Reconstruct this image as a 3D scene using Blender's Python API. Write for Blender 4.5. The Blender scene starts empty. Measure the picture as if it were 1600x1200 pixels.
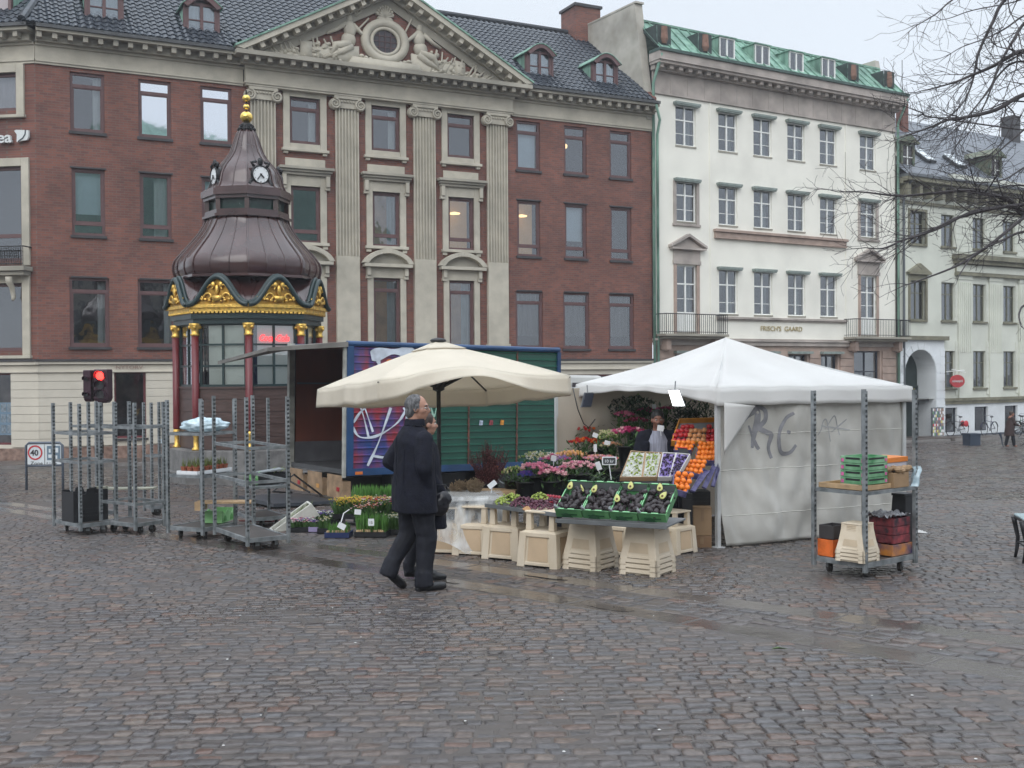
import bpy, bmesh, math, random
import numpy as np
from mathutils import Vector, Matrix, noise
random.seed(7)
sc = bpy.context.scene
COL = sc.collection
rad = math.radians
# ---------------------------------------------------------------- camera
F_PX = 1700.; PITCH = math.atan(18/1700.); ROLL = -.007; EYE = 1.65; SLOPE = 56/1700.
_cp, _sp, _c, _s = math.cos(PITCH), math.sin(PITCH), math.cos(ROLL), math.sin(ROLL)
RT = Vector((_c, _s*_sp, _s*_cp)); UPV = Vector((-_s, _c*_sp, _c*_cp)); FW = Vector((0, _cp, -_sp))
cam = bpy.data.cameras.new('camera'); camo = bpy.data.objects.new('camera', cam); COL.objects.link(camo)
cam.sensor_width = 36; cam.lens = F_PX/1600*36; cam.clip_start = .1; cam.clip_end = 900
mw = Matrix((RT, UPV, -FW)).transposed().to_4x4(); mw.translation = (0, 0, EYE); camo.matrix_world = mw
sc.camera = camo
def ray(px, py): return RT*((px-800)/F_PX) + UPV*((600-py)/F_PX) + FW
def G(px, py, h=0.):            # photo pixel -> point on the sloping square
    d = ray(px, py); t = (h-EYE)/(d.z+SLOPE*d.y); return Vector((t*d.x, t*d.y, EYE+t*d.z))
def HZ(px, py, z):              # photo pixel -> point on a level plane
    d = ray(px, py); t = (z-EYE)/d.z; return Vector((t*d.x, t*d.y, z))
def AT(px, py, D):
    d = ray(px, py); t = D/d.y; return Vector((t*d.x, D, EYE+t*d.z))
def gz(y): return -SLOPE*y
# ---------------------------------------------------------------- light
w = bpy.data.worlds.new('World'); sc.world = w; w.use_nodes = True
nt = w.node_tree; nt.nodes.clear()
def wn(t, **k):
    n = nt.nodes.new(t)
    for a, b in k.items(): setattr(n, a, b)
    return n
SUN_EL, SUN_AZ = rad(36), rad(192)
sky = wn('ShaderNodeTexSky', sky_type='NISHITA', sun_disc=False, sun_elevation=SUN_EL, sun_rotation=SUN_AZ)
tc = wn('ShaderNodeTexCoord'); sx = wn('ShaderNodeSeparateXYZ'); mr = wn('ShaderNodeMapRange', interpolation_type='SMOOTHSTEP')
nt.links.new(tc.outputs['Generated'], sx.inputs[0]); nt.links.new(sx.outputs['Z'], mr.inputs['Value'])
mr.inputs['From Min'].default_value = .3; mr.inputs['From Max'].default_value = 1.; mr.inputs['To Min'].default_value = 9.; mr.inputs['To Max'].default_value = 21.
cl = wn('ShaderNodeTexNoise'); cl.inputs['Scale'].default_value = 2.2; cl.inputs['Detail'].default_value = 3
nt.links.new(tc.outputs['Generated'], cl.inputs['Vector'])
cm = wn('ShaderNodeMapRange'); nt.links.new(cl.outputs['Fac'], cm.inputs['Value']); cm.inputs['To Min'].default_value = .93; cm.inputs['To Max'].default_value = 1.05
mu = wn('ShaderNodeMath', operation='MULTIPLY'); nt.links.new(mr.outputs[0], mu.inputs[0]); nt.links.new(cm.outputs[0], mu.inputs[1])
vm = wn('ShaderNodeVectorMath', operation='SCALE'); vm.inputs[0].default_value = (.915, .99, 1.08)
nt.links.new(mu.outputs[0], vm.inputs['Scale'])
mx = wn('ShaderNodeMix', data_type='RGBA'); mx.inputs['Factor'].default_value = .93      # thick cloud deck over the sky
nt.links.new(sky.outputs[0], mx.inputs['A']); nt.links.new(vm.outputs[0], mx.inputs['B'])
bg = wn('ShaderNodeBackground'); bg.inputs['Strength'].default_value = .1
wo = wn('ShaderNodeOutputWorld'); nt.links.new(mx.outputs['Result'], bg.inputs[0]); nt.links.new(bg.outputs[0], wo.inputs[0])
sl = bpy.data.lights.new('sun', 'SUN'); sl.energy = 1.35; sl.angle = rad(50); sl.color = (1, .98, .95)
so = bpy.data.objects.new('sun', sl); COL.objects.link(so)
so.rotation_euler = Vector((math.sin(SUN_AZ)*math.cos(SUN_EL), math.cos(SUN_AZ)*math.cos(SUN_EL), math.sin(SUN_EL))).to_track_quat('Z', 'Y').to_euler()
sc.view_settings.view_transform = 'Standard'; sc.view_settings.look = 'None'; sc.view_settings.exposure = .1; sc.view_settings.gamma = 1
sc.render.engine = 'CYCLES'; sc.cycles.max_bounces = 7; sc.cycles.transparent_max_bounces = 16
# ---------------------------------------------------------------- materials
MATS = {}
def nmat(name):
    m = bpy.data.materials.new(name); m.use_nodes = True; t = m.node_tree
    b = t.nodes['Principled BSDF']; return m, t, b
def col4(c): return (c[0], c[1], c[2], 1)
def mat(name, c, rough=.6, metal=0, var=.12, scale=4., bump=0, bscale=None, c2=None, emit=0, coat=0, spec=.5, alpha=1, trans=0, det=4, squash=None, subs=0, stain=0):
    if name in MATS: return MATS[name]
    m, t, b = nmat(name); L = t.links.new
    tcn = t.nodes.new('ShaderNodeTexCoord'); vec = tcn.outputs['Object']
    if squash:
        mp = t.nodes.new('ShaderNodeMapping'); mp.inputs['Scale'].default_value = squash; L(vec, mp.inputs[0]); vec = mp.outputs[0]
    if var or c2:
        nz = t.nodes.new('ShaderNodeTexNoise'); nz.inputs['Scale'].default_value = scale; nz.inputs['Detail'].default_value = det; L(vec, nz.inputs['Vector'])
        cr = t.nodes.new('ShaderNodeValToRGB'); L(nz.outputs['Fac'], cr.inputs[0])
        cr.color_ramp.elements[0].position = .32; cr.color_ramp.elements[1].position = .68
        ca = [x*(1-var) for x in c]; cb = c2 if c2 else [min(1, x*(1+var)) for x in c]
        cr.color_ramp.elements[0].color = col4(ca); cr.color_ramp.elements[1].color = col4(cb)
        out = cr.outputs[0]
        if stain:
            n2 = t.nodes.new('ShaderNodeTexNoise'); n2.inputs['Scale'].default_value = .7; n2.inputs['Detail'].default_value = 8; L(tcn.outputs['Object'], n2.inputs['Vector'])
            m2 = t.nodes.new('ShaderNodeMapRange'); L(n2.outputs['Fac'], m2.inputs[0]); m2.inputs['From Min'].default_value = .42; m2.inputs['From Max'].default_value = .66
            m2.inputs['To Min'].default_value = 1; m2.inputs['To Max'].default_value = 1-stain
            vs = t.nodes.new('ShaderNodeVectorMath'); vs.operation = 'SCALE'; L(out, vs.inputs[0]); L(m2.outputs[0], vs.inputs['Scale']); out = vs.outputs[0]
        L(out, b.inputs['Base Color'])
        r2 = t.nodes.new('ShaderNodeMapRange'); L(nz.outputs['Fac'], r2.inputs[0]); r2.inputs['To Min'].default_value = max(.02, rough-.08); r2.inputs['To Max'].default_value = min(1, rough+.08); L(r2.outputs[0], b.inputs['Roughness'])
    else:
        b.inputs['Base Color'].default_value = col4(c); b.inputs['Roughness'].default_value = rough
    b.inputs['Metallic'].default_value = metal
    b.inputs['Specular IOR Level'].default_value = spec
    if coat: b.inputs['Coat Weight'].default_value = coat; b.inputs['Coat Roughness'].default_value = .15
    if emit: b.inputs['Emission Color'].default_value = col4(c); b.inputs['Emission Strength'].default_value = emit
    if alpha < 1: b.inputs['Alpha'].default_value = alpha
    if trans: b.inputs['Transmission Weight'].default_value = trans
    if subs:
        tr = t.nodes.new('ShaderNodeBsdfTranslucent'); tr.inputs[0].default_value = col4(c2 or c); ms = t.nodes.new('ShaderNodeMixShader'); ms.inputs[0].default_value = subs
        L(b.outputs[0], ms.inputs[1]); L(tr.outputs[0], ms.inputs[2]); L(ms.outputs[0], t.nodes['Material Output'].inputs['Surface'])
    if bump:
        nb = t.nodes.new('ShaderNodeTexNoise'); nb.inputs['Scale'].default_value = bscale or scale*4; nb.inputs['Detail'].default_value = 4; L(vec, nb.inputs['Vector'])
        bp = t.nodes.new('ShaderNodeBump'); bp.inputs['Strength'].default_value = min(1, bump); bp.inputs['Distance'].default_value = .02; L(nb.outputs['Fac'], bp.inputs['Height']); L(bp.outputs[0], b.inputs['Normal'])
    MATS[name] = m; return m
def brickmat(name, a, b2, mort, bw=.24, rh=.08, ms=.008, rough=.75, stain=(.6, .75), bumpd=.006, swap=True):
    if name in MATS: return MATS[name]
    m, t, b = nmat(name); L = t.links.new
    tcn = t.nodes.new('ShaderNodeTexCoord'); sp = t.nodes.new('ShaderNodeSeparateXYZ'); cb = t.nodes.new('ShaderNodeCombineXYZ'); L(tcn.outputs['Object'], sp.inputs[0])
    ad = t.nodes.new('ShaderNodeMath'); ad.operation = 'ADD'; L(sp.outputs[0], ad.inputs[0]); L(sp.outputs[1], ad.inputs[1])
    L(ad.outputs[0], cb.inputs[0]); L(sp.outputs[2 if swap else 1], cb.inputs[1])
    bt = t.nodes.new('ShaderNodeTexBrick'); L(cb.outputs[0], bt.inputs['Vector'])
    bt.inputs['Color1'].default_value = col4(a); bt.inputs['Color2'].default_value = col4(b2); bt.inputs['Mortar'].default_value = col4(mort)
    bt.inputs['Scale'].default_value = 1; bt.inputs['Mortar Size'].default_value = ms; bt.inputs['Brick Width'].default_value = bw; bt.inputs['Row Height'].default_value = rh; bt.inputs['Bias'].default_value = -.1
    nz = t.nodes.new('ShaderNodeTexNoise'); nz.inputs['Scale'].default_value = .55; nz.inputs['Detail'].default_value = 10; nz.inputs['Roughness'].default_value = .65; L(tcn.outputs['Object'], nz.inputs['Vector'])
    mr_ = t.nodes.new('ShaderNodeMapRange'); L(nz.outputs['Fac'], mr_.inputs[0]); mr_.inputs['From Min'].default_value = .3; mr_.inputs['From Max'].default_value = .7; mr_.inputs['To Min'].default_value = stain[0]; mr_.inputs['To Max'].default_value = 1.15
    sc_ = t.nodes.new('ShaderNodeVectorMath'); sc_.operation = 'SCALE'; L(bt.outputs['Color'], sc_.inputs[0]); L(mr_.outputs[0], sc_.inputs['Scale'])
    L(sc_.outputs[0], b.inputs['Base Color']); b.inputs['Roughness'].default_value = rough
    bp = t.nodes.new('ShaderNodeBump'); bp.inputs['Strength'].default_value = .6; bp.inputs['Distance'].default_value = bumpd; bp.invert = True; L(bt.outputs['Fac'], bp.inputs['Height']); L(bp.outputs[0], b.inputs['Normal'])
    MATS[name] = m; return m
def glassmat(name, tint=(.75, .8, .82), k=2.2, base=.06, wob=.15):
    if name in MATS: return MATS[name]
    m, t, b = nmat(name); L = t.links.new; t.nodes.remove(b)
    tr = t.nodes.new('ShaderNodeBsdfTransparent'); tr.inputs[0].default_value = col4(tint)
    gl = t.nodes.new('ShaderNodeBsdfGlossy'); gl.inputs['Roughness'].default_value = .03; gl.inputs['Color'].default_value = (.92, .95, 1, 1)
    fr = t.nodes.new('ShaderNodeFresnel'); fr.inputs[0].default_value = 1.5
    ma = t.nodes.new('ShaderNodeMath'); ma.operation = 'MULTIPLY_ADD'; ma.inputs[1].default_value = k; ma.inputs[2].default_value = base; ma.use_clamp = True; L(fr.outputs[0], ma.inputs[0])
    tcn = t.nodes.new('ShaderNodeTexCoord'); nz = t.nodes.new('ShaderNodeTexNoise'); nz.inputs['Scale'].default_value = 1.4; L(tcn.outputs['Object'], nz.inputs['Vector'])
    bp = t.nodes.new('ShaderNodeBump'); bp.inputs['Strength'].default_value = wob; bp.inputs['Distance'].default_value = .05; L(nz.outputs['Fac'], bp.inputs['Height']); L(bp.outputs[0], gl.inputs['Normal'])
    ms = t.nodes.new('ShaderNodeMixShader'); L(ma.outputs[0], ms.inputs[0]); L(tr.outputs[0], ms.inputs[1]); L(gl.outputs[0], ms.inputs[2]); L(ms.outputs[0], t.nodes['Material Output'].inputs['Surface'])
    MATS[name] = m; return m
# ---------------------------------------------------------------- mesh builder
def frame_from(d):
    d = Vector(d).normalized(); a = Vector((0, 0, 1)) if abs(d.z) < .95 else Vector((1, 0, 0))
    x = d.cross(a).normalized(); y = d.cross(x); return x, y
class MB:
    def __init__(s): s.v = []; s.f = []; s.mi = []; s.cur = 0; s.xf = None
    def add(s, vs, fs):
        n = len(s.v)
        if s.xf is not None: vs = [s.xf @ Vector(p) for p in vs]
        s.v += [tuple(p) for p in vs]; s.f += [tuple(i+n for i in f) for f in fs]; s.mi += [s.cur]*len(fs); return s
    def box(s, x0, x1, y0, y1, z0, z1):
        p = [(x, y, z) for x in (x0, x1) for y in (y0, y1) for z in (z0, z1)]
        return s.add(p, [(0, 1, 3, 2), (4, 6, 7, 5), (0, 4, 5, 1), (2, 3, 7, 6), (0, 2, 6, 4), (1, 5, 7, 3)])
    def tbox(s, cx, cy, z0, z1, a0, b0, a1, b1):    # tapered box
        p = [(cx-a0, cy-b0, z0), (cx+a0, cy-b0, z0), (cx+a0, cy+b0, z0), (cx-a0, cy+b0, z0), (cx-a1, cy-b1, z1), (cx+a1, cy-b1, z1), (cx+a1, cy+b1, z1), (cx-a1, cy+b1, z1)]
        return s.add(p, [(3, 2, 1, 0), (4, 5, 6, 7), (0, 1, 5, 4), (1, 2, 6, 5), (2, 3, 7, 6), (3, 0, 4, 7)])
    def hexa(s, p): return s.add(p, [(3, 2, 1, 0), (4, 5, 6, 7), (0, 1, 5, 4), (1, 2, 6, 5), (2, 3, 7, 6), (3, 0, 4, 7)])
    def face(s, *p): return s.add(p, [tuple(range(len(p)))])
    def prism(s, pts, y0, y1):                       # polygon in xz, extruded along y
        n = len(pts); v = [(x, y0, z) for x, z in pts]+[(x, y1, z) for x, z in pts]
        return s.add(v, [tuple(range(n)), tuple(range(2*n-1, n-1, -1))]+[(i, i+n, (i+1) % n+n, (i+1) % n) for i in range(n)])
    def tube(s, pts, r, n=8, caps=True, closed=False):
        pts = [Vector(p) for p in pts]; N = len(pts); rs = r if isinstance(r, (list, tuple)) else [r]*N
        vs = []; fs = []; X = None
        for i, p in enumerate(pts):
            d = (pts[(i+1) % N]-pts[i-1]) if closed else (pts[min(i+1, N-1)]-pts[max(i-1, 0)])
            if d.length < 1e-9: d = Vector((0, 0, 1))
            d.normalize()
            if X is None: X, Y = frame_from(d)
            else:
                X = X-d*X.dot(d)
                X = X.normalized() if X.length > 1e-6 else frame_from(d)[0]
                Y = d.cross(X)
            for k in range(n):
                a = 2*math.pi*k/n; vs.append(p+(X*math.cos(a)+Y*math.sin(a))*rs[i])
        for i in range(N if closed else N-1):
            j = (i+1) % N
            for k in range(n): fs.append((i*n+k, i*n+(k+1) % n, j*n+(k+1) % n, j*n+k))
        if caps and not closed: fs += [tuple(range(n-1, -1, -1)), tuple((N-1)*n+k for k in range(n))]
        return s.add(vs, fs)
    def lathe(s, prof, n=24, cx=0, cy=0, ph=0, cap=True):
        vs = []; fs = []; N = len(prof)
        for r, z in prof:
            for k in range(n): a = ph+2*math.pi*k/n; vs.append((cx+r*math.cos(a), cy+r*math.sin(a), z))
        for i in range(N-1):
            for k in range(n): fs.append((i*n+k, i*n+(k+1) % n, (i+1)*n+(k+1) % n, (i+1)*n+k))
        if cap: fs += [tuple(range(n-1, -1, -1)), tuple((N-1)*n+k for k in range(n))]
        return s.add(vs, fs)
    def ball(s, c, r, n=10, m=7):
        rx, ry, rz = r if isinstance(r, (list, tuple)) else (r, r, r); vs = [(c[0], c[1], c[2]-rz)]
        for i in range(1, m):
            a = -math.pi/2+math.pi*i/m
            for k in range(n): b = 2*math.pi*k/n; vs.append((c[0]+rx*math.cos(a)*math.cos(b), c[1]+ry*math.cos(a)*math.sin(b), c[2]+rz*math.sin(a)))
        vs.append((c[0], c[1], c[2]+rz)); e = len(vs)-1; fs = [(0, 1+(k+1) % n, 1+k) for k in range(n)]
        for i in range(m-2):
            for k in range(n): fs.append((1+i*n+k, 1+i*n+(k+1) % n, 1+(i+1)*n+(k+1) % n, 1+(i+1)*n+k))
        fs += [(e, 1+(m-2)*n+k, 1+(m-2)*n+(k+1) % n) for k in range(n)]
        return s.add(vs, fs)
    def grid(s, fn, nu, nv):
        vs = [fn(i/nu, j/nv) for i in range(nu+1) for j in range(nv+1)]
        return s.add(vs, [(i*(nv+1)+j, (i+1)*(nv+1)+j, (i+1)*(nv+1)+j+1, i*(nv+1)+j+1) for i in range(nu) for j in range(nv)])
def obj(name, mb, mats, parent=None, smooth=False, bevel=0, solid=0, subsurf=0, loc=None, label=None, fixn=False):
    me = bpy.data.meshes.new(name); me.from_pydata(mb.v, [], mb.f)
    if not isinstance(mats, (list, tuple)): mats = [mats]
    for m in mats: me.materials.append(m)
    if len(mats) > 1: me.polygons.foreach_set('material_index', mb.mi)
    me.update()
    if fixn:
        b = bmesh.new(); b.from_mesh(me); bmesh.ops.remove_doubles(b, verts=b.verts, dist=1e-5); bmesh.ops.recalc_face_normals(b, faces=b.faces); b.to_mesh(me); b.free()
    if smooth: me.polygons.foreach_set('use_smooth', [True]*len(me.polygons))
    o = bpy.data.objects.new(name, me); COL.objects.link(o)
    if parent: o.parent = parent
    if loc is not None: o.location = loc
    if subsurf: d = o.modifiers.new('s', 'SUBSURF'); d.levels = d.render_levels = subsurf
    if solid: d = o.modifiers.new('t', 'SOLIDIFY'); d.thickness = solid; d.offset = 0
    if bevel: d = o.modifiers.new('b', 'BEVEL'); d.width = bevel; d.segments = 2; d.limit_method = 'ANGLE'; d.angle_limit = rad(40)
    if label: o['label'] = label
    return o
def tag(o, label, cat, group=None, kind=None):
    o['label'] = label; o['category'] = cat
    if group: o['group'] = group
    if kind: o['kind'] = kind
    return o
def thing(name, label, cat, loc=(0, 0, 0), rz=0, group=None):
    o = bpy.data.objects.new(name, None); o.empty_display_size = .2; COL.objects.link(o); o.location = loc; o.rotation_euler = (0, 0, rz)
    return tag(o, label, cat, group)
KIDS = {}
def dup(o, loc=None, rz=None, label=None, parent=None, scale=None):
    c = o.copy(); COL.objects.link(c)
    if parent: c.parent = parent
    if loc is not None: c.location = loc
    if rz is not None: c.rotation_euler = (0, 0, rz)
    if scale: c.scale = (scale,)*3 if not isinstance(scale, (tuple, list)) else scale
    if label: c['label'] = label
    if o.name not in KIDS: KIDS[o.name] = list(o.children)
    for ch in KIDS[o.name]: dup(ch, parent=c)
    return c
def struct(name, mb, m, **k): o = obj(name, mb, m, **k); o['kind'] = 'structure'; return o
def textobj(name, txt, size, m, parent, loc, rot=(rad(90), 0, 0), ext=.01, sx=1., shear=0, bold=0, align='LEFT'):
    cu = bpy.data.curves.new(name, 'FONT'); cu.body = txt; cu.size = size; cu.extrude = ext; cu.shear = shear; cu.offset = bold; cu.align_x = align; cu.resolution_u = 3
    o = bpy.data.objects.new(name, cu); COL.objects.link(o)
    dg = bpy.context.evaluated_depsgraph_get(); me = bpy.data.meshes.new_from_object(o.evaluated_get(dg)); COL.objects.unlink(o); bpy.data.objects.remove(o)
    me.materials.clear(); me.materials.append(m)
    o = bpy.data.objects.new(name, me); COL.objects.link(o); o.parent = parent; o.location = loc; o.rotation_euler = rot; o.scale = (sx, 1, 1); return o
def fz(p, s=1., seed=0): return noise.noise(Vector(p)*s+Vector((seed*7.3, seed*3.1, seed)))
# ================================================================ ground
DIRB = math.atan2(1700, 3400)
FB1 = (-13.51, 35.26); A2 = .5466; FB2 = (5.80, 44.92); FB3 = (18.71, 52.77)
g = MB(); ys = [-40, 4, 30, 60, 90, 400]; 
g.face((-300, -60, gz(-60)-.0055), (300, -60, gz(-60)-.0055), (300, 400, gz(400)-.0055), (-300, 400, gz(400)-.0055))
gm, t, b = nmat('far_setts'); L = t.links.new
tcn = t.nodes.new('ShaderNodeTexCoord'); bt = t.nodes.new('ShaderNodeTexBrick'); L(tcn.outputs['Object'], bt.inputs['Vector'])
bt.inputs['Scale'].default_value = 1; bt.inputs['Brick Width'].default_value = .19; bt.inputs['Row Height'].default_value = .13; bt.inputs['Mortar Size'].default_value = .012
bt.inputs['Color1'].default_value = (.088, .077, .071, 1); bt.inputs['Color2'].default_value = (.074, .063, .058, 1); bt.inputs['Mortar'].default_value = (.078, .067, .061, 1)
L(bt.outputs['Color'], b.inputs['Base Color']); b.inputs['Roughness'].default_value = .42
bp = t.nodes.new('ShaderNodeBump'); bp.inputs['Distance'].default_value = .02; bp.invert = True; L(bt.outputs['Fac'], bp.inputs['Height']); L(bp.outputs[0], b.inputs['Normal'])
struct('ground', g, gm)
# setts laid one by one up to the far kerb (real stones, random tilt and height)
sm, t, b = nmat('setts'); L = t.links.new
ge = t.nodes.new('ShaderNodeNewGeometry'); cr = t.nodes.new('ShaderNodeValToRGB'); L(ge.outputs['Random Per Island'], cr.inputs[0])
e = cr.color_ramp; e.interpolation = 'LINEAR'
cols = [(0, (0.065, 0.057, 0.055)), (.2, (0.079, 0.076, 0.080)), (.34, (0.093, 0.078, 0.072)), (.48, (0.079, 0.073, 0.075)), (.6, (0.100, 0.080, 0.070)), (.7, (0.073, 0.065, 0.065)), (.8, (0.107, 0.086, 0.075)), (.9, (0.112, 0.069, 0.055)), (.96, (0.135, 0.105, 0.087)), (1., (0.056, 0.050, 0.049))]
e.elements[0].position = 0; e.elements[0].color = col4(cols[0][1]); e.elements[1].position = 1; e.elements[1].color = col4(cols[-1][1])
for p, c in cols[1:-1]: q = e.elements.new(p); q.color = col4(c)
tcn = t.nodes.new('ShaderNodeTexCoord'); nz = t.nodes.new('ShaderNodeTexNoise'); nz.inputs['Scale'].default_value = 26; nz.inputs['Detail'].default_value = 5; L(tcn.outputs['Object'], nz.inputs['Vector'])
mr_ = t.nodes.new('ShaderNodeMapRange'); L(nz.outputs['Fac'], mr_.inputs[0]); mr_.inputs['From Min'].default_value = .3; mr_.inputs['From Max'].default_value = .7; mr_.inputs['To Min'].default_value = .7; mr_.inputs['To Max'].default_value = 1.3
vs = t.nodes.new('ShaderNodeVectorMath'); vs.operation = 'SCALE'; L(cr.outputs[0], vs.inputs[0]); L(mr_.outputs[0], vs.inputs['Scale'])
L(vs.outputs[0], b.inputs['Base Color'])
n2 = t.nodes.new('ShaderNodeTexNoise'); n2.inputs['Scale'].default_value = .35; n2.inputs['Detail'].default_value = 4; L(tcn.outputs['Object'], n2.inputs['Vector'])
m2 = t.nodes.new('ShaderNodeMapRange'); L(n2.outputs['Fac'], m2.inputs[0]); m2.inputs['From Min'].default_value = .38; m2.inputs['From Max'].default_value = .62; m2.inputs['To Min'].default_value = .2; m2.inputs['To Max'].default_value = .46
L(m2.outputs[0], b.inputs['Roughness']); b.inputs['Specular IOR Level'].default_value = .5
bp = t.nodes.new('ShaderNodeBump'); bp.inputs['Strength'].default_value = .5; bp.inputs['Distance'].default_value = .006; L(nz.outputs['Fac'], bp.inputs['Height']); L(bp.outputs[0], b.inputs['Normal'])
rng = np.random.default_rng(3)
def strip_line(px): # the two granite bands, as plan lines
    return px
A0, A1 = G(640, 872), G(1600, 1003); B0, B1 = G(640, 899), G(1600, 1055)
def side(p, a, b): return (b.x-a.x)*(p[1]-a.y)-(b.y-a.y)*(p[0]-a.x)
def setts(rows_dir, region, n0, n1, wlen, wrow, seed, kerf=.009, flat=False):
    rg = np.random.default_rng(seed); c, s_ = math.cos(rows_dir), math.sin(rows_dir); V = []; base = 0
    out = []
    for r in range(n0[0], n0[1]):
        x = n1[0]+rg.random()*wlen
        while x < n1[1]:
            ln = wlen*(.7+.65*rg.random()); xc = x+ln/2; yc = r*wrow+.035*math.sin(x*1.3+r*.05)+.02*math.sin(x*3.1+r)
            X = xc*c-yc*s_; Y = xc*s_+yc*c
            if region(X, Y): out.append((X, Y, ln/2-kerf/2, wrow/2*(.9+.12*rg.random())-kerf/2))
            x += ln
    out = np.array(out); n = len(out)
    a = rows_dir+rg.normal(0, .05, n); ca, sa = np.cos(a), np.sin(a)
    h = rg.normal(0, .0026, n)+.0035*np.sin(out[:, 0]*1.9+seed)*np.sin(out[:, 1]*1.3); tx = rg.normal(0, .02, n); ty = rg.normal(0, .024, n)
    if flat:
        vv = []
        for z_, k_ in ((0, .93), (-.03, 1.)):
            for ex, ey in ((-1, -1), (1, -1), (1, 1), (-1, 1)):
                lx, ly = ex*out[:, 2]*k_, ey*out[:, 3]*k_; Y = out[:, 1]+lx*sa+ly*ca
                vv.append(np.stack([out[:, 0]+lx*ca-ly*sa, Y, -SLOPE*Y+h+z_+lx*tx+ly*ty], 1))
        V = np.stack(vv, 1).reshape(-1, 3); fs = np.array([(0, 1, 2, 3), (0, 4, 5, 1), (1, 5, 6, 2), (2, 6, 7, 3), (3, 7, 4, 0)])
        return V, (fs[None]+(np.arange(n)*8)[:, None, None]).reshape(-1, 4)
    # 4x4 vertex pillow
    gx = np.array([-1, -.72, .72, 1.]); vv = []
    for j in range(4):
        for i in range(4):
            ex, ey = gx[i], gx[j]; edge = (i in (0, 3))+(j in (0, 3))
            dz = (0 if edge == 0 else -.0035 if edge == 1 else -.0065)
            lx = ex*out[:, 2]+rg.normal(0, .003, n); ly = ey*out[:, 3]+rg.normal(0, .003, n)
            if edge == 2: lx *= .94; ly *= .94
            X = out[:, 0]+lx*ca-ly*sa; Y = out[:, 1]+lx*sa+ly*ca
            Z = -SLOPE*Y+h+dz+lx*tx+ly*ty+rg.normal(0, .0012, n)
            vv.append(np.stack([X, Y, Z], 1))
    # skirt verts
    ring = [0, 1, 2, 3, 7, 11, 15, 14, 13, 12, 8, 4]
    for k in (0, 3, 15, 12):
        q = vv[k].copy(); q[:, 2] -= .035; vv.append(q)
    V = np.stack(vv, 1).reshape(-1, 3)
    fs = [(j*4+i, j*4+i+1, (j+1)*4+i+1, (j+1)*4+i) for j in range(3) for i in range(3)]
    sk = [(16, 17, 3, 2), (16, 2, 1, 0), (17, 18, 15, 11), (17, 11, 7, 3), (18, 19, 12, 13), (18, 13, 14, 15), (19, 16, 0, 4), (19, 4, 8, 12)]
    fs = np.array(fs+sk); Fa = (fs[None]+(np.arange(n)*20)[:, None, None]).reshape(-1, 4)
    return V, Fa
def mesh_np(name, V, Fa, m, smooth=True):
    me = bpy.data.meshes.new(name); me.vertices.add(len(V)); me.vertices.foreach_set('co', V.astype(np.float32).ravel())
    me.loops.add(Fa.size); me.loops.foreach_set('vertex_index', Fa.astype(np.int32).ravel())
    me.polygons.add(len(Fa)); me.polygons.foreach_set('loop_start', np.arange(len(Fa), dtype=np.int32)*4)
    me.update(calc_edges=True); me.materials.append(m); me.polygons.foreach_set('use_smooth', [smooth]*len(Fa)); me.validate()
    o = bpy.data.objects.new(name, me); COL.objects.link(o); return o
def infr(X, Y, mg=5.): return 3. < Y and abs(X) < .49*Y+mg
KW = .17
def dline(X, Y, a, b):
    d = Vector((b.x-a.x, b.y-a.y)).normalized(); return d.x*(Y-a.y)-d.y*(X-a.x)
def reg_front(X, Y): return infr(X, Y) and Y < 19 and dline(X, Y, B0, B1) < -KW
YF = 19.
def reg_back(X, Y): return infr(X, Y) and Y < YF and dline(X, Y, A0, A1) > KW
def reg_mid(X, Y): return infr(X, Y) and Y < 30 and dline(X, Y, A0, A1) < -KW and dline(X, Y, B0, B1) > KW
V, Fa = setts(rad(2), reg_front, (20, 260), (-18, 18), .128, .1, 11); o = mesh_np('cobblestones', V, Fa, sm); o['kind'] = 'structure'
V, Fa = setts(rad(-3), reg_back, (20, 300), (-18, 18), .135, .108, 12); o = mesh_np('cobblestones', V, Fa, sm); o['kind'] = 'structure'
FP_ = lambda F0, X, Y: -(X-F0[0])*math.sin(AF[F0])+(Y-F0[1])*math.cos(AF[F0])
AF = {FB1: DIRB, FB2: A2, FB3: A2}
V, Fa = setts(rad(-3), lambda X, Y: Y >= YF and Y < 52 and abs(X) < .49*Y+6 and all(FP_(f, X, Y) < -3.05 for f in (FB1, FB2, FB3)), (150, 520), (-33, 33), .15, .13, 14, flat=True); o = mesh_np('cobblestones', V, Fa, sm, False); o['kind'] = 'structure'
bd = math.atan2(B1.y-B0.y, B1.x-B0.x)
V, Fa = setts(bd, reg_mid, (-40, 160), (-24, 24), .17, .16, 13, kerf=.022); o = mesh_np('cobblestones', V, Fa, sm); o['kind'] = 'structure'
# granite bands, slab by slab in one strip each, wet
gs = mat('wet_granite', (.105, .092, .084), .17, var=.22, scale=1.2, bump=.25, bscale=9, stain=.35)
for a, b in ((A0, A1), (B0, B1)):
    d = (b-a); d.z = 0; d.normalize(); nrm = Vector((-d.y, d.x, 0)); q = MB(); s0 = -14.
    while s0 < 16:
        ln = .8+random.random()*.5
        p0 = a+d*s0; p1 = a+d*(s0+ln-.012); hh = random.uniform(-.003, .003)
        c_ = [p0-nrm*(KW-.012), p1-nrm*(KW-.012), p1+nrm*(KW-.012), p0+nrm*(KW-.012)]
        if infr(p0.x, p0.y, 5.): q.hexa([(p.x, p.y, gz(p.y)-.06) for p in c_]+[(p.x, p.y, gz(p.y)-.002+hh) for p in c_])
        s0 += ln
    o = struct('granite_kerb_strip', q, gs, bevel=.006)
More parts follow.
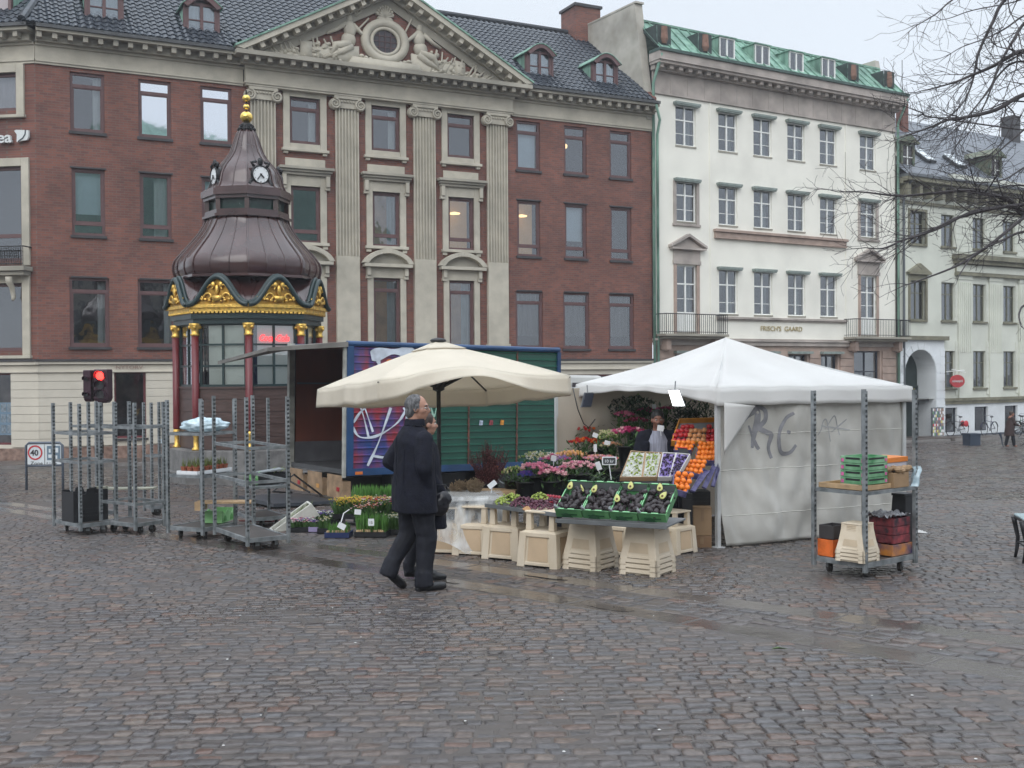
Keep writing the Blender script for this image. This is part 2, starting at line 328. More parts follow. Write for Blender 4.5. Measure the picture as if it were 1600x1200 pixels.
# puddle film in the hollows of the bands
pm = mat('puddle_water', (.09, .078, .07), .1, var=.1, scale=3, spec=.6)
pq = MB()
for ln_, s_, wx, wy in ((0, 2.0, .3, .07), (1, 2.6, .24, .08), (1, .4, .3, .06)):
    a_, b_ = ((A0, A1), (B0, B1))[ln_]; c_ = a_+(b_-a_).normalized()*s_; aa = math.atan2(A1.y-A0.y, A1.x-A0.x); n = 22
    vs_ = []
    for k in range(n):
        th = 2*math.pi*k/n; rr = 1+.28*fz((math.cos(th), math.sin(th), s_+ln_*5), 1.7)
        lx, ly = wx*rr*math.cos(th), wy*rr*math.sin(th); X = c_.x+lx*math.cos(aa)-ly*math.sin(aa); Y = c_.y+lx*math.sin(aa)+ly*math.cos(aa); vs_.append((X, Y, gz(Y)+.0032))
    pq.face(*vs_)
struct('puddle_water', pq, pm)
# pavements along the house fronts with a real kerb
pv = brickmat('pavement_slabs', (.12, .09, .078), (.095, .075, .068), (.04, .036, .032), bw=.6, rh=.4, ms=.012, rough=.4, swap=False)
def plan(F0, ang, u, off): return Vector((F0[0]+u*math.cos(ang)-off*math.sin(ang), F0[1]+u*math.sin(ang)+off*math.cos(ang), 0))
def pave(name, F0, ang, u0, u1, d0, m, h=.11):
    q = MB(); c_ = [plan(F0, ang, u0, -d0), plan(F0, ang, u1, -d0), plan(F0, ang, u1, .3), plan(F0, ang, u0, .3)]
    q.hexa([(p.x, p.y, gz(p.y)-.05) for p in c_]+[(p.x, p.y, gz(p.y)+h) for p in c_]); return struct(name, q, m)
pave('pavement', FB1, DIRB, -14, 21.6, 2.9, pv)
pave('pavement', FB2, A2, .2, 14.9, 2.9, pv, .115)
pave('pavement', FB3, A2, 0.2, 30, 2.9, pv, .12)
ks = mat('kerb_granite', (.2, .185, .175), .4, var=.2, scale=5, bump=.2)
pave('kerb', (FB1[0], FB1[1]), DIRB, -14, 21.6, 3.05, ks, .095)
pave('kerb', FB2, A2, .2, 15, 3.05, ks, .1)
pave('kerb', FB3, A2, .2, 30, 3.05, ks, .105)
# ================================================================ brick building
M_BR = brickmat('red_brick', (.23, .082, .058), (.14, .058, .048), (.16, .115, .095))
M_ST = mat('sandstone', (.47, .435, .36), .8, var=.1, scale=2.5, bump=.25, bscale=18, stain=.18)
M_STG = mat('weathered_sandstone', (.36, .335, .28), .85, var=.2, scale=1.4, bump=.3, bscale=16, stain=.4)
M_STUC = mat('cream_stucco', (.56, .52, .44), .8, var=.06, scale=1.5, bump=.15, stain=.1)
M_WF = mat('purple_brown_paint', (.115, .06, .06), .5, var=.12, scale=6)
M_SILL = mat('dark_stone_sill', (.045, .042, .045), .55, var=.2, scale=5)
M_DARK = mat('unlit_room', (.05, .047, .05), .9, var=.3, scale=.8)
M_CUR = mat('curtain_cloth', (.68, .70, .68), .9, var=.08, scale=8, squash=(6, 6, .3))
M_BLIND = mat('roller_blind', (.68, .78, .84), .9, var=.05, scale=2)
M_GL = glassmat('window_glass', base=.09)
M_GLM = glassmat('mirrored_glass', tint=(.2, .25, .25), k=1., base=.78, wob=.03)
M_LEAD = mat('lead_gutter', (.06, .062, .065), .5, var=.2, scale=3)
M_COP = mat('copper_patina', (.17, .34, .265), .75, var=.3, scale=2.0, c2=(.29, .48, .38), stain=.45, squash=(2.2, 2.2, .35))
M_TILE = mat('glazed_black_tiles', (.022, .028, .038), .38, var=.35, scale=9, spec=.4, c2=(.045, .055, .072))
M_OCH = mat('lit_ochre_wall', (.42, .24, .09), .8, var=.2, scale=1.5, emit=.0)
M_LAMP = mat('lit_lamp_shade', (1, .66, .3), .5, var=0, emit=2.2)
def wallgrid(q, u0, u1, z0, z1, holes, y=0., depth=.22):
    us = sorted({u0, u1, *[h[0] for h in holes], *[h[1] for h in holes]}); zs = sorted({z0, z1, *[h[2] for h in holes], *[h[3] for h in holes]})
    us = [u for u in us if u0 <= u <= u1]; zs = [z for z in zs if z0 <= z <= z1]
    for a, b in zip(us, us[1:]):
        for c, d in zip(zs, zs[1:]):
            m_, n_ = (a+b)/2, (c+d)/2
            if any(h[0] < m_ < h[1] and h[2] < n_ < h[3] for h in holes): continue
            q.face((a, y, c), (b, y, c), (b, y, d), (a, y, d))
    for a, b, c, d in holes:
        e = y+depth
        q.face((a, y, c), (a, y, d), (a, e, d), (a, e, c)); q.face((b, y, d), (b, y, c), (b, e, c), (b, e, d))
        q.face((a, y, d), (b, y, d), (b, e, d), (a, e, d)); q.face((a, y, c), (a, e, c), (b, e, c), (b, y, c))
def rect_frame(q, u0, u1, z0, z1, w_, y0, y1):
    q.box(u0, u0+w_, y0, y1, z0, z1); q.box(u1-w_, u1, y0, y1, z0, z1); q.box(u0+w_, u1-w_, y0, y1, z0, z0+w_); q.box(u0+w_, u1-w_, y0, y1, z1-w_, z1)
def curtain(q, u0, u1, y, z0, z1, amp=.02, n=None):
    n = n or max(6, int((u1-u0)/.04)); q.grid(lambda a, b: (u0+(u1-u0)*a, y+amp*math.sin(a*n*1.3)+amp*.4*math.sin(a*n*.57+2), z0+(z1-z0)*b), n*2, 2)
def win_brick(root, u0, u1, z0, z1, tr, top=True, fill=None, yo=.0, sill=True, mir=False, hing=True):
    q = MB(); rect_frame(q, u0, u1, z0, z1, .085, .07+yo, .17+yo)
    zt = z1-tr if top else z0+tr
    q.box(u0+.085, u1-.085, .075+yo, .16+yo, zt-.05, zt+.05)
    rect_frame(q, u0+.085, u1-.085, *( (z0+.085, zt-.05) if top else (zt+.05, z1-.085)), .035, .09+yo, .14+yo)
    if hing:
        zc = (z0+z1)/2
        for u in (u0-.02, u1-.0): q.box(u, u+.02, .04+yo, .07+yo, zc-.03, zc+.03)
    f = obj('window', q, M_WF, root)
    p = MB(); p.face((u0+.08, .12+yo, z0+.08), (u1-.08, .12+yo, z0+.08), (u1-.08, .12+yo, z1-.08), (u0+.08, .12+yo, z1-.08)); obj('pane', p, M_GLM if mir else M_GL, f)
    if sill: s_ = MB(); s_.box(u0-.05, u1+.05, -.07+yo, .10+yo, z0-.09, z0-.003); obj('sill', s_, M_SILL, f)
    a, b = u0+.09, u1-.09
    if fill == 'blind': c_ = MB(); c_.face((a, .3, z0+.1), (b, .3, z0+.1), (b, .3, z1-.1), (a, .3, z1-.1)); obj('blind', c_, M_BLIND, f)
    elif fill == 'halfblind': c_ = MB(); zz = z0+(z1-z0)*.33; c_.face((a, .3, zz), (b, .3, zz), (b, .3, z1-.1), (a, .3, z1-.1)); obj('blind', c_, M_BLIND, f)
    elif fill == 'curtain': c_ = MB(); curtain(c_, b-.24, b, .34, z0+.1, z1-.1); obj('curtain', c_, M_CUR, f, smooth=True)
    elif fill == 'wide': c_ = MB(); curtain(c_, b-.42, b, .34, z0+.1, z1-.1); obj('curtain', c_, M_CUR, f, smooth=True)
    elif fill == 'sheer':
        c_ = MB(); curtain(c_, a, b, .36, z0+.5, z1-.1, .03); obj('curtain', c_, mat('grey_net_curtain', (.16, .15, .15), .9, var=.15, scale=6, squash=(5, 5, .3)), f, smooth=True)
    elif fill == 'warm':
        c_ = MB(); c_.face((a-.2, .9, z0), (b+.2, .9, z0), (b+.2, .9, z1), (a-.2, .9, z1)); obj('interior_wall', c_, mat('lamp_glow_ochre_wall', (.45, .27, .11), .8, var=.25, scale=1.2, emit=.33), f)  # wall emits by itself; the lamplight is put into its colour
        c_ = MB(); c_.lathe([(.02, z1-.45), (.22, z1-.5), (.2, z1-.54), (.02, z1-.54)], 14, (u0+u1)/2, .6); obj('ceiling_lamp', c_, M_LAMP, f)
    elif fill == 'dim':
        c_ = MB(); c_.face((a-.2, .9, z0), (b+.2, .9, z0), (b+.2, .9, z1), (a-.2, .9, z1)); obj('interior_wall', c_, mat('dim_glow_ochre_wall', (.34, .2, .1), .8, var=.5, scale=1.5, emit=.12), f)  # faint room light put into the wall as emission
        c_ = MB(); curtain(c_, b-.3, b, .34, z0+.1, z1-.1); obj('curtain', c_, mat('blue_grey_curtain', (.3, .36, .38), .9, var=.1), f, smooth=True)
    elif fill == 'globe':
        c_ = MB(); c_.ball((u0+.3, .45, z1-.72), .1); obj('globe_lamp', c_, M_LAMP, f, smooth=True)
    return f
B1 = thing('brick_building', 'long red brick building with stone pilasters and sculpted pediment behind the kiosk', 'building', (FB1[0], FB1[1], 0), DIRB)
LW, RW = [-.14, 1.95, 3.95], [15.88, 17.99, 20.1]
CW = [7.02, 10.02, 13.]
WINS = []
for u in LW+RW:
    WINS.append((u-.52, u+.52, 9.5, 11.4)); WINS.append((u-.5, u+.5, 6.17, 8.32)); WINS.append((u-.6, u+.6, 2.58, 4.8))
for u in CW: WINS += [(u-.55, u+.55, 9.74, 11.36), (u-.53, u+.53, 6.28, 8.25), (u-.52, u+.52, 2.2, 5.12)]
q = MB(); wallgrid(q, -1.68, 21.59, 2.18, 11.66, WINS)
obj('wall', q, M_BR, B1)
q = MB()    # end wall with its coping, back wall
q.face((21.59, 0, -2), (21.59, 9.6, -2), (21.59, 9.6, 12.5), (21.59, 4.75, 16.75), (21.59, 0, 12.5)); q.face((-6, 9.6, -2), (21.59, 9.6, -2), (21.59, 9.6, 12.5), (-6, 9.6, 12.5))
obj('end_wall', q, M_BR, B1)
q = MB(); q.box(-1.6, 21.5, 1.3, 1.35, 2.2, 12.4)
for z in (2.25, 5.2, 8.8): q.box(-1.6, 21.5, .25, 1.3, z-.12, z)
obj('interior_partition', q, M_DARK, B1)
fills = {(0, 0): ('curtain', 0), (1, 0): (None, 1), (2, 0): (None, 1), (3, 0): ('blind', 0), (4, 0): ('globe', 0), (5, 0): (None, 0),
         (0, 1): ('halfblind', 0), (1, 1): ('wide', 0), (2, 1): ('blind', 0), (3, 1): ('warm', 0), (4, 1): ('halfblind', 0), (5, 1): (None, 0),
         (0, 2): ('curtain', 0), (1, 2): ('curtain', 0), (2, 2): ('curtain', 0), (3, 2): ('sheer', 0), (4, 2): ('sheer', 0), (5, 2): ('sheer', 0)}
for i, u in enumerate(LW+RW):
    f, m_ = fills[(i, 0)]; win_brick(B1, u-.52, u+.52, 9.5, 11.4, .42, True, f, mir=bool(m_))
    f, m_ = fills[(i, 1)]; win_brick(B1, u-.5, u+.5, 6.17, 8.32, .38, False, f)
    f, m_ = fills[(i, 2)]; win_brick(B1, u-.6, u+.6, 2.58, 4.8, .42, True, f)
    q = MB(); 
    for z in (8.32, 4.8): q = MB(); q.box(u-.55, u+.55, -.04, .06, z, z+.05); obj('lintel', q, M_SILL, B1)
for i, u in enumerate(CW):
    w_ = win_brick(B1, u-.55, u+.55, 9.74, 11.36, .38, True, 'curtain' if i < 2 else None, sill=False)
    q = MB()  # plain stone surround
    q.box(u-.78, u-.55, -.07, .1, 9.55, 11.58); q.box(u+.55, u+.78, -.07, .1, 9.55, 11.58); q.box(u-.55, u+.55, -.07, .1, 11.36, 11.58)
    q.box(u-.84, u+.84, -.16, .1, 9.45, 9.55); q.box(u-.78, u-.62, -.1, .02, 9.36, 9.448); q.box(u+.62, u+.78, -.1, .02, 9.36, 9.448)
    q.box(u-.55, u+.55, -.05, .1, 9.553, 9.74)
    obj('window_surround', q, M_ST, w_, bevel=.012)
    w_ = win_brick(B1, u-.53, u+.53, 6.28, 8.25, .38, False, (None, 'dim', 'warm')[i], sill=False)
    q = MB()
    q.box(u-.76, u-.53, -.07, .1, 6.28, 8.62); q.box(u+.53, u+.76, -.07, .1, 6.28, 8.62); q.box(u-.53, u+.53, -.06, .1, 8.25, 8.62)
    q.box(u-.82, u+.82, -.16, .1, 6.17, 6.277); q.box(u-.78, u-.6, -.1, .02, 6.05, 6.167); q.box(u+.6, u+.78, -.1, .02, 6.05, 6.167)
    q.box(u-.72, u+.72, -.05, .02, 8.95, 9.22)
    for s_ in (-1, 1): q.box(u+s_*.78-.07, u+s_*.78+.07, -.2, .02, 8.25, 8.62); q.box(u+s_*.78-.09, u+s_*.78+.09, -.14, .02, 8.14, 8.247)
    obj('window_surround', q, M_ST, w_, bevel=.012)
    q = MB(); q.box(u-.92, u+.92, -.26, .02, 8.72, 8.8); q.box(u-.98, u+.98, -.34, .02, 8.803, 8.9); q.box(u-.88, u+.88, -.18, .02, 8.623, 8.717); obj('hood_cornice', q, M_STG, w_, bevel=.012)
    w_ = win_brick(B1, u-.52, u+.52, 2.2, 5.12, .42, True, 'dim', sill=False)
    q = MB()
    q.box(u-.74, u-.52, -.07, .1, 2.18, 5.12); q.box(u+.52, u+.74, -.07, .1, 2.18, 5.12); q.box(u-.74, u+.74, -.07, .1, 5.123, 5.5)
    for s_ in (-1, 1): q.box(u+s_*.72-.07, u+s_*.72+.07, -.2, .02, 5.2, 5.5); q.box(u+s_*.72-.09, u+s_*.72+.09, -.14, .02, 5.08, 5.197)
    obj('window_surround', q, M_ST, w_, bevel=.012)
    q = MB(); q.box(u-.92, u+.92, -.3, .02, 5.503, 5.62); R_ = 1.18; h_ = .52; n = 14
    arc = [(u-.98+1.96*k/n, 5.623+h_*(1-((k/n-.5)*2)**2)**.75+.02) for k in range(n+1)]; inn = [(u-.78+1.56*k/n, 5.623+(h_-.14)*(1-((k/n-.5)*2)**2)**.75) for k in range(n+1)]
    for k in range(n): q.prism([arc[k], arc[k+1], inn[k+1], inn[k]], -.3, .02)
    obj('arched_pediment', q, M_ST, w_, bevel=.008)
    q = MB(); q.prism([inn[0]]+inn[1:-1]+[inn[-1]], -.06, .02); obj('tympanum', q, M_STG, w_)
# pilasters with flutes and ionic capitals
PIL = [5.52, 8.53, 11.5, 14.49]
for u in PIL:
    q = MB(); w2 = .41; prof = []
    q.box(u-w2, u+w2, -.08, .02, 5.85, 11.1)
    nf = 7; pitch_ = 2*w2/nf
    for k in range(nf+1):
        x = u-w2+k*pitch_; q.box(x-.024, x+.024, -.15, -.078, 5.85, 11.1)
    q.box(u-w2-.02, u+w2+.02, -.16, .02, 2.75, 5.848); q.box(u-w2-.07, u+w2+.07, -.21, .02, 2.55, 2.747); q.box(u-w2-.1, u+w2+.1, -.24, .02, 2.19, 2.547)
    s_ = obj('pilaster', q, M_ST, B1, bevel=.01)
    c_ = MB(); c_.box(u-.5, u+.5, -.26, .02, 11.42, 11.52); c_.box(u-.4, u+.4, -.2, .02, 11.1, 11.417)
    c_.xf = Matrix.Translation((0, 0, 0))
    for s2 in (-1, 1):
        sp_ = [(u+s2*(.47+(.19-.16*t_)*math.cos(t_*12.5+1.57)), -.26, 11.23+(.19-.16*t_)*math.sin(t_*12.5+1.57)) for t_ in [k/26 for k in range(27)]]
        c_.tube(sp_, [.04-.02*k/26 for k in range(27)], 6)
        c_.xf = Matrix.Translation((u+s2*.47, -.12, 11.23)) @ Matrix.Rotation(rad(90), 4, 'X'); c_.lathe([(.19, -.1), (.2, 0), (.19, .1)], 18); c_.xf = None
    for k in range(7): c_.ball((u-.33+.11*k, -.22, 11.33), .045, 8, 5)
    obj('capital', c_, M_ST, s_, bevel=.006)
# frieze, gutter cornice with brackets
def cornice(parent, u0, u1, y0, miter=None):
    q = MB(); q.box(u0, u1, y0-.06, y0+.02, 11.53, 12.1); q.box(u0, u1, y0-.10, y0+.02, 11.60, 11.66); q.box(u0, u1, y0-.13, y0+.02, 12.103, 12.18); obj('frieze', q, M_ST, parent)
    q = MB(); q.box(u0, u1, y0-.62, y0+.02, 12.42, 12.52); q.box(u0, u1, y0-.3, y0+.02, 12.183, 12.417); n = int((u1-u0)/.44)
    for k in range(n+1):
        x = u0+.1+(u1-u0-.2)*k/n; q.box(x-.075, x+.075, y0-.55, y0-.297, 12.24, 12.417)
    obj('cornice', q, M_STG, parent)
    q = MB(); q.box(u0, u1, y0-.7, y0+.02, 12.523, 12.63); obj('gutter', q, M_LEAD, parent)
cornice(B1, -1.68, 4.86, 0); cornice(B1, 15.16, 21.6, 0)
q = MB(); q.box(4.9, 15.1, -.27, -.02, 11.53, 12.1); q.box(4.86, 15.14, -.31, -.02, 11.6, 11.66); q.box(4.86, 15.14, -.36, -.02, 12.103, 12.18)
obj('frieze', q, M_ST, B1)
q = MB(); q.box(4.7, 15.35, -.55, -.02, 12.183, 12.40)
for k in range(27): x = 4.8+10.45*k/26; q.box(x-.075, x+.075, -.85, -.547, 12.24, 12.40)
q.box(4.45, 15.6, -.95, -.02, 12.403, 12.55); obj('cornice', q, M_STG, B1)
# pediment
PC, PZ0, PZ1 = 10.02, 12.56, 15.55; HW = 5.57
q = MB(); q.prism([(PC-HW+.9, PZ0), (PC+HW-.9, PZ0), (PC, PZ1-.55)], -.3, .4); ped = obj('pediment', q, M_BR, B1)
sl_ = math.atan2(PZ1-PZ0-.0, HW)
def rake(s_, a, b, y0, y1, m_, nm, par):
    q = MB(); L_ = math.hypot(HW, PZ1-PZ0); d = Vector((s_*-HW, 0, PZ1-PZ0))/L_; nn = Vector((s_*(PZ1-PZ0), 0, HW))/L_; o0 = Vector((PC+s_*HW, 0, PZ0))
    k0 = -a/math.tan(sl_) if a < 0 else 0
    P_ = [o0+nn*a, o0+nn*b, o0+d*L_+Vector((0, 0, b/math.cos(sl_))), o0+d*L_+Vector((0, 0, a/math.cos(sl_)))]
    if a < 0: P_[0] = o0+d*(-a/math.sin(sl_)*math.cos(sl_))+nn*a; 
    q.prism([(p.x, p.z) for p in P_], y0, y1); return obj(nm, q, m_, par)
for s_ in (-1, 1):
    rake(s_, -.12, .06, -.95, .3, M_ST, 'raking_cornice', ped); rake(s_, -.34, -.123, -.55, .3, M_STG, 'raking_moulding', ped); rake(s_, -.62, -.343, -.4, .3, M_STG, 'raking_moulding', ped)
    rake(s_, .063, .12, -1.0, .5, M_COP, 'copper_flashing', ped)
    q = MB(); L_ = math.hypot(HW, PZ1-PZ0); d = Vector((-s_*HW, 0, PZ1-PZ0))/L_; nn = Vector((s_*(PZ1-PZ0), 0, HW))/L_
    for k in range(1, 14):
        c_ = Vector((PC+s_*HW, 0, PZ0))+d*(L_*k/14.)-nn*.21; q.xf = Matrix.Translation(c_) @ Matrix.Rotation(-math.atan2(d.z, d.x), 4, 'Y'); q.box(-.08, .08, -.86, -.547, -.09, .085)
    q.xf = None; obj('modillions', q, M_ST, ped)
# relief in the pediment: oval window in a cartouche between two seated figures with trophies
q = MB(); NS = random.Random(5)
cx, cz = PC-.12, 13.6
def rb(x, z, rx, rz, ry=.1, y=-.36): q.ball((x, y, z), (rx, ry, rz), 9, 6)
def rt(p, r): q.tube([(x, -.40, z) for x, z in p], r, 6)
ov = [(cx+.52*math.cos(t_), -.4, cz+.47*math.sin(t_)) for t_ in [2*math.pi*k/26 for k in range(26)]]; q.tube(ov, .07, 6, closed=True)
ov = [(cx+.76*math.cos(t_), -.36, cz+.66*math.sin(t_)) for t_ in [2*math.pi*k/26 for k in range(26)]]; q.tube(ov, .17, 6, closed=True)
q.prism([(cx-1.5, 12.57), (cx+1.5, 12.57), (cx+1.25, 12.9), (cx-1.25, 12.9)], -.5, -.3)
q.prism([(cx-.35, 14.3), (cx+.35, 14.3), (cx+.22, 14.42), (cx-.22, 14.42)], -.45, -.3)
for k in range(9): a_ = math.pi*(k+.5)/9; rt([(cx, 14.45), (cx+.3*math.cos(a_), 14.5+.34*math.sin(a_))], [.06, .035]); rb(cx+.3*math.cos(a_), 14.52+.34*math.sin(a_), .06, .07)
rb(cx, 14.42, .34, .1)
for s_ in (-1, 1):
    # seated figure: head, torso, arms, bent legs
    bx = cx+s_*1.32
    rb(bx+s_*.02, 14.25, .13, .16); rb(bx, 13.88, .24, .32, .16); rb(bx+s_*.05, 13.5, .28, .28, .16); rt([(bx-s_*.1, 14.05), (bx-s_*.45, 13.75), (bx-s_*.75, 13.95)], [.09, .075, .05])
    rt([(bx+s_*.15, 14.05), (bx+s_*.5, 13.8), (bx+s_*.85, 13.62)], [.09, .075, .05]); rt([(bx, 13.35), (bx+s_*.55, 13.25), (bx+s_*.75, 12.8)], [.16, .13, .07]); rt([(bx-s_*.05, 13.3), (bx+s_*.3, 13.05), (bx+s_*1.0, 12.75)], [.15, .12, .06])
    rt([(bx-s_*.62, 13.9), (bx-s_*.30, 14.55)] if s_ > 0 else [(bx+.2, 13.8), (bx+.7, 14.35)], .035)
    q.prism([(cx+s_*1.0, 12.57), (cx+s_*3.4, 12.57), (cx+s_*2.9, 13.05), (cx+s_*1.0, 13.3)][::s_], -.42, -.3)
    for k in range(60):
        t_ = NS.random(); x = cx+s_*(1.7+2.7*t_); zt = 13.5-.95*t_; z = 12.62+NS.random()*(zt-12.62); rb(x, z, .05+.09*NS.random(), .04+.07*NS.random(), .08+.08*NS.random())
    for k in range(18):
        t_ = k/17; x = cx+s_*(1.75+2.3*t_); a_ = NS.uniform(.1, 1.5); l_ = .7*(1-t_*.6); rt([(x, 12.7), (x+s_*l_*math.cos(a_), 12.7+l_*math.sin(a_)*1.3)], [.05, .03])
    q.prism([(cx+s_*2.75, 12.57), (cx+s_*3.15, 12.57), (cx+s_*3.12, 13.2), (cx+s_*2.72, 13.25)][::s_], -.45, -.3)
for k in range(-3, 0):
    rt([(cx-1.15+.02, 14.35), (cx-1.0+.13*(k+2), 14.62)], .03)
for k in range(12): t_ = k/11; rb(cx-.9+1.8*t_, 12.98-.16*math.sin(math.pi*t_), .1, .08, .14)
rel = obj('relief_sculpture', q, M_ST, ped, smooth=True)
q = MB(); q.xf = Matrix.Translation((cx, -.33, cz)) @ Matrix.Scale(1.0, 4, (1, 0, 0)) @ Matrix.Scale(.85, 4, (0, 0, 1)) @ Matrix.Rotation(rad(90), 4, 'X'); q.lathe([(.5, 0), (.5, .02)], 26); q.xf = None
q2 = MB(); [q2.box(cx+k*.22-.01, cx+k*.22+.01, -.38, -.36, cz-.4, cz+.4) for k in (-1, 0, 1)]; [q2.box(cx-.47, cx+.47, -.38, -.36, cz+k*.2-.01, cz+k*.2+.01) for k in (-1, 0, 1)]
w_ = obj('oval_window', q, mat('dark_pane', (.045, .04, .045), .12, var=.3, scale=2), ped); obj('glazing_bars', q2, M_WF, w_)
# roof: pantiles modelled course by course
def tiles(q, O, U, S, nu, ns, tw, tl, u0f, u1f, skip=None):
    # O origin, U unit along eave, S unit up the slope ; nu,ns counts ; boundaries u0f(s),u1f(s)
    N = U.cross(S).normalized(); N = -N if N.z < 0 else N
    for j in range(ns):
        for i in range(nu):
            ua = i*tw; sa = j*tl
            if ua+tw/2 < u0f(sa+tl/2) or ua+tw/2 > u1f(sa+tl/2) or (skip and skip(ua, sa)): continue
            vs_ = []
            for b in (0, 1):
                for a, h in ((0, .0), (.25, .045), (.5, .052), (.72, .01), (1, 0.)):
                    vs_.append(O+U*(ua+a*tw)+S*(sa+b*(tl+.03))+N*(h+(.045 if b == 0 else .012)))
            for a, h in ((0, .0), (.25, .045), (.5, .052), (.72, .01), (1, 0.)): vs_.append(O+U*(ua+a*tw)+S*sa+N*(h-.0))
            q.add(vs_, [(k, k+1, k+6, k+5) for k in range(4)]+[(10+k, 11+k, k+1, k) for k in range(4)])
RO = 4.75; RZ = 16.75; e0 = Vector((-2.1, -.62, 12.62)); SV = Vector((0, RO+.62, RZ-12.62)); SLn = SV.length; SV.normalize()
q = MB(); hip = lambda s_: .33*s_*SV.y
tiles(q, e0, Vector((1, 0, 0)), SV, int(23.7/.25), int(SLn/.34), .25, .34, hip, lambda s_: 23.55, lambda ua, sa: abs(ua-2.1-PC) < HW+.2 and 12.62+sa*SV.z < 12.6+(PZ1-12.6)*(1-abs(ua-2.1-PC)/HW)+.15)
rf = obj('tiled_roof', q, M_TILE, B1)
q = MB(); q.face(e0+SV*0-Vector((0, 0, .06)), (PC-HW, -.62, 12.56), (PC-HW, RO, RZ-.06), (-2.1+hip(SLn), RO, RZ-.06)); q.face((PC+HW, -.62, 12.56), (21.5, -.62, 12.56), (21.5, RO, RZ-.06), (PC+HW, RO, RZ-.06)); q.face((PC-HW, .42, 13.3), (PC+HW, .42, 13.3), (PC+HW, RO, RZ-.06), (PC-HW, RO, RZ-.06));
yb_ = (PZ1-12.62)/(SV.z/SV.y)-.62
for s_ in (-1, 1): q.face((PC, .25, PZ1), (PC+s_*HW, .25, PZ0), (PC+s_*HW, -.5, PZ0), (PC, -.5, PZ1)); q.face((PC, .25, PZ1), (PC, yb_+.1, PZ1), (PC+s_*HW, -.4, PZ0), (PC+s_*HW, -.45, PZ0))
q.face((-6, 9.6, 12.5), (21.5, 9.6, 12.5), (21.5, RO, RZ-.06), (-6, RO, RZ-.06)); obj('roof_boarding', q, M_LEAD, rf)
q = MB(); q.tube([(-2.1+hip(SLn), RO, RZ+.03), (21.5, RO, RZ+.03)], .12, 8); obj('ridge_tiles', q, mat('dark_ridge_clay', (.035, .038, .046), .6, var=.15), rf)
# brick verge coping on the right end and chimney
q = MB(); q.hexa([(21.32, -.3, 12.62), (21.66, -.3, 12.62), (21.66, RO, RZ+.02), (21.32, RO, RZ+.02), (21.32, -.3, 12.86), (21.66, -.3, 12.86), (21.66, RO, RZ+.26), (21.32, RO, RZ+.26)]); obj('verge_coping', q, M_BR, rf)
q = MB(); q.box(20.35, 21.62, 4.0, 5.3, 15.6, 17.75); ch = obj('chimney', q, M_BR, rf); q = MB(); q.box(20.28, 21.69, 3.93, 5.37, 17.753, 17.87); obj('chimney_cap', q, M_SILL, ch)
q = MB()
for k in [k for k in range(92) if abs(-1.9+k*.25-PC) > HW]: q.ball((-1.9+k*.25, -.66, 12.66), (.05, .05, .05), 6, 4)
obj('snow_guard_trim', q, M_TILE, rf)
def dormer(u, par, M_side=M_COP):
    # front at roof offset y=.55 ; size fitted to the photo
    y0 = .35; z0 = 13.0; w2 = .58; h = 1.25
    q = MB(); rect_frame(q, u-w2+.06, u+w2-.06, z0, z0+h, .09, y0-.1, y0+.04); n = 10
    arc = [(u-w2-.06+(2*w2+.12)*k/n, z0+h-.12+.36*math.sin(math.pi*k/n)) for k in range(n+1)]; inn = [(u-w2+.1+(2*w2-.2)*k/n, z0+h-.2+.3*math.sin(math.pi*k/n)) for k in range(n+1)]
    for k in range(n): q.prism([arc[k], arc[k+1], inn[k+1], inn[k]], y0-.28, y0+.04)
    q.box(u-.05, u+.05, y0-.11, y0+.03, z0+.09, z0+h+.02); q.box(u-w2+.15, u+w2-.15, y0-.09, y0+.02, z0+h*.52, z0+h*.52+.035); q.box(u-w2-.02, u-w2+.06, y0-.12, y0+.05, z0-.03, z0+h-.1); q.box(u+w2-.06, u+w2+.02, y0-.12, y0+.05, z0-.03, z0+h-.1)
    d = obj('dormer', q, M_WF, par)
    p = MB(); p.prism([(u-w2+.1, z0+.05)]+[(u+w2-.1, z0+.05)]+inn[::-1], y0-.05, y0-.04); obj('pane', p, M_GL, d)
    c_ = MB(); curtain(c_, u-w2+.16, u-.08, y0+.12, z0+.1, z0+h); curtain(c_, u+.08, u+w2-.16, y0+.12, z0+.1, z0+h); obj('curtain', c_, M_CUR, d, smooth=True)
    s_ = MB(); top = z0+h-.1; yb = y0+(top-12.62)/((RZ-12.62)/(RO+.62))-.62+.3
    for s2 in (-1, 1): x = u+s2*w2; s_.face((x, y0+.03, z0-.15), (x, yb, top), (x, y0+.03, top))
    obj('dormer_cheek', s_, M_side, d)
    r = MB(); r.grid(lambda a, b: (u-w2-.1+(2*w2+.2)*a, y0-.3+(2.0)*b, z0+h-.13+.40*math.sin(math.pi*a)+.02*b), 12, 3); obj('dormer_roof', r, M_side, d, smooth=True, solid=.03)
    b_ = MB(); b_.face((u-w2+.1, y0+.6, z0), (u+w2-.1, y0+.6, z0), (u+w2-.1, y0+.6, z0+h), (u-w2+.1, y0+.6, z0+h)); obj('interior', b_, M_DARK, d)
    a_ = MB(); a_.grid(lambda a, b: (u-w2-.12+(2*w2+.24)*a, y0-.42+.32*b, z0-.30+.27*b+.02*math.sin(a*30)), 24, 1); obj('lead_apron', a_, mat('weathered_lead', (.3, .34, .37), .45, var=.2, scale=5), d, smooth=True)
for u in (.43, 3.55, 16.55, 19.55): dormer(u, rf)
q = MB(); q.xf = Matrix.Translation((6.2, .72, 13.72)) @ Matrix.Rotation(math.atan2(SV.z, SV.y), 4, 'X'); q.box(-.25, .25, -.15, .15, 0, .07); obj('skylight', q, mat('skylight_metal', (.5, .55, .58), .3, var=.1), rf)
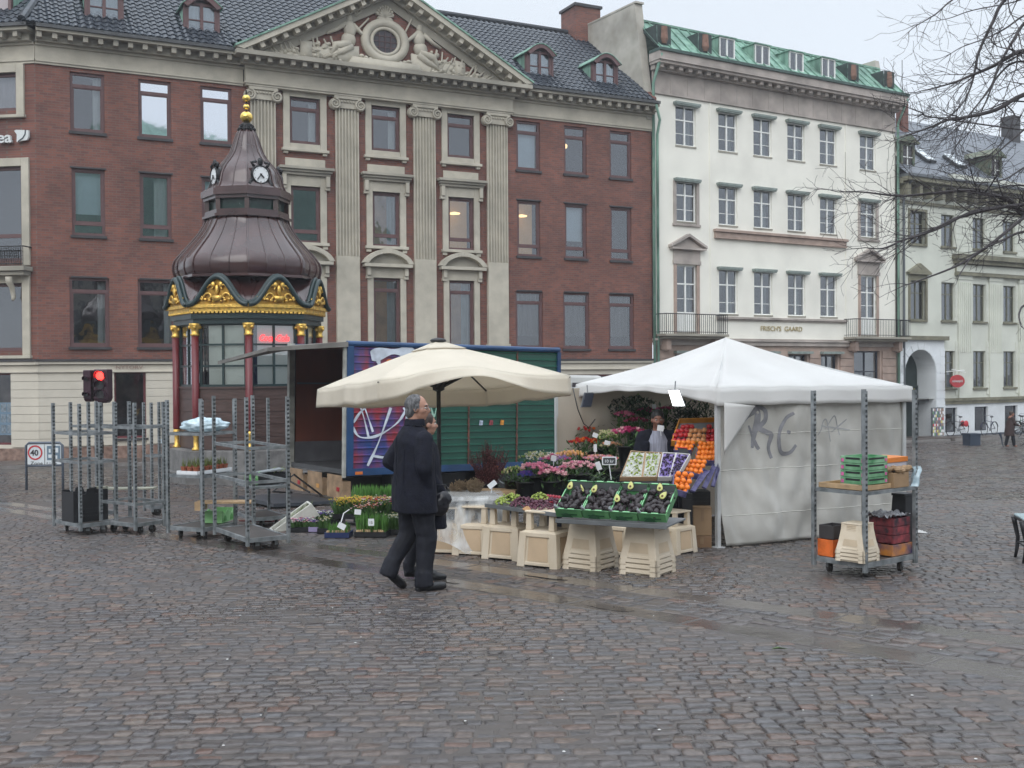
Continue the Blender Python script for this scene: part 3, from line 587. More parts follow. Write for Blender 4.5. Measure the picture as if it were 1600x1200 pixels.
# ground floor: channelled cream stucco with shop windows
q = MB(); GH = [(-.18+.02, 1.02+.0, .1, 1.75)]
gwin = [(.58, 1.58, -.42, 1.78), (2.95, 3.95, -.42, 1.78), (17.0, 20.2, -1.3, 1.55), (12.5, 15.2, -.9, 1.55)]
H2 = [(a, b, c, d) for a, b, c, d in gwin]
zs = [-1.6]+[-.62+.262*k for k in range(0, 10)]; 
wallgrid(q, -1.68, 21.59, -1.7, 2.02, H2, y=0.03)
for k in range(10):
    z0_ = -.62+.262*k; spans = [(-1.70, .58), (1.58, 2.95), (3.95, 12.5), (15.2, 17.0), (20.2, 21.59)] if z0_+.25 > -.42 and z0_ < 1.55 else [(-1.70, 21.59)]
    for a, b in spans: q.box(a, b, -.025, .028, z0_, z0_+.25)
gf = obj('ground_floor', q, M_STUC, B1)
q = MB(); q.box(-1.78, 21.62, -.12, .02, 2.02, 2.1); q.box(-1.74, 21.6, -.07, .02, 1.72+.28, 2.017); q.box(-1.76, 21.6, -.08, .02, 1.755, 1.79); obj('string_course', q, M_STUC, B1)
q = MB(); q.box(-1.78, 21.62, -.16, .02, 2.103, 2.178); obj('stone_ledge', q, M_SILL, B1)
q = MB(); q.box(-1.8, 21.6, -.1, .02, -1.75, -.66); obj('plinth', q, mat('brown_granite', (.2, .12, .09), .45, var=.3, scale=7, c2=(.3, .2, .16)), B1)
for k, (a, b, c, d) in enumerate(gwin):
    q = MB(); rect_frame(q, a, b, c, d, .07, .1, .2); f = obj('shop_window', q, mat('maroon_paint', (.12, .03, .035), .4, var=.1), B1)
    p = MB(); p.face((a, .15, c), (b, .15, c), (b, .15, d), (a, .15, d)); obj('pane', p, M_GL, f)
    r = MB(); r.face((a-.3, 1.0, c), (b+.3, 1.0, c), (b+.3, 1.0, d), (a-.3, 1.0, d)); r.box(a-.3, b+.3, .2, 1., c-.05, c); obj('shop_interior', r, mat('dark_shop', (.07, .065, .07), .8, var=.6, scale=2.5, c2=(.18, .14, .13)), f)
    s_ = MB(); s_.box(a-.05, b+.05, -.06, .1, c-.07, c-.003); obj('sill', s_, M_SILL, f)
q = MB(); q.box(1.95, 2.2, -.05, .0, -.62, -.48); q.box(3.95-.0, 4.25, -.05, -.0, -.55, -.45); obj('letter_plate', q, M_BLIND, B1)
textobj('street_name_lettering', 'NYTORV', .17, mat('faded_brown_lettering', (.30, .2, .17), .8, var=.1), B1, (.62, -.075, 1.85), ext=.004, sx=1.25)
# canted corner face on the far left
CA = rad(171.4)-DIRB
Cn = bpy.data.objects.new('corner_front', None)
q = MB(); XC = Matrix.Translation((-1.68, 0, 0)) @ Matrix.Rotation(CA+math.pi, 4, 'Z')   # local x runs right->left mirrored: use negative u
def CX(mb): mb.xf = XC; return mb
holes = [(-3.4, -.62, 10.08, 11.27), (-3.4, -.48, 5.3, 8.3), (-3.4, -.5, 2.45, 4.6)]
CX(q); wallgrid(q, -6, 0, 2.18, 11.66, holes); obj('corner_wall', q, M_BR, B1)
q = CX(MB()); q.box(-6, 0.02, -.06, .02, 11.53, 12.1); q.box(-6, .02, -.10, .02, 11.60, 11.66); q.box(-6, .02, -.13, .02, 12.103, 12.18); obj('frieze', q, M_ST, B1)
q = CX(MB()); q.box(-6, .0, -.3, .02, 12.183, 12.417); q.box(-6, .12, -.62, .02, 12.42, 12.52)
for k in range(12): q.box(-5.9+.5*k, -5.75+.5*k, -.55, -.297, 12.24, 12.417)
obj('cornice', q, M_STG, B1)
q = CX(MB()); q.box(-6, .14, -.7, .02, 12.523, 12.63); obj('gutter', q, M_LEAD, B1)
q = CX(MB()); wallgrid(q, -6, 0, -1.7, 2.02, [(-3., -.95, -.55, 1.75)], y=.03)
for k in range(10):
    z0_ = -.62+.262*k
    for a, b in ([(-.95, .02), (-6, -3.)] if z0_ < 1.55 else [(-6, .02)]): q.box(a, b, -.025, .028, z0_, z0_+.25)
obj('ground_floor', q, M_STUC, B1)
q = CX(MB()); rect_frame(q, -3., -.95, -.55, 1.75, .07, .1, .2); f = obj('shop_window', q, MATS['maroon_paint'], B1)
q = CX(MB()); q.face((-3, .15, -.55), (-.95, .15, -.55), (-.95, .15, 1.75), (-3, .15, 1.75)); obj('pane', q, M_GL, f)
q = CX(MB()); q.box(-3.4, -.6, 1.2, 1.25, -.8, 2.); obj('shop_interior', q, MATS['dark_shop'], f)
q = CX(MB()); q.box(-1.72, -1.06, .25, .262, -.25, .8); f2 = obj('poster', q, mat('pale_blue_poster', (.3, .45, .6), .5, var=.1, emit=.12), f)
q = CX(MB())
for i in range(3):
    for j in range(3): q.box(-1.69+.215*i, -1.51+.215*i, .243, .2495, .5-.34*j, .76-.34*j)
obj('poster_panels', q, mat('poster_sheets', (.55, .62, .68), .5, var=.35, scale=12), f2)
q = CX(MB()); q.box(-6, .06, -.12, .02, 2.0, 2.1); q.box(-6, .04, -.08, .02, 1.755, 1.79); obj('string_course', q, M_STUC, B1)
q = CX(MB()); q.box(-6, .06, -.16, .02, 2.103, 2.178); obj('stone_ledge', q, M_SILL, B1)
q = CX(MB()); q.box(-6, .05, -.1, .02, -1.75, -.66); obj('plinth', q, MATS['brown_granite'], B1)
for (a, b, c, d), k in zip(holes, range(3)):
    q = CX(MB()); rect_frame(q, a, b, c, d, .1, .07, .17)
    if k == 1: q.box(a, b, .07, .16, 6.05, 6.17)
    f = obj('window', q, M_WF, B1)
    p = CX(MB()); p.face((a, .12, c), (b, .12, c), (b, .12, d), (a, .12, d)); obj('pane', p, M_GL, f)
    s_ = CX(MB()); w_ = .26
    s_.box(b, b+w_, -.08, .1, c-.15, d+w_); s_.box(a, b, -.08, .1, d, d+w_)
    if k != 1: s_.box(a, b+w_+.04, -.14, .1, c-.25, c-.153) 
    obj('window_surround', s_, M_ST, f, bevel=.012)
    r = CX(MB()); r.box(a-.2, b+.2, 1.2, 1.25, c-.2, d+.2); obj('interior', r, M_DARK, f)
    if k == 0: c_ = CX(MB()); curtain(c_, a+.1, b-.1, .3, c, d, .015); obj('curtain', c_, mat('pinkish_blind', (.42, .37, .38), .9, var=.06), f, smooth=True)
q = CX(MB()); q.box(-5, -.15, -.5, .0, 4.95, 5.1); q.box(-5, -.22, -.4, .0, 4.82, 4.947); bal = obj('balcony', q, M_STG, B1, bevel=.02)
q = CX(MB()); q.tube([(-5, -.45, 5.72), (-.2, -.45, 5.72)], .022, 6); q.tube([(-.2, -.45, 5.72), (-.2, 0, 5.72)], .022, 6); q.tube([(-5, -.45, 5.18), (-.2, -.45, 5.18)], .016, 6)
for k in range(60): q.box(-.21-.08*k, -.195-.08*k, -.457, -.443, 5.1, 5.72)
for z in (5.3, 5.42, 5.54, 5.64): q.box(-5, -.2, -.455, -.445, z, z+.012)
obj('iron_railing', q, mat('wrought_iron', (.02, .02, .022), .5, var=.1), bal)
for x in (-.75,):
    q = CX(MB()); q.tube([(x, -.36, 4.78), (x, -.34, 4.6), (x, -.2, 4.45), (x, -.12, 4.15), (x, -.16, 4.05)], [.11, .1, .085, .07, .05], 8); obj('bracket', q, M_ST, bal, smooth=True)
M_SIGN = mat('white_sign_letters', (.62, .64, .64), .4, var=.03)
so_ = textobj('sign_lettering', 'ea', .5, M_SIGN, B1, XC @ Vector((-1.24, -.12, 9.04)), (rad(90), 0, CA+math.pi), ext=.05, bold=.008, sx=1.12)
q = CX(MB()); q.prism([(-.58, 9.04), (-.45, 9.07), (-.22, 9.10), (-.17, 9.2), (-.17, 9.4), (-.6, 9.43), (-.66, 9.40), (-.57, 9.28)], -.13, -.05); lg = obj('sign_logo', q, M_SIGN, B1)
q = CX(MB()); q.tube([(-.52, -.14, 9.06), (-.36, -.14, 9.16), (-.28, -.14, 9.28), (-.27, -.14, 9.41)], .018, 6); obj('logo_stroke', q, mat('logo_line', (.08, .1, .12), .5, var=0), lg)
# left roof wing over the canted corner
q = MB(); U2 = (XC.to_3x3() @ Vector((1, 0, 0))).normalized(); inn_ = (XC.to_3x3() @ Vector((0, 1, 0))).normalized()
S2 = (inn_*SV.y+Vector((0, 0, SV.z))).normalized(); O2 = XC @ Vector((-6, -.62, 12.62))
tiles(q, O2, U2, S2, 26, int(SLn/.34), .25, .34, lambda s_: -1, lambda s_: 6.2-.33*s_*SV.y)
rf2 = obj('tiled_roof', q, M_TILE, B1)
q = MB(); q.tube([e0+Vector((.02, 0, .08)), e0+SV*SLn+Vector((hip(SLn), 0, .1))], .13, 8); obj('hip_tiles', q, M_TILE, rf2)
q = CX(MB()); u = -1.6; rect_frame(q, u-.6, u+.6, 13.15, 14.8, .1, .3, .45); d = obj('dormer', q, M_WF, rf2)
p = CX(MB()); p.box(u-.5, u+.5, .36, .38, 13.2, 14.7); obj('pane', p, mat('pinkish_blind', (.42, .37, .38)), d)
s_ = CX(MB()); s_.face((u+.62, .4, 13.1), (u+.62, 2.2, 14.8), (u+.62, .4, 14.8)); s_.box(u-.8, u+.8, .1, 1.4, 14.8, 14.95); obj('dormer_cheek', s_, M_COP, d)
s_ = CX(MB()); s_.grid(lambda a, b: (u-.75+1.6*a, -.05+.35*b, 12.88+.27*b+.02*math.sin(a*30)), 24, 1); obj('lead_apron', s_, MATS['weathered_lead'], d, smooth=True)
# green downpipe on the party line
q = MB(); q.tube([(21.42, -.62, 12.5), (21.75, -.4, 11.95), (21.8, -.14, 11.4), (21.8, -.14, -1.2)], .06, 8); obj('downpipe', q, M_COP, B1, smooth=True)
# ================================================================ cream building with copper mansard
M_WH = mat('cream_render', (.82, .80, .72), .85, var=.035, scale=.8, bump=.1, bscale=20, stain=.09)
M_WHP = mat('white_window_paint', (.78, .79, .76), .5, var=.05, scale=5)
M_GRS = mat('grey_brown_stone', (.42, .37, .335), .8, var=.15, scale=1.8, bump=.2, stain=.3)
M_PNK = mat('pinkish_stone', (.40, .30, .25), .8, var=.14, scale=2.5, bump=.2, bscale=14, stain=.25)
M_HOOD = mat('green_grey_awning_box', (.22, .26, .24), .6, var=.2, scale=5)
M_RUST = mat('rusty_dormer_copper', (.12, .075, .06), .8, var=.4, scale=3, c2=(.2, .12, .09))
B2 = thing('cream_building', 'tall cream rendered building with a green copper mansard roof and twin balconies', 'building', (FB2[0], FB2[1], 0), A2)
W2 = [(1.3, 2.4), (3.67, 4.74), (5.71, 6.8), (7.77, 8.85), (9.83, 10.92), (12.5, 13.6)]
holes = []
for i, (a, b) in enumerate(W2):
    holes += [(a, b, 11.13, 12.95), (a, b, 7.95, 9.72), (a, b, 3.3 if i in (0, 5) else 4.12, 6.12)]
q = MB(); wallgrid(q, 0.05, 14.95, 3.05, 13.2, holes); obj('wall', q, M_WH, B2)
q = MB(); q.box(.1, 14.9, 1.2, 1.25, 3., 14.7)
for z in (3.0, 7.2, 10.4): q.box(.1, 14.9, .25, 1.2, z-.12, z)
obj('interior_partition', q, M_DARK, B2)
# shallow centre recess edges
for x in (3.15, 11.5): q = MB(); q.box(x, x+.1, -.035, 0., 3.95, 13.15); obj('wall_strip', q, M_WH, B2)
def win_white(root, a, b, z0, z1, bars, surround=None, hood=True, net=True, tr=.36, door=False):
    q = MB(); zz = z0; rect_frame(q, a, b, z0, z1, .05, .08, .16); m_ = (a+b)/2; H_ = z1-z0; zt = z1-H_*tr
    q.box(m_-.035, m_+.035, .07, .15, z0+.06, z1-.06)
    q.box(a+.06, m_-.045, .072, .148, zt-.028, zt+.028); q.box(m_+.035, b-.06, .072, .148, zt-.028, zt+.028)
    for k in bars:
        z = z0+H_*k; q.box(a+.06, m_-.045, .09, .13, z-.012, z+.012); q.box(m_+.045, b-.06, .09, .13, z-.012, z+.012)
    if door: q.box(a+.06, m_-.045, .09, .13, z0+.06, z0+.85); q.box(m_+.045, b-.06, .09, .13, z0+.06, z0+.85)
    f = obj('casement_window', q, M_WHP, root)
    p = MB(); p.face((a+.05, .11, z0+.05), (b-.05, .11, z0+.05), (b-.05, .11, z1-.05), (a+.05, .11, z1-.05)); obj('pane', p, M_GL, f)
    if net: c_ = MB(); curtain(c_, m_+.2, b-.07, .3, z0+.1, zt, .02); curtain(c_, a+.07, a+.22, .3, z0+.1, zt, .02); obj('curtain', c_, mat('pale_net_curtain', (.3, .31, .31), .9, var=.1), f, smooth=True)
    s_ = MB(); s_.box(a-.02, b+.02, -.03, .08, z0-.07, z0-.003); obj('sill', s_, M_STG, f)
    if hood:
        h = MB(); h.prism([(a-.13, z1+.02), (b+.13, z1+.02), (b+.13, z1+.11), (a-.13, z1+.11)], -.22, .0); h.box(a-.1, b+.1, -.2, -.003, z1-.03, z1+.017); obj('awning_box', h, M_HOOD, f)
    if surround:
        s2 = MB(); w_ = .15; s2.box(a-w_, a, -.05, .08, z0-.1, z1+.02); s2.box(b, b+w_, -.05, .08, z0-.1, z1+.02); s2.box(a-w_-.05, b+w_+.05, -.09, .0, z0-.2, z0-.103)
        obj('window_surround', s2, M_GRS if surround == 1 else M_PNK, f, bevel=.01)
    return f
for i, (a, b) in enumerate(W2):
    win_white(B2, a, b, 11.13, 12.8, (.3,), tr=.36)
    win_white(B2, a, b, 7.95, 9.62, (.3,), tr=.34, surround=1 if i in (0, 5) else None)
    side_ = i in (0, 5)
    f = win_white(B2, a, b, 3.3 if side_ else 4.12, 6.02 if not side_ else 6.12, (.26, ) if not side_ else (.5,), tr=.34 if not side_ else .28, surround=2 if side_ else None, hood=not side_, door=side_)
    if side_:
        q = MB(); q.box(a-.2, b+.2, -.08, .02, 6.15, 6.3); q.box(a-.18, b+.18, -.05, .02, 6.303, 6.75); q.box(a-.38, b+.38, -.24, .02, 6.753, 6.83); m_ = (a+b)/2
        for s_ in (-1, 1): q.hexa([(m_+s_*.98, -.24, 6.833), (m_+s_*.98, .02, 6.833), (m_, .02, 7.3), (m_, -.24, 7.3), (m_+s_*.98, -.24, 6.93), (m_+s_*.98, .02, 6.93), (m_, .02, 7.42), (m_, -.24, 7.42)])
        q.prism([(m_-.85, 6.833), (m_+.85, 6.833), (m_, 7.28)], -.07, .02); obj('triangular_pediment', q, M_GRS, f)
# stone bands, frieze, cornice
q = MB(); q.box(3.35, 11.5, -.2, .0, 7.62, 7.74); q.box(3.4, 11.45, -.12, .0, 7.7-.3, 7.617); q.box(3.38, 11.47, -.15, 0., 7.34, 7.397); obj('stone_band', q, M_PNK, B2, bevel=.01)
q = MB(); q.box(3.5, 11.5, -.14, .0, 3.9, 3.99); q.box(3.5, 11.5, -.08, .0, 3.84, 3.897); obj('string_course', q, M_GRS, B2)
q = MB()
for k in range(16): q.box(.06+.93*k, .06+.93*k+.915, -.05, .0, 13.2, 14.02)
q.box(.05, 14.95, -.035, .0, 13.1, 14.05); q.box(.03, 14.97, -.09, 0., 13.12, 13.2); obj('frieze', q, M_GRS, B2)
q = MB(); q.box(.0, 15., -.25, .0, 14.05, 14.25)
for k in range(30): x = .2+14.6*k/29; q.box(x-.1, x+.1, -.5, -.247, 14.1, 14.25)
q.box(-.05, 15.05, -.62, .0, 14.253, 14.36); q.box(-.08, 15.08, -.7, .0, 14.363, 14.7); obj('cornice', q, M_GRS, B2)
q = MB(); q.box(-.1, 15.1, -.78, .0, 14.703, 14.82); obj('gutter', q, mat('dark_green_gutter', (.045, .08, .068), .5, var=.2), B2)
# mansard: sheets with standing seams, six dormers
TY, TZ = .95, 16.35
q = MB(); q.face((.0, -.62, 14.82), (15., -.62, 14.82), (15., TY, TZ), (0., TY, TZ)); q.face((0., TY, TZ), (15., TY, TZ), (15., 9, TZ+.4), (0., 9, TZ+.4))
rf = obj('mansard_roof', q, M_COP, B2)
q = MB()
for k in range(29):
    x = .1+14.8*k/28; q.hexa([(x-.02, -.62, 14.82), (x+.02, -.62, 14.82), (x+.02, TY, TZ), (x-.02, TY, TZ), (x-.02, -.66, 14.86), (x+.02, -.66, 14.86), (x+.02, TY-.03, TZ+.05), (x-.02, TY-.03, TZ+.05)])
q.box(0, 15, TY-.06, TY+.06, TZ+.003, TZ+.09); obj('standing_seams', q, M_COP, rf)
DR = [1.0, 3.2, 5.35, 7.55, 9.6, 11.7, 13.2, 14.35]; DR = [.95, 3.0, 5.1, 7.35, 9.65, 11.75, 13.0, 14.45]
for i, px in enumerate((1033, 1097, 1131, 1186, 1239, 1289, 1328, 1384)):
    d = ray(px, 95); u = None
    n_ = Vector((-math.sin(A2), math.cos(A2), 0)); P0 = Vector((FB2[0], FB2[1], 0)); t_ = (P0.dot(n_)-.2)/d.dot(n_); X = d*t_-P0; u = X.x*math.cos(A2)+X.y*math.sin(A2)
    dark = i in (0, 1, 6, 7)
    q = MB(); z0, z1 = (14.98, 15.85); y0 = -.42
    w2 = .36 if dark else .44
    if dark:
        q.box(u-w2, u+w2, y0+.02, y0+.03, z0, z1); f = obj('dark_recess_plate', q, mat('dark_recess_copper', (.03, .045, .042), .6, var=.3), rf)  # dark plate painted as the shade inside an open recess
        q = MB(); q.lathe([(.12, z0+.12), (.19, z0+.3), (.16, z1-.06)], 10, u, y0+.06); obj('vent_cowl', q, mat('rusty_cowl', (.2, .11, .08), .8, var=.3), f)
        q = MB(); q.face((u-w2, y0+.05, z0), (u-w2, y0+1.1, z1), (u-w2, y0+.05, z1)); q.face((u+w2, y0+.05, z0), (u+w2, y0+1.1, z1), (u+w2, y0+.05, z1)); obj('dormer_cheek', q, mat('dark_recess_copper', (.035, .06, .055), .6, var=.3), f)
    else:
        q = MB(); rect_frame(q, u-w2, u+w2, z0, z1, .055, y0, y0+.08); q.box(u-.035, u+.035, y0+.005, y0+.07, z0+.05, z1-.05); f = obj('dormer_window', q, M_WHP, rf)
        p = MB(); p.box(u-w2+.04, u+w2-.04, y0+.04, y0+.05, z0+.04, z1-.04); obj('pane', p, M_GL, f)
        c_ = MB(); c_.face((u-w2+.05, y0+.15, z1), (u-.05, y0+.15, z1), (u-.05, y0+.15, z0), (u-w2+.25, y0+.15, z0)); c_.face((u+w2-.05, y0+.15, z1), (u+.05, y0+.15, z1), (u+.05, y0+.15, z0), (u+w2-.25, y0+.15, z0)); obj('curtain', c_, M_CUR, f)
        q = MB(); q.face((u-w2, y0, z0), (u-w2, y0+1.1, z1), (u-w2, y0, z1)); q.face((u+w2, y0, z0), (u+w2, y0+1.1, z1), (u+w2, y0, z1)); q.box(u-w2-.05, u+w2+.05, y0-.06, y0+1.1, z1+.003, z1+.05); obj('dormer_cheek', q, M_COP, f)
# fire walls
M_FW = mat('old_plaster_firewall', (.42, .39, .33), .9, var=.15, scale=1.5, c2=(.5, .47, .42), bump=.2, stain=.25)
q = MB(); q.hexa([(-.28, -.1, 12.0), (.12, -.1, 12.), (.12, 10, 12.), (-.28, 10, 12.), (-.28, .7, 16.95), (.12, .7, 16.95), (.12, 10, 16.95), (-.28, 10, 16.95)]); fw_ = obj('fire_wall', q, M_FW, B2); q = MB(); q.box(-.3, .14, .6, 10, 16.953, 17.03); obj('coping', q, M_FW, fw_)
q = MB(); q.hexa([(14.85, .0, 12.0), (15.15, .0, 12.), (15.15, 10, 12.), (14.85, 10, 12.), (14.85, 1.1, 16.85), (15.15, 1.1, 16.85), (15.15, 10, 16.85), (14.85, 10, 16.85)]); obj('fire_wall', q, M_FW, B2); q = MB(); q.face((15.05, .02, -3), (15.05, 10, -3), (15.05, 10, 13), (15.05, .02, 13)); obj('side_wall', q, M_FW, B2)
# balconies
for x0, x1 in ((.12, 3.55), (11.35, 15.2)):
    q = MB(); q.box(x0, x1, -.75, .0, 3.1, 3.2); q.box(x0+.1, x1-.1, -.6, .0, 3.0, 3.097); bl = obj('balcony', q, M_STG, B2, bevel=.01)
    q = MB(); q.tube([(x0+.05, 0, 4.02), (x0+.05, -.7, 4.02), (x1-.05, -.7, 4.02), (x1-.05, 0, 4.02)], .022, 6); q.tube([(x0+.05, 0, 3.28), (x0+.05, -.7, 3.28), (x1-.05, -.7, 3.28), (x1-.05, 0, 3.28)], .014, 6); n = int((x1-x0)/.11)
    for k in range(n): x = x0+.06+(x1-x0-.12)*k/(n-1); q.box(x-.007, x+.007, -.707, -.693, 3.2, 4.02)
    for k in range(6):
        for x in (x0+.05, x1-.05): q.box(x-.007, x+.007, -.7+.11*k, -.686+.11*k, 3.2, 4.02)
    obj('iron_railing', q, mat('wrought_iron', (.02, .02, .022), .5), bl)
    for x in (x0+.4, x1-.4): q = MB(); q.prism([(x-.12, 2.55), (x+.12, 2.55), (x+.12, 2.997), (x-.12, 2.997)], -.45, 0); q.ball((x, -.3, 2.6), (.14, .16, .14)); obj('bracket', q, M_PNK, bl)
textobj('sign_lettering', "FRISCH'S  GAARD", .30, mat('gilt_lettering', (.42, .34, .17), .5, metal=.3, var=.1), B2, (6.05, -.03, 3.42), ext=.01, sx=1.1)
# ground floor in channelled pink stone
gw = [(1.2, 2.5), (3.75, 4.95), (5.78, 6.9), (7.8, 8.95), (9.85, 10.95), (12.05, 13.85)]
q = MB(); hs = [(a, b, -1.1, 2.35 if i not in (5,) else 2.55) for i, (a, b) in enumerate(gw)]
wallgrid(q, .05, 14.95, -2.2, 3.04, hs, depth=.3)
for k in range(11):
    z0_ = -1.4+.36*k
    if z0_ > 2.4: continue
    xs = [.05]+[v for a, b in gw for v in (a-.12, b+.12)]+[14.95]
    for a, b in zip(xs[::2], xs[1::2]): q.box(a, b, -.06, -.003, z0_, z0_+.335)
obj('ground_floor', q, M_PNK, B2, bevel=.0)
q = MB(); q.box(0., 15, -.2, .0, 2.93, 3.02); q.box(.02, 14.98, -.12, .0, 2.75, 2.927); obj('string_course', q, M_GRS, B2)
for i, (a, b) in enumerate(gw):
    zt = 2.35 if i != 5 else 2.55
    q = MB(); rect_frame(q, a, b, -1.1, zt, .07, .15, .24); m_ = (a+b)/2; q.box(m_-.03, m_+.03, .16, .23, -1.03, zt-.07); q.box(a+.07, m_-.03, .16, .23, 1.55, 1.6); q.box(m_+.03, b-.07, .16, .23, 1.55, 1.6); f = obj('shop_window', q, mat('dark_window_paint', (.03, .035, .05), .4, var=.1), B2)
    p = MB(); p.face((a, .2, -1.1), (b, .2, -1.1), (b, .2, zt), (a, .2, zt)); obj('pane', p, M_GL, f)
    r = MB(); r.box(a-.2, b+.2, 1.1, 1.15, -1.2, 2.7); obj('shop_interior', r, M_DARK, f)
    if i != 5: h = MB(); h.box(a-.12, b+.12, -.3, -.0, zt+.05, zt+.16); obj('awning_box', h, M_HOOD, f)
for x in (.02, 15.02): q = MB(); q.tube([(x, -.7, 14.6), (x, -.5, 14.2), (x, -.14, 13.5), (x, -.14, -1.6)], .06, 8); obj('downpipe', q, M_COP, B2, smooth=True)
# ================================================================ pale building on the right
M_PL = mat('pale_green_stucco', (.62, .635, .56), .85, var=.04, scale=1.2, bump=.15, stain=.1)
M_PLW = mat('white_stucco', (.70, .73, .75), .8, var=.05, scale=1.5, stain=.1)
M_OLV = mat('olive_stone', (.2, .19, .135), .8, var=.2, scale=3, stain=.3)
M_OW = mat('olive_window_paint', (.13, .13, .09), .6, var=.15, scale=4)
M_SLATE = brickmat('roof_slate', (.14, .155, .18), (.11, .125, .15), (.05, .055, .065), bw=.45, rh=.28, ms=.014, rough=.45, stain=(.75, .8), bumpd=.01)
B3 = thing('pale_building', 'pale stuccoed building with slate roof and white arched doorway at right', 'building', (FB3[0], FB3[1], 0), A2)
U3 = [(.9, 2.05), (3.28, 4.32)]+[(5.76+2.5*k, 6.8+2.5*k) for k in range(7)]
hs = []
for i, (a, b) in enumerate(U3):
    hs += [(a, b, 7.82, 9.42), (a, b, 4.1, 6.02)]
    if i: hs += [(a, b, .7, 2.58), (a+.1, b+.15, -1.52, -.28)]
hs2 = hs
q = MB(); wallgrid(q, .0, 24, .2, 10.4, [h for h in hs if h[2] > .2]+[(0, 3.33, .2, 3.2)], depth=.25)
z_ = [.95+.4*k for k in range(6)]
for k in range(22):
    z0_ = .35+.305*k
    if 3.0 < z0_ < 3.95 or z0_ > 6.1: continue
    for i in range(1, len(U3)-1):
        a = U3[i][1]; b = U3[i+1][0]
        q.box(a+.02, a+.27, -.03, -.003, z0_, z0_+.285); q.box(b-.27, b-.02, -.03, -.003, z0_, z0_+.285)
for k in range(8):
    z0_ = 7.6+.305*k
    for i in range(1, len(U3)-1): q.box(U3[i][1]+.05, U3[i+1][0]-.05, -.03, -.003, z0_, z0_+.285)
obj('wall', q, M_PL, B3)
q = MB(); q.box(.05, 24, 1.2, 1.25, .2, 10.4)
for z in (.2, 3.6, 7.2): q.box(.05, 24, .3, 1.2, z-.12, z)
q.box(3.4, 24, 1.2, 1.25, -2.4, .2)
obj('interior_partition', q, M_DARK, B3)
q = MB(); wallgrid(q, 3.33, 24, -2.4, .05, [h for h in hs if h[2] < -.5], depth=.3, y=-.02); obj('basement_wall', q, M_PLW, B3)
q = MB(); q.box(3.33, 24, -.08, -.023, -2.4, -1.66); obj('plinth', q, mat('dark_blue_plinth', (.07, .08, .1), .6, var=.2), B3)
q = MB(); q.box(3.33, 24, -.18, -.023, .053, .2); q.box(3.33, 24, -.12, -.023, -.1, .05)
obj('string_course', q, M_OLV, B3)
for i in range(1, len(U3)-1):
    c_ = (U3[i][1]+U3[i+1][0])/2; q = MB(); q.box(c_-.5, c_+.5, -.1, -.031, .203, 6.2); q.box(c_-.55, c_+.55, -.14, -.031, 6.2, 6.4)
    for k in range(6): x = c_-.4+.16*k; q.box(x-.025, x+.025, -.135, -.098, 2.5, 6.05)
    obj('pilaster', q, M_PL, B3)
q = MB(); q.box(4.3, 24, -.25, .0, 6.403, 6.55); q.box(4.35, 24, -.1, .0, 6.553, 7.0); q.box(4.2, 24, -.35, .0, 7.003, 7.2); q.box(4.1, 24, -.5, .0, 7.203, 7.45); obj('entablature', q, M_OLV, B3)
q = MB(); q.box(4.35, 24, -.13, -.1, 6.6, 6.95); obj('frieze', q, M_PL, B3)
q = MB(); q.box(-.02, 24, -.35, .0, 10.65, 10.75); q.box(0, 24, -.7, 0., 10.753, 10.95); q.box(0, 24, -.1, .0, 9.75, 9.9)
for k in range(28): x = .3+.85*k; q.box(x-.11, x+.11, -.5, .0, 10.05, 10.647)
obj('bracketed_cornice', q, M_OLV, B3)
q = MB(); q.box(0, 24, -.78, .0, 10.953, 11.08); obj('gutter', q, mat('slate_gutter', (.1, .11, .12), .5, var=.1), B3)
for i, (a, b) in enumerate(U3):
    rows = [(7.82, 9.42), (4.1, 6.02)]+([(.7, 2.58)] if i else [])
    for r_, (c_, d_) in enumerate(rows):
        q = MB(); rect_frame(q, a, b, c_, d_, .06, .12, .2); m_ = (a+b)/2; q.box(m_-.03, m_+.03, .125, .19, c_+.06, d_-.06); q.box(a+.06, m_-.03, .125, .19, d_-.62, d_-.57); q.box(m_+.03, b-.06, .125, .19, d_-.62, d_-.57)
        f = obj('window', q, M_OW, B3); p = MB(); p.face((a, .16, c_), (b, .16, c_), (b, .16, d_), (a, .16, d_)); obj('pane', p, M_GL, f)
        s_ = MB(); s_.box(a-.06, b+.06, -.1, .1, c_-.1, c_-.003); obj('sill', s_, M_OLV, f)
        if i == 0:
            s_ = MB(); s_.box(a-.12, a, -.06, .1, c_-.1, d_+.12); s_.box(b, b+.12, -.06, .1, c_-.1, d_+.12); s_.box(a, b, -.06, .1, d_, d_+.12)
            if r_ == 1:
                s_.box(a-.25, b+.25, -.2, .0, d_+.3, d_+.38); mm = (a+b)/2; s_.prism([(a-.3, d_+.383), (b+.3, d_+.383), (mm, d_+.85)], -.2, .0); s_.box(a-.1, b+.1, -.05, .0, d_+.12, d_+.297)
            obj('window_surround', s_, M_OLV, f)
    if i:
        a, b, c_, d_ = a+.1, b+.15, -1.52, -.28
        q = MB(); rect_frame(q, a, b, c_, d_, .06, .1, .18); f = obj('basement_window', q, MATS['dark_window_paint'], B3); p = MB(); p.face((a, .14, c_), (b, .14, c_), (b, .14, d_), (a, .14, d_)); obj('pane', p, M_GL, f)
        if i == 3: r = MB(); r.ball((a+.25, .5, d_-.35), .13); obj('window_light', r, mat('pink_shop_light', (.8, .1, .2), .5, var=0, emit=.5), f)
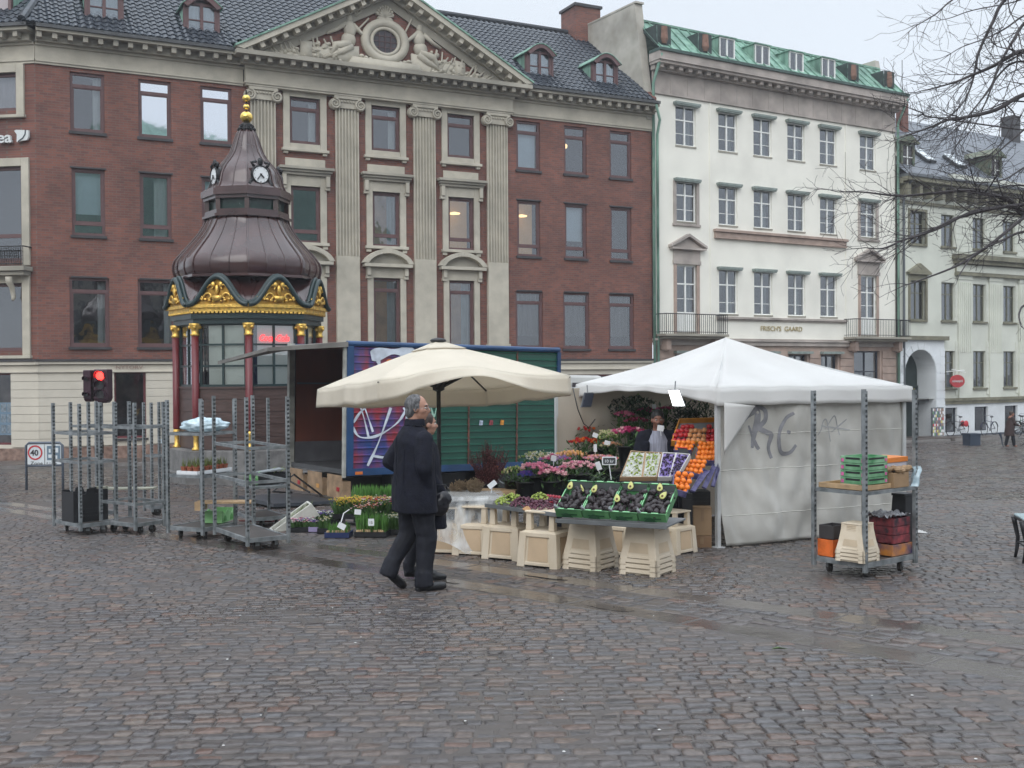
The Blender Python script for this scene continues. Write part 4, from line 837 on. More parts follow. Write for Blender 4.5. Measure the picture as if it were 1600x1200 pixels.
# arched doorway block
CXA, RA, ZS = 1.53, 1.16, 1.47
q = MB(); n = 20; yF = -.12
arc = [(CXA-RA*math.cos(math.pi*k/n), ZS+RA*math.sin(math.pi*k/n)) for k in range(n+1)]
q.box(.0, CXA-RA, yF, .9, -2.4, ZS); q.box(CXA+RA, 3.33, yF, .9, -2.4, ZS)
for k in range(n): q.add([(arc[k][0], yF, arc[k][1]), (arc[k+1][0], yF, arc[k+1][1]), (arc[k+1][0], yF, 3.1), (arc[k][0], yF, 3.1)], [(0, 1, 2, 3)]); q.add([(arc[k][0], yF, arc[k][1]), (arc[k+1][0], yF, arc[k+1][1]), (arc[k+1][0], 1.15, arc[k+1][1]), (arc[k][0], 1.15, arc[k][1])], [(3, 2, 1, 0)])
q.face((0, yF, ZS), (CXA-RA, yF, ZS), (CXA-RA, yF, 3.1), (0, yF, 3.1)); q.face((CXA+RA, yF, ZS), (3.33, yF, ZS), (3.33, yF, 3.1), (CXA+RA, yF, 3.1)); q.face((3.33, yF, ZS), (3.33, .9, ZS), (3.33, .9, 3.1), (3.33, yF, 3.1))
q.box(CXA+RA-.003, CXA+RA+.05, .8, 1.15, -2.4, ZS); q.box(CXA-RA-.05, CXA-RA+.003, .8, 1.15, -2.4, ZS)
for k in range(11):
    z0_ = -1.9+.42*k
    q.box(.03, CXA-RA-.02 if z0_ < 1.4 else .3, yF-.03, yF-.002, z0_, z0_+.395); q.box(CXA+RA+.03 if z0_ < 1.4 else 3.0, 3.35, yF-.03, yF-.002, z0_, z0_+.395)
for k in range(9):
    a0, a1 = math.pi*(k+.06)/9, math.pi*(k+.94)/9
    q.prism([(CXA-RA*1.02*math.cos(a0), ZS+RA*1.02*math.sin(a0)), (CXA-RA*1.02*math.cos(a1), ZS+RA*1.02*math.sin(a1)), (CXA-RA*1.3*math.cos(a1), ZS+RA*1.3*math.sin(a1)), (CXA-RA*1.3*math.cos(a0), ZS+RA*1.3*math.sin(a0))], yF-.03, yF-.002)
ar = obj('arched_entrance', q, M_PLW, B3)
q = MB(); q.box(-.05, 3.5, -.3, .0, 3.103, 3.3); obj('entrance_ledge', q, M_OLV, ar)
q = MB(); q.box(CXA-RA, CXA+RA, 1.0, 1.05, -2.4, 2.7); q.box(CXA-RA, CXA+RA, .93, .998, .75, .85); q.box(CXA+.0, CXA+.08, .93, .998, -2.3, .75); q.box(CXA-RA, CXA-RA+.08, .93, .998, -2.3, .75); q.box(CXA+RA-.1, CXA+RA, .93, .998, -2.3, .75); q.box(CXA-.5, CXA-.44, .93, .998, .85, 2.6); dr = obj('entrance_door', q, mat('dark_green_door', (.02, .035, .032), .35, var=.2), ar)
q = MB(); q.box(CXA-.9, CXA+.85, .88, .92, .5, .72); obj('door_fascia', q, mat('olive_gold_band', (.14, .13, .04), .5, var=.2), dr)
# slate roof, dormers, skylights, chimneys
RO3, RZ3 = 5., 15.5
q = MB(); q.face((-.0, -.6, 11.08), (24, -.6, 11.08), (24, RO3, RZ3), (0, RO3, RZ3)); q.face((0, RO3, RZ3), (24, RO3, RZ3), (24, 10, 11), (0, 10, 11)); q.face((24, 0, -2), (24, 10, -2), (24, 10, 11), (24, 5, 15.5), (24, 0, 11)); rf = obj('slate_roof', q, M_SLATE, B3)
SL3 = (RZ3-11.08)/(RO3+.6)
for u in (1.0, 7.9, 14.5):
    y0 = .15; z0 = 11.35; z1 = 12.75; w2 = .5
    q = MB(); rect_frame(q, u-w2, u+w2, z0, z1, .13, y0, y0+.1); q.prism([(u-w2-.25, z1), (u+w2+.25, z1), (u, z1+.42)], y0-.15, y0+.1); d = obj('dormer', q, mat('green_dormer_wood', (.1, .16, .11), .7, var=.3, c2=(.16, .15, .1)), rf)
    q = MB(); q.box(u-.03, u+.03, y0+.03, y0+.06, z0, z1); q.box(u-w2+.1, u+w2-.1, y0+.03, y0+.06, z0+.7, z0+.74); obj('glazing_bars', q, M_WHP, d)
    p = MB(); p.box(u-w2+.1, u+w2-.1, y0+.07, y0+.08, z0+.1, z1-.1); obj('pane', p, mat('dark_pane', (.045, .04, .045)), d)
    yb = (z1-11.08)/SL3-.6
    q = MB(); q.face((u-w2, y0+.1, z0-.1), (u-w2, yb, z1), (u-w2, y0+.1, z1)); q.face((u+w2, y0+.1, z0-.1), (u+w2, yb, z1), (u+w2, y0+.1, z1)); yr = (z1+.4-11.08)/SL3-.6
    q.face((u-w2-.25, y0-.15, z1+.02), (u, y0-.15, z1+.44), (u, yr, z1+.44), (u-w2-.25, yb, z1+.02)); q.face((u+w2+.25, y0-.15, z1+.02), (u, y0-.15, z1+.44), (u, yr, z1+.44), (u+w2+.25, yb, z1+.02)); obj('dormer_cheek', q, MATS['green_dormer_wood'], d)
for u, s_ in ((3.35, 1.7), (5.6, 1.6)):
    q = MB(); q.xf = Matrix.Translation((u, s_-.6, 11.08+s_*SL3)) @ Matrix.Rotation(math.atan(SL3), 4, 'X'); rect_frame_ = lambda *_: 0
    q.box(-.38, .38, -.55, .55, .02, .16); f = obj('skylight', q, mat('dark_skylight_frame', (.05, .055, .06), .5, var=.1), rf)
    q = MB(); q.xf = Matrix.Translation((u, s_-.6, 11.08+s_*SL3)) @ Matrix.Rotation(math.atan(SL3), 4, 'X'); q.box(-.3, .3, -.45, .45, .163, .175); q.box(-.35, .35, .45, .6, .163, .21); obj('pane', q, mat('skylight_pane', (.75, .8, .82), .1, var=0, metal=.6), f)
q = MB(); q.box(-.1, 1.3, 4.3, 6.3, 13, 16.6); q.box(-.15, 1.35, 4.25, 6.35, 16.603, 16.7); obj('chimney', q, M_FW, rf)
q = MB(); q.box(4.9, 5.35, 3.6, 4.05, 14, 16.2); ch = obj('chimney', q, M_BR, rf)
q = MB(); q.tube([(5.1, 3.8, 16.1), (5.1, 3.8, 18.3)], .02, 5); obj('aerial', q, M_LEAD, rf)
q = MB(); q.tube([(8.6, 2.4, 13.55), (8.85, 2.3, 13.45), (9.3, 2.2, 13.35)], .05, 5); obj('roof_hook', q, M_LEAD, rf); q = MB(); q.box(16, 16.7, 4.6, 5.4, 14, 16.8); obj('chimney', q, M_SILL, rf)
q = MB(); q.box(3.4, 14, -.62, -.3, 11.1, 11.35); obj('parapet_board', q, M_PL, rf)
q = MB(); q.tube([(.3, -.7, 10.9), (.3, -.14, 10.2), (.3, -.14, -1.9)], .06, 8); obj('downpipe', q, MATS['slate_gutter'], B3)
# sign and postcard stand
sg = thing('hanging_sign', 'red oval shop sign on a white bracket beside the arched doorway', 'sign', (plan(FB3, A2, 3.75, 0).x, plan(FB3, A2, 3.75, 0).y, .98), A2)
q = MB(); q.xf = Matrix.Translation((0, -.55, .08)) @ Matrix.Scale(.58, 4, (0, 0, 1)) @ Matrix.Rotation(rad(90), 4, 'X'); q.lathe([(.54, -.04), (.56, 0), (.54, .04)], 28); obj('sign_board', q, mat('red_enamel', (.42, .03, .035), .4, var=.05), sg)
textobj('sign_lettering', 'mövenpick', .19, mat('white_sign_letters', (.8, .8, .8)), sg, (-.45, -.6, .03), ext=.005, sx=1.0)
q = MB(); q.tube([(-.1, 0, .55), (-.1, -.6, .6), (.5, -.6, .62)], .03, 6); q.tube([(-.5, -.6, .68), (.6, -.6, .5)], .02, 6); q.tube([(-.3, -.56, .36), (-.3, -.58, .62)], .012, 5); q.tube([(.3, -.56, .36), (.3, -.58, .58)], .012, 5); obj('bracket', q, M_WHP, sg)
# ================================================================ the block across the square behind the viewer (seen only as reflections)
OB = thing('opposite_building', 'long grey block with green copper roofs across the square, mirrored in the upper panes', 'building', (10, -46, 0))
q = MB(); q.box(-70, 80, -14, 0, 1, 16); obj('wall', q, M_STG, OB)
q = MB()
for i in range(44):
    for z in (3.5, 7.5, 11.5): q.box(-68+3.2*i, -66.6+3.2*i, .0, .06, z, z+2.2)
obj('window_rows', q, MATS['dark_pane'], OB)
q = MB(); 
for x0, x1, zt_ in ((-70, 28, 20), (28, 80, 33.5)): q.hexa([(x0, .5, 16), (x1, .5, 16), (x1, -14, 16), (x0, -14, 16), (x0+6, -6, zt_), (x1-6, -6, zt_), (x1-6, -8, zt_), (x0+6, -8, zt_)])
obj('copper_roof', q, M_COP, OB)
# ================================================================ telephone kiosk
kp = G(391, 757); KD = kp.y+1.75; kc = AT(390, 700, KD); KX, KY, KZ = kc.x, kc.y, gz(kp.y)
KS = F_PX/KD    # px per metre
def kz(py): return AT(386, py, KD).z
def kzf(py): return AT(391, py, KD-1.62).z      # heights read on the near faces
M_KCOP = mat('brown_patinated_copper', (.045, .018, .018), .22, metal=0, var=.25, scale=1.6, c2=(.065, .028, .026), bump=.08, bscale=5, coat=.6)
M_GOLD = mat('gilding', (.78, .5, .12), .38, metal=.75, var=.25, scale=14, bump=.6, bscale=30)
M_KGR = mat('dark_green_paint', (.018, .036, .037), .35, var=.15, scale=4)
M_KRED = mat('oxblood_column_paint', (.14, .018, .022), .35, var=.15, scale=4)
M_KBR = mat('brown_panel_boards', (.075, .045, .038), .5, var=.25, scale=4, squash=(1, 1, 6))
K = thing('kiosk', 'old octagonal kiosk with brown copper onion roof, gilded cornice and clocks', 'kiosk', (KX, KY, 0), math.atan2(-KX, KY)*0)
PH = -math.pi/2+rad(12)*0+math.atan2(KX, KY)*-1      # one corner towards the viewer
R0 = 1.68
def lp(prof): return [(r/KS, kz(y)) for r, y in prof]
def octp(r, k, z): a = PH+k*math.pi/4; return Vector((r*math.cos(a), r*math.sin(a), z))
def octring(q, r0, r1, z0, z1): q.lathe([(r0, z0), (r1, z0), (r1, z1), (r0, z1), (r0, z0)], 8, 0, 0, PH, cap=False)
zb = KZ-.15
q = MB(); q.lathe([(128/KS, zb), (128/KS, kzf(742)), (122/KS, kzf(740)), (120/KS, kzf(706)), (114/KS, kzf(704)), (20/KS, kzf(704))], 8, 0, 0, PH); obj('stone_base', q, mat('kiosk_grey_granite', (.16, .155, .15), .6, var=.3, scale=6, bump=.2, stain=.35), K)
# columns
zc0, zc1, zcap = kzf(674), kzf(524), kzf(504)
fo = math.cos(math.pi/8)
for k in range(8):
    c_ = octp(R0*.985, k, 0); q = MB(); q.lathe([(.075, zc0), (.085, zc0+.05), (.082, zc1)], 12, c_.x, c_.y); cl = obj('column', q, M_KRED, K, smooth=True)
    q = MB(); q.lathe([(.085, zc1), (.11, zc1+.03), (.08, zc1+.06), (.085, zc1+.14), (.13, zcap-.05), (.13, zcap-.002)], 12, c_.x, c_.y)
    for j in range(4): a = PH+k*math.pi/4+math.pi/4+j*math.pi/2; q.ball((c_.x+.11*math.cos(a), c_.y+.11*math.sin(a), zcap-.09), .045, 6, 5)
    obj('capital', q, M_GOLD, cl, smooth=True)
    q = MB(); q.lathe([(.095, kzf(704)+.003), (.1, kzf(702)), (.06, kzf(699)), (.055, kzf(684)), (.088, kzf(679)), (.07, zc0+.02)], 10, c_.x, c_.y); obj('gilded_foot', q, M_GOLD, cl, smooth=True)
# panels, glazing, per face
zg0, zg1 = kzf(605), kzf(504)
for k in range(8):
    a, b = octp(R0*.95, k, 0), octp(R0*.95, k+1, 0); d = (b-a); W_ = d.length; d.normalize(); ang = math.atan2(d.y, d.x)
    XM = Matrix.Translation((a.x, a.y, 0)) @ Matrix.Rotation(ang, 4, 'Z')
    q = MB(); q.xf = XM; nb = 5; hb = (zg0-kzf(704))/nb
    for j in range(nb): q.box(0, W_, -.0, .05, kzf(704)+j*hb+.012, kzf(704)+(j+1)*hb-.0); 
    q.box(0, W_, .02, .045, kzf(704), zg0); q.box(.05, W_-.05, -.03, .02, zg0-.03, zg0+.012); obj('lower_panel', q, M_KBR, K)
    q = MB(); q.xf = XM; rect_frame(q, .06, W_-.06, zg0+.013, zg1, .05, .0, .05); q.box(W_/2-.022, W_/2+.022, .0, .05, zg0+.06, zg1-.05)
    for j in (1, 2): z = zg0+(zg1-zg0)*j/3; q.box(.11, W_/2-.022, .005, .045, z-.022, z+.022); q.box(W_/2+.022, W_-.11, .005, .045, z-.022, z+.022)
    f = obj('glazed_panel', q, M_KGR, K)
    p = MB(); p.xf = XM; p.face((.08, .03, zg0+.03), (W_-.08, .03, zg0+.03), (W_-.08, .03, zg1-.03), (.08, .03, zg1-.03)); obj('pane', p, M_GL, f)
    if k in (7, 0, 1):
        c_ = MB(); c_.xf = XM; c_.face((.24, .09, zg0), (W_-.1, .09, zg0), (W_-.1, .09, zg1), (.24, .09, zg1)); obj('pane_glow_sheet', c_, mat('pale_glow_sheet', (.66, .68, .62), .8, var=.08, scale=1.5, emit=.14), f)  # glowing sheet added behind the glass; stands in for pale reflections
q = MB(); q.lathe([(.95, kzf(704)), (.95, kzf(505))], 8, 0, 0, PH, cap=False); obj('interior_core', q, M_DARK, K)
# neon lettering in the front right face
a, b = octp(R0*.95, 0, 0), octp(R0*.95, 1, 0); d = (b-a); ang = math.atan2(d.y, d.x); d.normalize(); nin = Vector((-d.y, d.x, 0))
M_NEON = mat('red_neon_tube', (1, .03, .03), .5, var=0, emit=1.6)
pos = a+d*.26+nin*.045; textobj('neon_lettering', 'Coca-Cola', .205, M_NEON, K, (pos.x, pos.y, kzf(532)), (rad(90), 0, ang), ext=.01, shear=.3, sx=.82, bold=.006)
# frieze, dentils, gold band
q = MB(); octring(q, 1.2, 112/KS, kzf(505), kzf(497)); octring(q, 1.2, 116/KS, kzf(497), kzf(489)); obj('frieze', q, M_KGR, K)
q = MB(); octring(q, 1.3, 119/KS, kzf(486), kzf(480)); octring(q, 1.3, 124/KS, kzf(480), kzf(475))
for k in range(8):
    a, b = octp(118/KS, k, 0), octp(118/KS, k+1, 0)
    for j in range(14): p = a.lerp(b, (j+.5)/14); q.box(p.x-.03, p.x+.03, p.y-.03, p.y+.03, kzf(488.5), kzf(486))
obj('gilded_band', q, M_GOLD, K)
# wavy gables: one per face
HWV = (475-439)/KS
for k in range(8):
    a, b = octp(123/KS, k, 0), octp(123/KS, k+1, 0); d = b-a; W_ = d.length; d.normalize(); ang = math.atan2(d.y, d.x); XM = Matrix.Translation((a.x, a.y, 0)) @ Matrix.Rotation(ang, 4, 'Z')
    def wv(t_): 
        s_ = (.5-.5*math.cos(2*math.pi*t_))**.75; return kzf(477)+.02+HWV*1.12*(math.sqrt(s_*s_+.25)-.5)/.618
    pts = [(W_*i/24, wv(i/24)) for i in range(25)]
    q = MB(); q.xf = XM; q.tube([(x, -.03, z) for x, z in pts], .06, 8); q.tube([(x, .06, z+.05) for x, z in pts], .05, 6); gm_ = obj('wavy_moulding', q, M_KGR, K, smooth=True)
    q = MB(); q.xf = XM
    lo = kzf(476)
    for i in range(24): q.face((pts[i][0], .02, lo), (pts[i+1][0], .02, lo), (pts[i+1][0], .02, pts[i+1][1]), (pts[i][0], .02, pts[i][1]))
    obj('gilded_field', q, mat('gilded_ground', (.45, .26, .05), .5, metal=.6, var=.3, scale=12), gm_)
    q = MB(); q.xf = XM; m_ = W_/2; RR = random.Random(k)
    zz = kzf(474)
    for s_ in (-1, 1):
        for (cx_, cz_, r_, tw_) in ((.2, .14, .11, 9), (.38, .1, .09, 8), (.14, .34, .09, 8)):
            q.tube([(m_+s_*(cx_+r_*(1-i/26)*math.cos(i/18*tw_*.5)), -.03, zz+cz_+r_*(1-i/26)*math.sin(i/18*tw_*.5)) for i in range(19)], .024, 5)
        for i in range(5): q.ball((m_+s_*(.08+.1*i), -.02, zz+.05+.02*i), (.045, .03, .035), 6, 4)
        q.ball((m_+s_*.09, -.03, zz+.42), (.06, .04, .07), 7, 5)
    q.ball((m_, -.03, zz+.3), (.05, .04, .12), 7, 5); q.tbox(m_, -.03, zz+.05, zz+.17, .08, .03, .13, .03); obj('gilded_foliage', q, M_GOLD, gm_, smooth=True)
    q = MB(); q.xf = XM
    q.grid(lambda a_, b_: (W_*a_+ (0 if 1 else 0), .05+.55*b_, wv(a_)+.03+(kz(437)-wv(a_))*b_*.9), 24, 3); obj('wavy_roof_skirt', q, M_KCOP, gm_, smooth=True)
# bulging lower dome, seams
def dome(name, prof, nm_seam, seams):
    pr = lp(prof); q = MB(); n = 8*6
    vs = []; N = len(pr)
    for r, z in pr:
        for i in range(n):
            k, t_ = divmod(i, 6); t_ /= 6; p = octp(r, k, z).lerp(octp(r, k+1, z), t_); pc = Vector((p.x, p.y)).normalized()*r; vs.append((p.x*.62+pc.x*.38, p.y*.62+pc.y*.38, z))
    fs = [(i*n+j, i*n+(j+1) % n, (i+1)*n+(j+1) % n, (i+1)*n+j) for i in range(N-1) for j in range(n)]
    q.add(vs, fs); o = obj(name, q, M_KCOP, K, smooth=True)
    q = MB()
    for k in range(8):
        for t_ in seams:
            pts = []
            for r, z in pr: p = octp(r*1.004, k, z).lerp(octp(r*1.004, k+1, z), t_); pc = Vector((p.x, p.y)).normalized()*r*1.004; pts.append((p.x*.62+pc.x*.38, p.y*.62+pc.y*.38, z))
            q.tube(pts, .022 if t_ == 0 else .014, 5)
    obj(nm_seam, q, M_KCOP, o, smooth=True); return o
low = [(107, 437), (110, 432), (112, 425), (112, 418), (110, 411), (105, 404), (99, 397), (92, 389), (84, 380), (76, 370), (70, 361), (65, 352), (62, 344)]
dome('lower_dome', low, 'standing_seams', (0, .33, .67))
q = MB(); octring(q, .9, 113/KS, kz(440), kz(436)); octring(q, .7, 68/KS, kz(345), kz(341)); octring(q, .7, 64/KS, kz(341), kz(334)); octring(q, .7, 66/KS, kz(318), kz(313)); octring(q, .7, 70/KS, kz(313), kz(303)); octring(q, .5, 66/KS, kz(303), kz(300)); obj('lantern_cornice', q, M_KCOP, K)
q = MB(); q.lathe([(57/KS, kz(334)), (57/KS, kz(318))], 8, 0, 0, PH, cap=False); ln_ = obj('lantern', q, mat('dark_green_louvre', (.01, .03, .025), .25, var=.3), K)
for k in range(8): q = MB(); c_ = octp(60/KS, k, 0); q.box(c_.x-.05, c_.x+.05, c_.y-.05, c_.y+.05, kz(334), kz(318)); obj('lantern_post', q, M_KCOP, ln_)
up = [(62, 301), (58, 297), (55, 290), (53, 281), (50, 273), (45, 265), (38, 257), (31, 249), (26, 241), (22.5, 232), (20, 224), (17, 215), (13, 206), (10, 203)]
dome('upper_dome', up, 'standing_seams', (0, .5))
q = MB(); q.lathe(lp([(12, 205), (15, 203), (9, 200), (12, 197), (7, 193), (4, 190), (4, 186)]), 14)
for k in range(8): a = k*math.pi/4; q.tube([(.13*math.cos(a), .13*math.sin(a), kz(197)), (.2*math.cos(a), .2*math.sin(a), kz(203)), (.17*math.cos(a), .17*math.sin(a), kz(208))], .03, 5)
obj('finial_leaf_collar', q, mat('black_bronze', (.02, .02, .022), .4, metal=.5, var=.2), K, smooth=True)
q = MB(); q.tube([(0, 0, kz(190)), (0, 0, kz(141))], .02, 6)
f = obj('finial_rod', q, MATS['black_bronze'], K)
for y, r in ((183, 10), (167, 5), (153.6, 6.3)): q = MB(); q.ball((0, 0, kz(y)), (r/KS, r/KS, r/KS*.88), 20, 12); obj('gilded_ball', q, mat('polished_gilding', (.85, .6, .16), .22, metal=.9, var=.08), f, smooth=True)
# four clocks
for k in (0, 2, 4, 6):
    a = PH+(k+.5)*math.pi/4; rr = 56/KS*fo; XM = Matrix.Translation((rr*math.cos(a), rr*math.sin(a), kz(281))) @ Matrix.Rotation(a+math.pi/2, 4, 'Z')
    q = MB(); q.xf = XM @ Matrix.Rotation(rad(90), 4, 'X'); q.lathe([(.19, -.35), (.225, -.05), (.225, .02), (.2, .05), (.19, .03)], 24, cap=False); q.xf = XM
    for s_ in (-1, 1): q.tube([(s_*.2, -.0, -.1), (s_*.27, 0, -.22), (s_*.2, 0, -.3), (s_*.26, 0, -.34)], .045, 6); q.tube([(s_*.15, 0, .18), (s_*.22, 0, .27), (s_*.1, 0, .3)], .035, 6)
    q.ball((0, -.0, .3), (.07, .05, .1), 8, 6)
    c_ = obj('clock', q, mat('black_bronze', (.02, .02, .022)), K, smooth=True)
    q = MB(); q.xf = XM @ Matrix.Rotation(rad(90), 4, 'X'); q.lathe([(.0, .025), (.185, .025), (.185, .03), (.0, .035)], 24, cap=False); obj('clock_face', q, mat('clock_white', (.75, .77, .78), .4, var=.02), c_)
    q = MB(); q.xf = XM
    for an, l_, w_ in ((rad(218), .15, .011), (rad(135), .1, .016)):
        dx, dz = math.sin(an), math.cos(an); q.tube([(-dx*.03, -.05, -dz*.03), (dx*l_, -.05, dz*l_)], w_, 5)
    for i in range(12): an = i*math.pi/6; q.box(.16*math.sin(an)-.006, .16*math.sin(an)+.006, -.042, -.036, .16*math.cos(an)-.006, .16*math.cos(an)+.006)
    obj('clock_hands', q, mat('black_paint', (.012, .012, .013), .4, var=.05), c_)
# ================================================================ traffic light, zone sign, litter bin
M_GALV = mat('galvanised_steel', (.2, .215, .225), .42, metal=.55, var=.25, scale=7, c2=(.3, .31, .32))
M_BLK = mat('black_plastic', (.014, .014, .016), .45, var=.2, scale=6)
def tl_():
    p = G(159, 770); D = p.y; s_ = F_PX/D; z = lambda y: AT(159, y, D).z
    T = thing('traffic_light', 'two-headed traffic light showing red in front of the cream ground floor', 'traffic light', tuple(p))
    T.location = (p.x, p.y, 0)
    q = MB(); q.tube([(-.03, .06, p.z-.1), (-.03, .06, z(600))], .05, 10); q.box(-.2, .18, .03, .09, z(622), z(618)); obj('pole', q, M_GALV, T, smooth=True)
    q = MB(); q.box(-.09, .05, -.12, .0, z(708), z(690)); obj('push_button_box', q, M_BLK, T)
    for dx, w_, z0, z1, m_ in ((.06, .145, z(628), z(577), 0), (-.215, .08, z(626), z(578), 1)):
        q = MB(); q.tbox(dx, -.02, z0+.05, z1, w_, .14, w_, .14); q.tbox(dx, -.02, z0-.02, z0+.05, w_*.7, .1, w_, .14)
        h = obj('signal_head', q, mat('dark_maroon_housing', (.035, .012, .022), .4, var=.15), T, bevel=.02)
        for i in range(3 if not m_ else 2):
            zz = z1-.13-(z1-z0-.1)*(i/3 if not m_ else (i*.6+.1)); r_ = .085 if not m_ else .04
            q = MB(); q.xf = Matrix.Translation((dx, -.17, zz)) @ Matrix.Rotation(rad(90), 4, 'X'); q.lathe([(.0, .0), (r_, .0), (r_, .01), (0, .02)], 18, cap=False); lit = i == 0 and not m_
            ln2 = obj('lens', q, mat('lit_red_lens', (1, .02, .015), .4, var=0, emit=9) if lit else mat('unlit_lens', (.05, .05, .055), .15, var=.1), h)
            if i != 1 or 1: q = MB(); q.xf = Matrix.Translation((dx, -.17, zz)) @ Matrix.Rotation(rad(90), 4, 'X'); n = 12; q.grid(lambda a, b: ((r_+.02)*math.cos(rad(-20)+rad(220)*a), (r_+.02)*math.sin(rad(-20)+rad(220)*a), .005+.12*b*(.6+.4*math.sin(rad(180)*a))), n, 2); obj('visor', q, MATS['dark_maroon_housing'], ln2, solid=.006)
tl_()
p = G(70, 765); D = p.y; z = lambda y: AT(70, y, D).z
T = thing('zone_sign', 'speed 40 zone sign on two grey posts at the left edge of the square', 'sign', (p.x, p.y, 0), rad(0))
q = MB(); w2 = .385; pts = [(-w2, 0, p.z-.1), (-w2, 0, z(696)), (-w2+.06, 0, z(692)), (w2-.06, 0, z(692)), (w2, 0, z(696)), (w2, 0, p.z-.1)]; q.tube(pts, .028, 8); q.tube([(-w2, 0, z(728)), (w2, 0, z(727))], .022, 8); obj('frame', q, mat('blue_grey_post_paint', (.09, .11, .14), .5, var=.15), T, smooth=True)
q = MB(); q.box(-w2+.03, -.0, -.01, .01, z(727)+.02, z(694)); q.box(.02, w2-.03, -.01, .01, z(727)+.02, z(694)); pn = obj('panel', q, mat('sign_white', (.62, .66, .68), .5, var=.06), T)
q = MB(); q.xf = Matrix.Translation((-.19, -.014, z(707))) @ Matrix.Rotation(rad(90), 4, 'X'); q.lathe([(.125, 0), (.155, 0), (.155, .004), (.125, .004), (.125, 0)], 28, cap=False); obj('red_ring', q, mat('sign_red', (.5, .02, .03), .5, var=0), pn)
M_SGB = mat('sign_black', (.03, .03, .035), .5, var=0)
textobj('numerals', '40', .17, M_SGB, pn, (-.29, -.015, z(707)-.06), ext=.002, bold=.004); textobj('lettering', 'Zone', .1, M_SGB, pn, (-.29, -.015, z(726)+.0), ext=.002, sx=1.2)
q = MB(); zz = z(719)
q.box(.06, .34, -.014, -.0101, zz, zz+.3); k_ = obj('pictogram', q, mat('pictogram_blue_grey', (.13, .19, .25), .5, var=.0), pn)
q = MB(); q.box(.09, .2, -.018, -.0141, zz+.05, zz+.12); q.box(.16, .3, -.018, -.0141, zz+.16, zz+.26); q.box(.1, .14, -.018, -.0141, zz+.16, zz+.24); q.box(.23, .28, -.018, -.0141, zz+.02, zz+.1); obj('pictogram_detail', q, MATS['sign_white'], k_)
textobj('lettering', 'P  2 timer', .055, M_SGB, pn, (.05, -.015, z(726)+.01), ext=.002)
# ================================================================ lorry
tp = G(540, 790); TX, TY_ = tp.x, tp.y; TA = math.atan2(.58, .81)
TR = thing('lorry', 'green box lorry with graffiti and open rear parked behind the stall', 'lorry', (TX, TY_, 0), TA)
TR.rotation_euler = (Matrix.Rotation(TA, 3, 'Z') @ Matrix.Rotation(-0.0, 3, 'Y')).to_euler()
tz = lambda y: AT(540, y, TY_).z
zt, zbt = tz(531), tz(742); TL, TW = 4.62, 2.35
gl_ = gz(TY_)
# tilt with the ground: slope along its length
tilt = math.atan(SLOPE*math.sin(TA)); TR.rotation_euler = (Matrix.Rotation(TA, 3, 'Z') @ Matrix.Rotation(tilt, 3, 'Y')).to_euler(); TR.location = (TX, TY_, gl_)
zt -= gl_; zbt -= gl_
m, t, b = nmat('painted_lorry_side'); L = t.links.new
tcn = t.nodes.new('ShaderNodeTexCoord'); sp = t.nodes.new('ShaderNodeSeparateXYZ'); L(tcn.outputs['Object'], sp.inputs[0])
nz = t.nodes.new('ShaderNodeTexNoise'); nz.inputs['Scale'].default_value = 2.2; nz.inputs['Detail'].default_value = 2; mpp = t.nodes.new('ShaderNodeMapping'); mpp.inputs['Scale'].default_value = (1.6, 1, .7); L(tcn.outputs['Object'], mpp.inputs[0]); L(mpp.outputs[0], nz.inputs['Vector'])
cr = t.nodes.new('ShaderNodeValToRGB'); L(nz.outputs['Fac'], cr.inputs[0]); e = cr.color_ramp
e.elements[0].position = .3; e.elements[0].color = (.02, .06, .2, 1); e.elements[1].position = .62; e.elements[1].color = (.26, .035, .05, 1); q_ = e.elements.new(.46); q_.color = (.09, .06, .2, 1); q_ = e.elements.new(.54); q_.color = (.17, .05, .11, 1)
fa = t.nodes.new('ShaderNodeMath'); fa.operation = 'GREATER_THAN'; fa.inputs[1].default_value = 1.62; L(sp.outputs[0], fa.inputs[0])
n2 = t.nodes.new('ShaderNodeTexNoise'); n2.inputs['Scale'].default_value = 1.5; n2.inputs['Detail'].default_value = 7; L(tcn.outputs['Object'], n2.inputs['Vector']); c2_ = t.nodes.new('ShaderNodeValToRGB'); L(n2.outputs['Fac'], c2_.inputs[0]); c2_.color_ramp.elements[0].position = .3; c2_.color_ramp.elements[1].position = .7; c2_.color_ramp.elements[0].color = (.008, .055, .036, 1); c2_.color_ramp.elements[1].color = (.014, .085, .058, 1)
mxx = t.nodes.new('ShaderNodeMix'); mxx.data_type = 'RGBA'; L(fa.outputs[0], mxx.inputs['Factor']); L(cr.outputs[0], mxx.inputs['A']); L(c2_.outputs[0], mxx.inputs['B']); L(mxx.outputs['Result'], b.inputs['Base Color']); b.inputs['Roughness'].default_value = .28
M_LS = m
# corrugated side
q = MB(); nr = 17; hh = (zt-.12-zbt-.1)/nr
prof = []
for k in range(nr):
    z0_ = zbt+.1+k*hh; prof += [(0, z0_), (0, z0_+hh*.76), (-.024, z0_+hh*.8), (-.024, z0_+hh*.84)]
prof.append((0, zt-.12))
q.grid(lambda a, b_: (.1+(TL-.1)*a, prof[int(round(b_*(len(prof)-1)))][0], prof[int(round(b_*(len(prof)-1)))][1]), 1, len(prof)-1); obj('box_side', q, M_LS, TR)
M_LB = mat('blue_lorry_paint', (.018, .065, .17), .4, var=.2, scale=3, stain=.4)
q = MB(); q.box(-.0, .12, -.04, .0, zbt, zt-.1); q.box(0, TL, -.05, .02, zbt-.02, zbt+.1); q.tube([(0, .0, zt-.06), (TL, .0, zt-.06)], .05, 10); q.box(TL-.06, TL+.02, -.04, .02, zbt, zt-.1)
